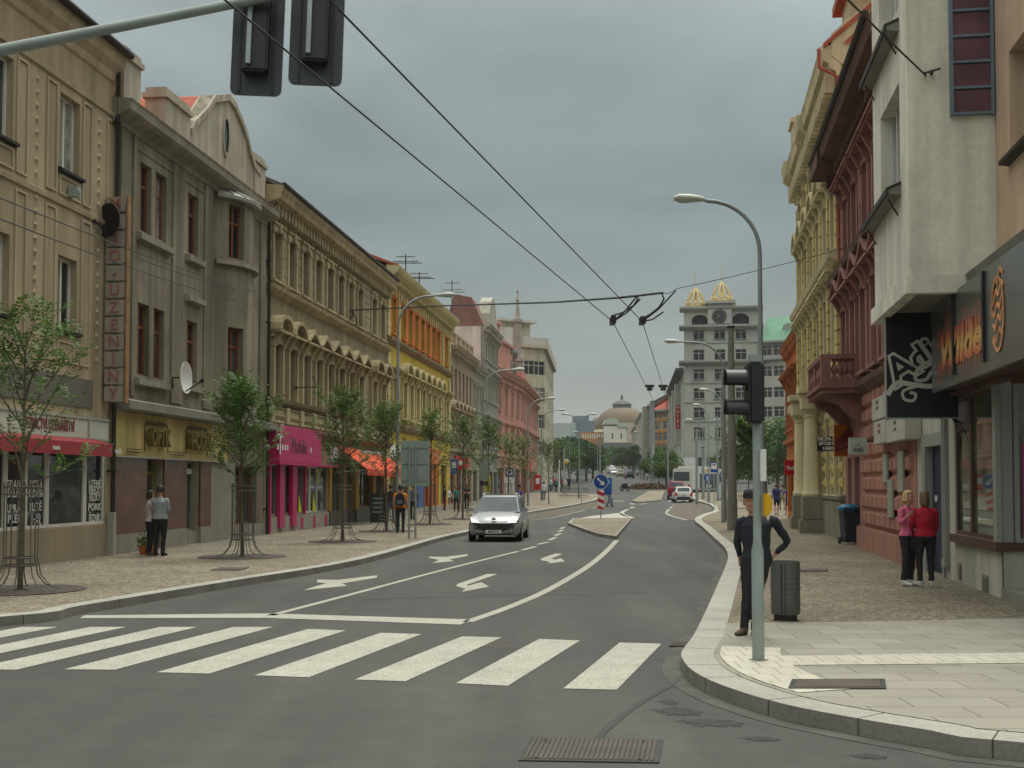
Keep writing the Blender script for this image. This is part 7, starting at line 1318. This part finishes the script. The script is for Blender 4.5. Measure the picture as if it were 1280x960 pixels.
def young_tree(label, base, H, seed, dens=1.0, spread=1.0, c0=.42, leafk=1.0, m='leaf_young', guard=True, tm=None, ex=0):
    random.seed(seed); t = thing('street_tree', label, 'tree', tuple(base), 0, 'young street trees'); tr = MB(); cr = MB(); lean = Vector((random.gauss(0, .012), random.gauss(0, .012), 1))
    tr.tube([lean*0, lean*H*.3, lean*H*.6, lean*H*.95], [.05, .042, .028, .008], 8); nb = int(13*dens**.5)+5
    for i in range(nb):
        z = H*(c0+(.92-c0)*(i+random.random()*.7)/nb); a = i*2.4+random.uniform(-.5, .5); f = (z/H-c0)/(1-c0); L_ = spread*H*(.30*math.sin(math.pi*min(1, .25+f*.78))+.06)*random.uniform(.75, 1.15); st = lean*z; d = Vector((math.cos(a), math.sin(a), random.uniform(.45, .9)+f*.9)).normalized(); pts = [st]
        for k in range(5): d = (d+Vector((0, 0, .07))+rv(.06)).normalized(); pts.append(pts[-1]+d*L_/5)
        tr.tube(pts, [.02, .016, .012, .009, .006, .003], 5, False)
        ns = int(9*dens)+3
        for j in range(ns):
            s = .25+.75*(j+random.random())/ns; k = min(4, int(s*5)); p = pts[k]*(1-(s*5-k))+pts[k+1]*(s*5-k); a2 = random.uniform(0, 6.28); o = Vector((math.cos(a2), math.sin(a2), random.uniform(-.1, .7))); dd = (d*.7+o*.8).normalized(); spray(cr, p, dd, H*random.uniform(.07, .12)*leafk, 6, H*.021*leafk, H*.0062*leafk)
    for j in range(int(16*dens)):
        a = random.uniform(0, 6.28); spray(cr, lean*H*random.uniform(.75, .97), Vector((math.cos(a), math.sin(a), random.uniform(.3, 1.4))), H*.1, 6, H*.021*leafk, H*.0062*leafk)
    tr.build('trunk', M['bark'], t, smooth=40); cr.build('crown', M[m], t); return t
def guard_mesh():
    g = MB(); R0 = .27
    for i in range(8):
        a = i*math.pi/4+.2; c, s = math.cos(a), math.sin(a); g.tube([(c*(R0+.42), s*(R0+.42), .01), (c*(R0+.2), s*(R0+.2), .08), (c*(R0+.06), s*(R0+.06), .25), (c*R0, s*R0, .5), (c*R0, s*R0, 1.8)], .011, 5)
    b = []
    for z in (.42, .55, 1.6, 1.72):
        q = MB(); q.tube([(R0*1.03*math.cos(a), R0*1.03*math.sin(a), z) for a in [i*math.pi/12 for i in range(25)]], .014, 5, False); b.append(q.mesh('hoop', M['stake'], 40))
    return g.mesh('bars', M['stake'], 40), b
GB, GH = guard_mesh(); gd = MB(); gd.lathe([(1.05, 0), (1.05, .012), (.98, .016), (.3, .016), (.12, .012)], 30, caps=False)
for k in range(24): a = k*math.pi/12; gd.box(0, 0, 0, 0, 0, 0) if 0 else None
GD = gd.mesh('tree_grate', M['grate'])
where = [('before the butcher shop', 'nearest'), ('before the grey house with the oriel', ''), ('between the magenta shop and the orange awning', ''), ('before the orange awning', ''), ('behind the direction board', ''), ('before the yellow house far end', ''), ('before the trimmed house', ''), ('before the low pale house', ''), ('before the pink house', ''), ('at the side street corner', '')]
spots = [(at(25, 738, .13), 4.55, 3, .95, 1.1, .36, .95), (at(303, 696, .13), 4.25, 12, 1.7, .9, .40, 1.0), (at(428, 677, .13), 4.5, 7, 1.3, .95, .40, 1.0), (at(483, 664, .13), 4.6, 9, 1.2, .9, .4, 1.05)]
for i, d in enumerate((53, 61, 69, 77, 85, 101)): spots.append((Vector((-8.24+.14*(d-20), d, .13)), 4.7+.2*(i % 3), 20+i, .75, .95+.08*(i % 2), .38, 1.25))
for i, (b, H, sd, dn, spd, c0, lk) in enumerate(spots):
    lab = 'young feathery tree '+where[i][0]; young_tree(lab, b, H, sd, dn, spd, c0, lk, 'leaf_young' if i < 2 else ('leaf_mid' if i < 9 else 'leaf_pale'))
    if i < 8:
        g = thing('tree_guard', 'flared metal bar guard round the tree '+where[i][0], 'tree guard', tuple(b), i*.3, 'tree guards'); put('bars', GB, g)
        for h_ in GH: put('hoop', h_, g)
        o = put('tree_grate', GD, None, (b.x, b.y, b.z+.002)); tag(o, 'round grate at the tree '+where[i][0], 'tree grate', 'tree grates')
random.seed(77)
def big_mesh(seed, R, H, m, n=2600, ls=.42):
    random.seed(seed); tr = MB(); cr = MB(); tr.tube([(0, 0, 0), (.05, 0, H*.3), (0, .1, H*.62)], [R*.075, R*.055, R*.03], 8); cl = []
    for k in range(26):
        a = random.uniform(0, 6.28); u_ = random.uniform(-.75, 1); rr = math.sqrt(max(0, 1-u_*u_))*R*random.uniform(.45, .95); cl.append((Vector((rr*math.cos(a), rr*math.sin(a), H*.6+u_*H*.36)), R*random.uniform(.24, .42)))
    for c, r_ in cl: tr.tube([(0, 0, H*.35), tuple(c*.5+Vector((0, 0, H*.2))), tuple(c)], [R*.03, R*.02, R*.006], 5)
    for k in range(n):
        c, r_ = cl[k % len(cl)]; q = rv(1).normalized()*r_*random.random()**.4; q.z *= .85; p = c+q; d = (q.normalized()*.5+rv(.6)).normalized(); leaflet(cr, p, d, rv(1), ls*random.uniform(.7, 1.3), ls*.3)
    return tr.mesh('trunk', M['bark'], 40), cr.mesh('crown', M[m])
BT = [big_mesh(1, 4.0, 9, 'leaf_dark'), big_mesh(2, 4.5, 9.5, 'leaf_mid'), big_mesh(3, 3.2, 10, 'leaf_dark'), big_mesh(4, 3.0, 7, 'leaf_mid')]
def big_tree(label, px, d, k, s=1.0, sx=1.0, grp='big trees at the end of the street'):
    b = atd(px, 600, d); t = thing('broad_tree', label, 'tree', (b.x, d, ground(d)), px, grp); t.scale = (s*sx, s*sx, s); put('trunk', BT[k][0], t); put('crown', BT[k][1], t)
for px, d, k, s, sx, lb in ((690, 215, 0, .85, 1.3, 'dark broad tree next to the cream block edge'), (700, 195, 1, .72, 1.3, 'dark tree behind the crowd at the side street'), (712, 230, 2, .8, 1.5, 'tall dark tree left of the double armed lamp'), (722, 205, 0, .72, 1.3, 'dark tree behind the double armed lamp'), (733, 215, 2, .72, 1.4, 'dark tree right of the double armed lamp'), (741, 235, 1, .7, 1.1, 'dark tree behind the blue panel sign'), (752, 330, 0, .75, 1.2, 'green tree before the low wing of the domed hall'), (768, 370, 1, .8, 1.3, 'green tree at the middle below the dome'), (778, 340, 2, .7, 1.5, 'dark tree below the hall front'), (786, 310, 0, .72, 1.2, 'dark tree before the far row houses'), (792, 330, 2, .75, 1.2, 'dark tree at the far right kerb below the dome'),
    (823, 172, 3, .8, 1, 'green tree by the foot of the orange corner house'), (833, 165, 3, .7, 1.1, 'green tree left of the fast food sign'), (912, 150, 3, .75, 1, 'tree behind the thick concrete mast'), (957, 125, 3, 1.0, 1, 'dark tree behind the lamp pole on the right'), (972, 118, 0, .8, 1, 'dark tree above the two walkers in blue'), (982, 140, 1, .9, 1, 'dark tree next to the orange house edge')): big_tree(lb, px, d, k, s, sx)
b = atd(935, 600, 88); t = young_tree('leafy green tree between the thick mast and the traffic light', Vector((b.x, 88, ground(88)+.13)), 6.0, 55, 2.6, 1.05, .3, 1.7, 'leaf_young'); t['group'] = 'right pavement trees'
# planted bed at the far crossing
bed = MB(); random.seed(5); p0, p1 = atd(789, 600, 158), atd(838, 600, 158)
for k in range(1600): x = random.uniform(p0.x, p1.x); y = random.uniform(156, 163); z = ground(y)+random.uniform(.05, .6)*(1-abs((x-p0.x)/(p1.x-p0.x)*2-1)**4); leaflet(bed, Vector((x, y, z)), rv(1).normalized(), rv(1), .3, .1)
leafmat('reddish_shrub', (.10, .05, .025)); tag(bed.build('shrub_bed', M['reddish_shrub']), 'low reddish shrubs on the planted strip at the far crossing', 'shrubs', kind='stuff')
# ------------------------------------------------------------------ people
M['skin'] = mat('skin', (.42, .235, .165), .55, .06, 8, .03); M['eye'] = paint('eye_dark', (.02, .015, .012), .3); M['lip'] = paint('lips', (.3, .1, .085), .5)
def cloth(name, c, rough=.85): return mat('cloth_'+name, c, rough, .16, 6, .06, .2, 30)
HAIR = {k: mat('hair_'+k, c, .6, .3, 20, .2) for k, c in dict(dark=(.02, .015, .012), brown=(.09, .05, .028), blonde=(.45, .33, .16), grey=(.25, .24, .22), red=(.3, .05, .02), dyed=(.13, .085, .05)).items()}
def limb(sections, n=10):                       # (point, rx, ry) along a limb; rx sideways, ry front to back
    P = [Vector(s[0]) for s in sections]; rings = []
    for i, p in enumerate(P):
        d = (P[min(i+1, len(P)-1)]-P[max(i-1, 0)]).normalized(); s = Vector((1, 0, 0)); s = (s-d*s.dot(d))
        if s.length < .2: s = Vector((0, 1, 0)); s = (s-d*s.dot(d))
        s.normalize(); f = d.cross(s).normalized(); rx, ry = sections[i][1], sections[i][2]; rings.append([p+s*rx*math.cos(a)+f*ry*math.sin(a) for a in [k*2*math.pi/n for k in range(n)]])
    return rings
def fuse(parts, voxel, waist=0, flat=True):
    """grow all the limbs into one skin; each face keeps the material of the limb nearest to it"""
    mb = MB(); src = []
    for mi, rings in parts:
        mb.loft(rings)
        for a, b in zip(rings, rings[1:]):
            for p, q in zip(a, b):
                for s in (0, .33, .66, 1): src.append((Vector(p)*(1-s)+Vector(q)*s, mi))
        c0 = sum((Vector(p) for p in rings[0]), Vector())/len(rings[0]); src.append((c0, mi)); c1 = sum((Vector(p) for p in rings[-1]), Vector())/len(rings[-1]); src.append((c1, mi))
    me = mb.mesh('fuse', []) ; o = bpy.data.objects.new('fuse', me); COL.objects.link(o); r = o.modifiers.new('r', 'REMESH'); r.mode = 'VOXEL'; r.voxel_size = voxel; sm = o.modifiers.new('s', 'SMOOTH'); sm.factor = .5; sm.iterations = 3
    bpy.context.view_layer.update(); out = bpy.data.meshes.new_from_object(o.evaluated_get(bpy.context.evaluated_depsgraph_get())); bpy.data.objects.remove(o)
    kd = kdtree.KDTree(len(src))
    for i, (p, m_) in enumerate(src): kd.insert(p, i)
    kd.balance(); out.materials.clear(); idx = [src[kd.find(p.center)[1]][1] for p in out.polygons]
    if waist: idx = [((1 if p.center.z > waist else 2) if i in (1, 2) and abs(p.center.x) < .215 and .8 < p.center.z < 1.06 else i) for i, p in zip(idx, out.polygons)]
    idx = [((0 if p.center.z-.35*max(0, p.center.y) > 1.455 else 1) if i in (0, 1) and abs(p.center.x) < .1 and 1.41 < p.center.z < 1.52 else (2 if p.center.z > .1 else 3) if i in (2, 3) and p.center.z < .14 and flat else i) for i, p in zip(idx, out.polygons)]
    return out, idx
BASE = dict(hipL=(-.09, 0, .92), hipR=(.09, 0, .92), kneeL=(-.1, -.02, .49), kneeR=(.1, -.02, .49), ankL=(-.1, .03, .08), ankR=(.1, .03, .08), toeL=(-.12, -.16, .03), toeR=(.12, -.16, .03), pel=(0, 0, .95), chest=(0, .01, 1.28), neck=(0, .02, 1.46), head=(0, -.015, 1.62), shL=(-.185, .01, 1.40), shR=(.185, .01, 1.40), elL=(-.24, .03, 1.12), elR=(.24, .03, 1.12), haL=(-.25, -.05, .87), haR=(.25, -.05, .87))
def person(label, base, face, H=1.75, pose=None, top='navy', bottom='black', shoe='black', sleeve='long', legs='long', hair='dark', hstyle='short', girth=1.0, voxel=.02, detail=False, female=False, cap=None, name='person', group=None, extra=None):
    """face: the way the person looks, degrees, 0 = towards the camera, 90 = to the right of the picture"""
    t = thing(name, label, 'person', tuple(base), R_(face), group); k = H/1.75; J = {q: Vector(v) for q, v in BASE.items()}
    for q, v in (pose or {}).items(): J[q] = Vector(v)
    g = girth; w_ = .92 if female else 1.0; SK, TP, BT_, SH = 0, 1, 2, 3; parts = []
    P, C, Nk, Hd = J['pel'], J['chest'], J['neck'], J['head']; hipw = .175*g*(1.04 if female else 1)
    parts.append((TP, limb([(P+Vector((0, 0, -.02)), hipw*.97, .118*g), (P*.65+C*.35, .15*g*w_, .105*g), (C+Vector((0, -.01, -.08)), .165*g*w_, .118*g+(.02 if female else 0)), (C+Vector((0, 0, .06)), .185*g*w_, .115*g), (Nk+Vector((0, .0, -.06)), .145*w_, .088), (Nk+Vector((0, 0, -.005)), .065, .06)], 16)))
    parts.append((BT_, limb([(P+Vector((0, .01, .03)), hipw*.94, .115*g), (P+Vector((0, .015, -.05)), hipw, .125*g), (P+Vector((0, .01, -.11)), hipw*.85, .11*g)], 16)))
    parts.append((SK, limb([(Nk+Vector((0, 0, -.05)), .058, .058), (Nk*.5+Hd*.5+Vector((0, .01, 0)), .053, .056), (Hd+Vector((0, .015, -.03)), .055, .06)])))
    parts.append((SK, limb([(Hd+Vector((0, -.035, -.118)), .026, .026), (Hd+Vector((0, -.025, -.1)), .043, .05), (Hd+Vector((0, -.012, -.05)), .06, .078), (Hd, .072, .09), (Hd+Vector((0, .008, .05)), .075, .094), (Hd+Vector((0, .012, .09)), .062, .08), (Hd+Vector((0, .014, .12)), .03, .04)], 14)))
    if detail:
        parts.append((SK, limb([(Hd+Vector((0, -.088, .025)), .008, .01), (Hd+Vector((0, -.108, -.015)), .014, .014), (Hd+Vector((0, -.108, -.03)), .017, .013), (Hd+Vector((0, -.085, -.032)), .012, .01)], 8)))
        for s in (-1, 1): parts.append((SK, limb([(Hd+Vector((s*.076, .01, -.03)), .01, .02), (Hd+Vector((s*.082, .015, .005)), .011, .026), (Hd+Vector((s*.078, .015, .03)), .008, .015)], 8)))
        parts.append((SK, limb([(Hd+Vector((-.05, -.08, .032)), .01, .01), (Hd+Vector((0, -.092, .036)), .01, .01), (Hd+Vector((.05, -.08, .032)), .01, .01)], 8)))
    for s, q in ((-1, 'L'), (1, 'R')):
        S, E, A = J['sh'+q], J['el'+q], J['ha'+q]; up = Vector((-s*.045, 0, .005)); wr = A+(E-A).normalized()*.05; sl = TP if sleeve == 'long' else SK; mid = S*.45+E*.55; a_ = .95 if female else 1.05
        parts.append((TP, limb([(S+up+Vector((0, 0, -.012)), .05*a_, .06*a_), (S+Vector((0, 0, -.012)), .056*a_, .064*a_), (S*.75+E*.25, .055*a_, .06*a_), (mid, .052*a_, .054*a_)] + ([(E, .046*a_, .048*a_)] if sleeve == 'long' else []))))
        parts.append((sl, limb([(mid, .043*a_, .046*a_), (E, .042*a_, .043*a_), (E*.6+wr*.4, .042*a_, .043*a_), (wr, .031*a_ if sl else .027, .033*a_ if sl else .026)])))
        d = (A-E).normalized(); tip = A+d*.06; parts.append((SK, limb([(wr, .024, .022), (A+d*.0, .034, .021), (tip, .036, .017), (tip+d*.025, .026, .012)])))
        hp, kn, an, to = J['hip'+q], J['knee'+q], J['ank'+q], J['toe'+q]; lg = BT_; lo = BT_ if legs == 'long' else SK; f = 1.0 if legs == 'long' else .88
        kmid = kn if legs == 'long' else kn+(hp-kn)*.12
        parts.append((BT_, limb([(hp+Vector((0, .01, .03)), .095*g, .11*g), (hp*.75+kn*.25, .088*g, .1*g), (hp*.4+kn*.6, .074*g, .083*g), (kmid, .062, .068)])))
        if legs == 'long': parts.append((BT_, limb([(kn, .06, .066), (kn*.65+an*.35, .058, .065), (kn*.3+an*.7, .053, .058), (an+Vector((0, 0, -.015)), .054, .064)])))
        else: parts.append((SK, limb([(kmid, .052, .056), (kn, .05, .054), (kn*.7+an*.3, .052, .056), (kn*.3+an*.7, .036, .038), (an, .034, .036)])))
        hl = an+(an-to)*.22; hl.z = an.z-.045; parts.append((SH, limb([(hl+Vector((0, 0, .0)), .036, .04), (an*.7+to*.3+Vector((0, 0, -.02)), .041, .042), (an*.25+to*.75+Vector((0, 0, -.005)), .045, .03), (to, .034, .02)])))
    me, idx = fuse(parts, voxel, P.z-.035, J['ankL'].z < .09 and J['ankR'].z < .09)
    bm = bmesh.new(); bm.from_mesh(me); lay = list(idx)
    for f_, i_ in zip(bm.faces, lay): f_.material_index = i_; f_.smooth = True
    def island(rings, mi):
        vs = [[bm.verts.new(p) for p in r] for r in rings]; n = len(rings[0])
        for a, b in zip(vs, vs[1:]):
            for j in range(n): q = bm.faces.new((a[j], a[(j+1) % n], b[(j+1) % n], b[j])); q.material_index = mi; q.smooth = True
        for e in (vs[0][::-1], vs[-1]): q = bm.faces.new(e); q.material_index = mi
    if detail:
        for q, s in (('L', -1), ('R', 1)):           # four unequal bent fingers and a thumb on each palm
            E, A = J['el'+q], J['ha'+q]; d = (A-E).normalized(); side = Vector((0, 1, 0)); side = (side-d*side.dot(d)).normalized(); cur = d.cross(side).normalized()*(-s); tip = A+d*.06
            for j, (o_, l) in enumerate(((-.026, .058), (-.009, .068), (.009, .064), (.026, .05))): b0 = tip+side*o_-d*.012; island(limb([(b0, .0085, .0085), (b0+d*l*.5, .008, .008), (b0+d*l*.85+cur*l*.35, .0072, .0072), (b0+d*l*.95+cur*l*.75, .005, .005)], 6), 0)
            b0 = A-side*.026+d*.005; island(limb([(b0, .011, .011), (b0-side*.022+d*.028+cur*.008, .0095, .0095), (b0-side*.026+d*.055+cur*.02, .006, .006)], 6), 0)
        for s in (-1, 1): c = Hd+Vector((s*.031, -.0865, .012)); island(limb([(c+Vector((-.014, .004, 0)), .003, .003), (c+Vector((0, -.004, 0)), .0075, .006), (c+Vector((.014, .004, 0)), .003, .003)], 6), 4)
        c = Hd+Vector((0, -.083, -.058)); island(limb([(c+Vector((-.024, .008, 0)), .003, .003), (c+Vector((0, -.004, .002)), .006, .006), (c+Vector((.024, .008, 0)), .003, .003)], 6), 5)
    from mathutils import noise as nz
    if voxel < .03:                              # creases in the clothes
        bm.normal_update()
        for v_ in bm.verts:
            mi = {f_.material_index for f_ in v_.link_faces}
            if mi <= {1, 2}: c_ = v_.co; v_.co += v_.normal*(.0085*nz.noise(Vector((c_.x*17+H*9, c_.y*17, c_.z*9)))+.005*nz.noise(Vector((c_.x*30, c_.y*30, c_.z*26+c_.x*20))))
    bm.to_mesh(me); bm.free()
    cl = lambda n_: n_ if not isinstance(n_, str) else M['c_'+n_]
    for m_ in (M['skin'], cl(top), cl(bottom), cl(shoe), M['eye'], M['lip']): me.materials.append(m_)
    bo = put('body', me, t); bo.scale = (k, k, k)
    if hstyle != 'none':
        hb = MB(); rg = []; lo_ = {'short': -.045, 'long': -.16, 'bob': -.095}[hstyle]; n = 18
        prof = [(.5, .132, .0), (.78, .118, .002), (1.02, .085, .006), (1.12, .04, .008), (1.13, -.01, .012)]+([(1.1, lo_, .02)] if hstyle == 'short' else [(1.15, -.06, .018), (1.12, lo_*.8, .024), (.85, lo_, .03)])
        for f_, z, y in prof:
            ring = []
            for j in range(n):
                a = 2*math.pi*j/n; x, yy = .076*f_*math.cos(a), .096*f_*math.sin(a)
                if yy < 0 and z < .075: yy = max(yy, -.012 if abs(x) < .075 else -.05); x *= 1.0
                ring.append(Hd+Vector((x, yy+y+.006, z)))
            rg.append(ring)
        hb.loft([[Hd+Vector((.01*math.cos(2*math.pi*j/n), .012*math.sin(2*math.pi*j/n)+.006, .139)) for j in range(n)]]+rg); ho = hb.build('hair', HAIR[hair], t, smooth=60); ho.scale = (k, k, k)
    if cap:
        cb = MB(); n = 18; cb.loft([[Hd+Vector((.085*f_*math.cos(2*math.pi*j/n), .106*f_*math.sin(2*math.pi*j/n)+.004, z)) for j in range(n)] for f_, z in ((1.0, .045), (1.03, .075), (.95, .115), (.7, .145), (.2, .155))]); cb.slab([], 0, 0) if 0 else None
        cb.loft([[Hd+Vector((.078*math.cos(a)*s, -.085-.085*math.sin(a)*s, z)) for a in [math.pi*j/8 for j in range(9)]] for s, z in ((1.0, .052), (1.0, .064))]); co = cb.build('cap', cl(cap), t, smooth=50); co.scale = (k, k, k)
    return t
for n_, c in dict(navy=(.011, .012, .02), black=(.012, .012, .014), blue=(.02, .035, .13), pink=(.52, .13, .22), red=(.34, .014, .03), lightgrey=(.27, .30, .31), pale=(.42, .36, .36), orange=(.58, .2, .025), teal=(.06, .2, .22), white=(.6, .6, .58), purple=(.09, .05, .22), jeans=(.06, .1, .19), khaki=(.22, .18, .11), grey=(.13, .13, .13), darkblue=(.02, .025, .06), shoewhite=(.6, .58, .55), brownshoe=(.07, .045, .03), maroon=(.16, .02, .04), green=(.08, .2, .1)).items(): M['c_'+n_] = cloth(n_, c)
# man in dark clothes waiting beside the signal pole
p = at(947, 795, .13)
person('man in dark clothes and a black cap standing behind the traffic light pole', p, -12, 1.69, dict(elL=(-.235, .07, 1.13), haL=(-.2, .13, .9), elR=(.37, .10, 1.13), haR=(.19, .10, .96), shR=(.2, .01, 1.41), head=(-.075, -.03, 1.62), neck=(-.03, .015, 1.46), chest=(-.015, .01, 1.28), hipL=(-.1, 0, .92), hipR=(.075, 0, .92), kneeL=(-.125, -.02, .49), ankL=(-.16, .02, .08), toeL=(-.25, -.14, .03), ankR=(-.03, .05, .08), kneeR=(.0, -.03, .49), toeR=(-.04, -.16, .03)), 'navy', 'black', 'brownshoe', hair='grey', cap='black', girth=1.08, voxel=.013, detail=True)
p = at(1135.5, 732, .13); person('blonde woman in a pink top and black trousers holding a cigarette', p, 38, 1.66, dict(elL=(-.23, -.0, 1.14), haL=(-.22, -.2, 1.32), elR=(.22, .02, 1.12), haR=(.08, -.2, 1.06), head=(0, -.03, 1.62)), 'pink', 'black', 'shoewhite', hair='blonde', hstyle='bob', female=True, girth=.98, voxel=.014, detail=True)
p = at(1157, 733, .13); person('woman in a red jacket with long brown hair, back turned', p, 172, 1.66, dict(elL=(-.22, -.05, 1.13), haL=(-.2, -.16, .92), elR=(.23, .0, 1.12), haR=(.22, -.12, .9)), 'red', 'black', 'shoewhite', hair='dyed', hstyle='long', female=True, girth=1.12, voxel=.014, detail=True)
q = at(1144, 732, .13); hb = thing('handbag', 'black handbag hanging between the pink and the red woman', 'handbag', (q.x, q.y-.1, q.z+.6)); mb = MB(); mb.loft([[(x*s, y*s, z) for x, y in ((-.12, -.05), (.12, -.05), (.12, .05), (-.12, .05))] for z, s in ((0, .9), (.12, 1.05), (.24, .8))]); mb.build('bag', M['c_black'], hb, bevel=.02); mb = MB(); mb.tube([(-.08, 0, .23), (-.06, 0, .4), (.06, 0, .4), (.08, 0, .23)], .01, 6); mb.build('strap', M['c_black'], hb)
p = at(199.5, 695, .13); person('man in a light grey jacket, back turned, at the brown marble shopfront', p, 165, 1.74, dict(elR=(.22, -.02, 1.13), haR=(.2, -.14, .92), elL=(-.22, -.02, 1.13), haL=(-.1, -.2, 1.05)), 'lightgrey', 'black', 'black', hair='dark', girth=1.22, voxel=.016); p = at(187, 694.5, .13); person('woman in a pale top next to the man in light grey', p, 120, 1.62, dict(elL=(-.2, -.05, 1.13), haL=(-.05, -.2, 1.1), elR=(.2, -.03, 1.12), haR=(.1, -.2, 1.05)), 'pale', 'black', 'brownshoe', hair='dark', hstyle='bob', sleeve='short', female=True, voxel=.018)
q = at(183, 693, .13); fp = thing('flower_display', 'small pile of plants and goods at the optician door', 'goods', tuple(q)); mb = MB(); mb.lathe([(.16, 0), (.2, .22)], 12); mb.build('pot', M['orange_brown'], fp); mb = MB(); random.seed(3)
for k_ in range(160): v_ = rv(.12); leaflet(mb, Vector((v_.x, v_.y, .25+abs(v_.z))), rv(1).normalized(), rv(1), .1, .03)
mb.build('leaves', M['leaf_young'], fp)
WALK1 = dict(kneeL=(-.1, -.16, .52), ankL=(-.1, -.2, .1), toeL=(-.11, -.38, .06), kneeR=(.1, .04, .5), ankR=(.1, .26, .12), toeR=(.11, .08, .04), elL=(-.24, .12, 1.14), haL=(-.25, .12, .9), elR=(.24, -.04, 1.13), haR=(.24, -.2, .94))
WALK2 = dict(kneeR=(.1, -.16, .52), ankR=(.1, -.2, .1), toeR=(.11, -.38, .06), kneeL=(-.1, .04, .5), ankL=(-.1, .26, .12), toeL=(-.11, .08, .04), elR=(.24, .12, 1.14), haR=(.25, .12, .9), elL=(-.24, -.04, 1.13), haL=(-.24, -.2, .94))
p = at(500.5, 666, .13); person('person in an orange T-shirt with a black backpack walking away', p, 180, 1.76, {}, 'orange', 'black', 'black', sleeve='short', hair='dark', girth=1.05, voxel=.02)
bp = thing('backpack', 'black backpack worn by the person in orange', 'backpack', (p.x, p.y-.2, p.z+.98)); mb = MB(); mb.loft([[(x*s, y*s, z) for x, y in ((-.15, -.09), (.15, -.09), (.16, .06), (-.16, .06))] for z, s in ((0, .85), (.1, 1.05), (.3, 1.05), (.44, .8), (.47, .5))]); mb.build('bag', M['c_black'], bp, bevel=.03); MB().box(-.1, .1, -.12, -.09, .06, .2).build('pocket', M['c_grey'], bp, bevel=.01)
WHO = [(488, 655, 'person in dark jacket and jeans half hidden left of the orange T-shirt', 178, 1.75, WALK1, 'black', 'jeans', 'black', {}), (516, 651, 'person in a dark coat walking away behind the direction board posts', 175, 1.8, WALK2, 'grey', 'black', 'black', {}), (556, 638, 'person in dark clothes standing by the yellow house plinth', 90, 1.7, {}, 'black', 'maroon', 'black', {}), (570.5, 640, 'red haired woman in a teal top before the yellow house', 10, 1.66, WALK2, 'teal', 'black', 'black', dict(hair='red', hstyle='bob', female=True, sleeve='short')), (583.5, 636.5, 'man in a black T-shirt with folded hands before the trimmed house', 15, 1.78, dict(haL=(.05, -.22, 1.12), haR=(-.05, -.22, 1.12), elL=(-.25, -.06, 1.12), elR=(.25, -.06, 1.12)), 'black', 'black', 'black', dict(sleeve='short')),
       (560, 637, 'small pale dressed person between the yellow house walkers', 30, 1.6, WALK1, 'white', 'khaki', 'brownshoe', dict(female=True)), (680, 625.5, 'person in a white shirt and dark trousers near the pink house corner', 185, 1.76, WALK1, 'white', 'grey', 'black', {})]
for px, py, lb, fc, H, ps, tp, bt, sh, kw in WHO: person(lb, at(px, py, .13), fc, H, ps, tp, bt, sh, voxel=.024, **kw)
q = at(653, 650, .05); person('person in a purple top stepping off the kerb behind the silver car', (q.x-.12, q.y, .13), 90, 1.78, WALK1, 'purple', 'maroon', 'black', hair='dark', voxel=.022)
for px, py, lb, fc, H, ps in ((971, 644.5, 'walker in a blue T-shirt and long dark shorts on the right pavement', 178, 1.78, WALK1), (986, 645, 'walker in blue with pale shorts nearest to the yellow columns', 182, 1.74, WALK2)): person(lb, at(px, py, .13), fc, H, ps, 'blue', 'darkblue' if px < 980 else 'jeans', 'black', sleeve='short', legs='short', hair='dark', voxel=.022)
person('person in grey walking ahead of the two walkers in blue', at(978, 638, .13), 180, 1.75, WALK2, 'grey', 'khaki', 'brownshoe', voxel=.026); person('person in a dark top by the red sign at the orange house', at(990, 637, .13), 0, 1.72, {}, 'maroon', 'black', 'black', voxel=.026); person('person in white seen between the trees beyond the traffic light', at(968, 622, .13), 40, 1.75, {}, 'white', 'jeans', 'black', voxel=.03)
q = atd(762, 600, 96); person('person in a white shirt and jeans striding across behind the round sign', (q.x, 96, ground(96)), 80, 1.78, WALK1, 'white', 'jeans', 'black', sleeve='short', voxel=.024)
for i, (px, d, tp, bt, H, fc, lb) in enumerate(((688, 140, 'white', 'jeans', 1.7, 20, 'leftmost crowd member in white and jeans at the side street'), (692, 145, 'red', 'black', 1.75, 60, 'crowd member in a red top next to the white one'), (695.5, 138, 'teal', 'darkblue', 1.68, -30, 'crowd member in a teal top'), (699, 142, 'maroon', 'white', 1.66, 120, 'crowd member in maroon with white trousers'), (702.5, 139, 'maroon', 'black', 1.74, 10, 'crowd member in maroon with black trousers'), (706, 137, 'white', 'khaki', 1.76, -20, 'crowd member in a white shirt near the yellow round plate'), (711, 143, 'darkblue', 'black', 1.8, 0, 'crowd member in dark blue beside the double armed lamp'), (797, 260, 'white', 'black', 1.75, 0, 'distant walker in white before the far row houses'), (801, 240, 'red', 'jeans', 1.7, 90, 'distant walker in red before the far row houses'), (805, 230, 'grey', 'black', 1.75, 40, 'distant walker in grey before the slim grey house'), (809, 215, 'white', 'jeans', 1.72, -40, 'distant walker in white near the green grey steel mast'))):
    q = atd(px, 600, d); person(lb, (q.x, d, ground(d)+(.13 if d < 200 else 0)), fc, H, (WALK1, WALK2, {})[i % 3], tp, bt, 'black', voxel=.035, group='people at the far end of the street')
# ------------------------------------------------------------------ the air down the street
hm = bpy.data.materials.new('haze'); hm.use_nodes = True; n_ = hm.node_tree.nodes; n_.remove(n_['Principled BSDF']); pv = n_.new('ShaderNodeVolumePrincipled'); pv.inputs['Color'].default_value = (.82, .88, .9, 1); pv.inputs['Density'].default_value = .00018; hm.node_tree.links.new(pv.outputs[0], n_['Material Output'].inputs['Volume'])
tag(MB().box(-5200, 5200, -90, 4700, -42, 170).build('haze', hm), kind='stuff')
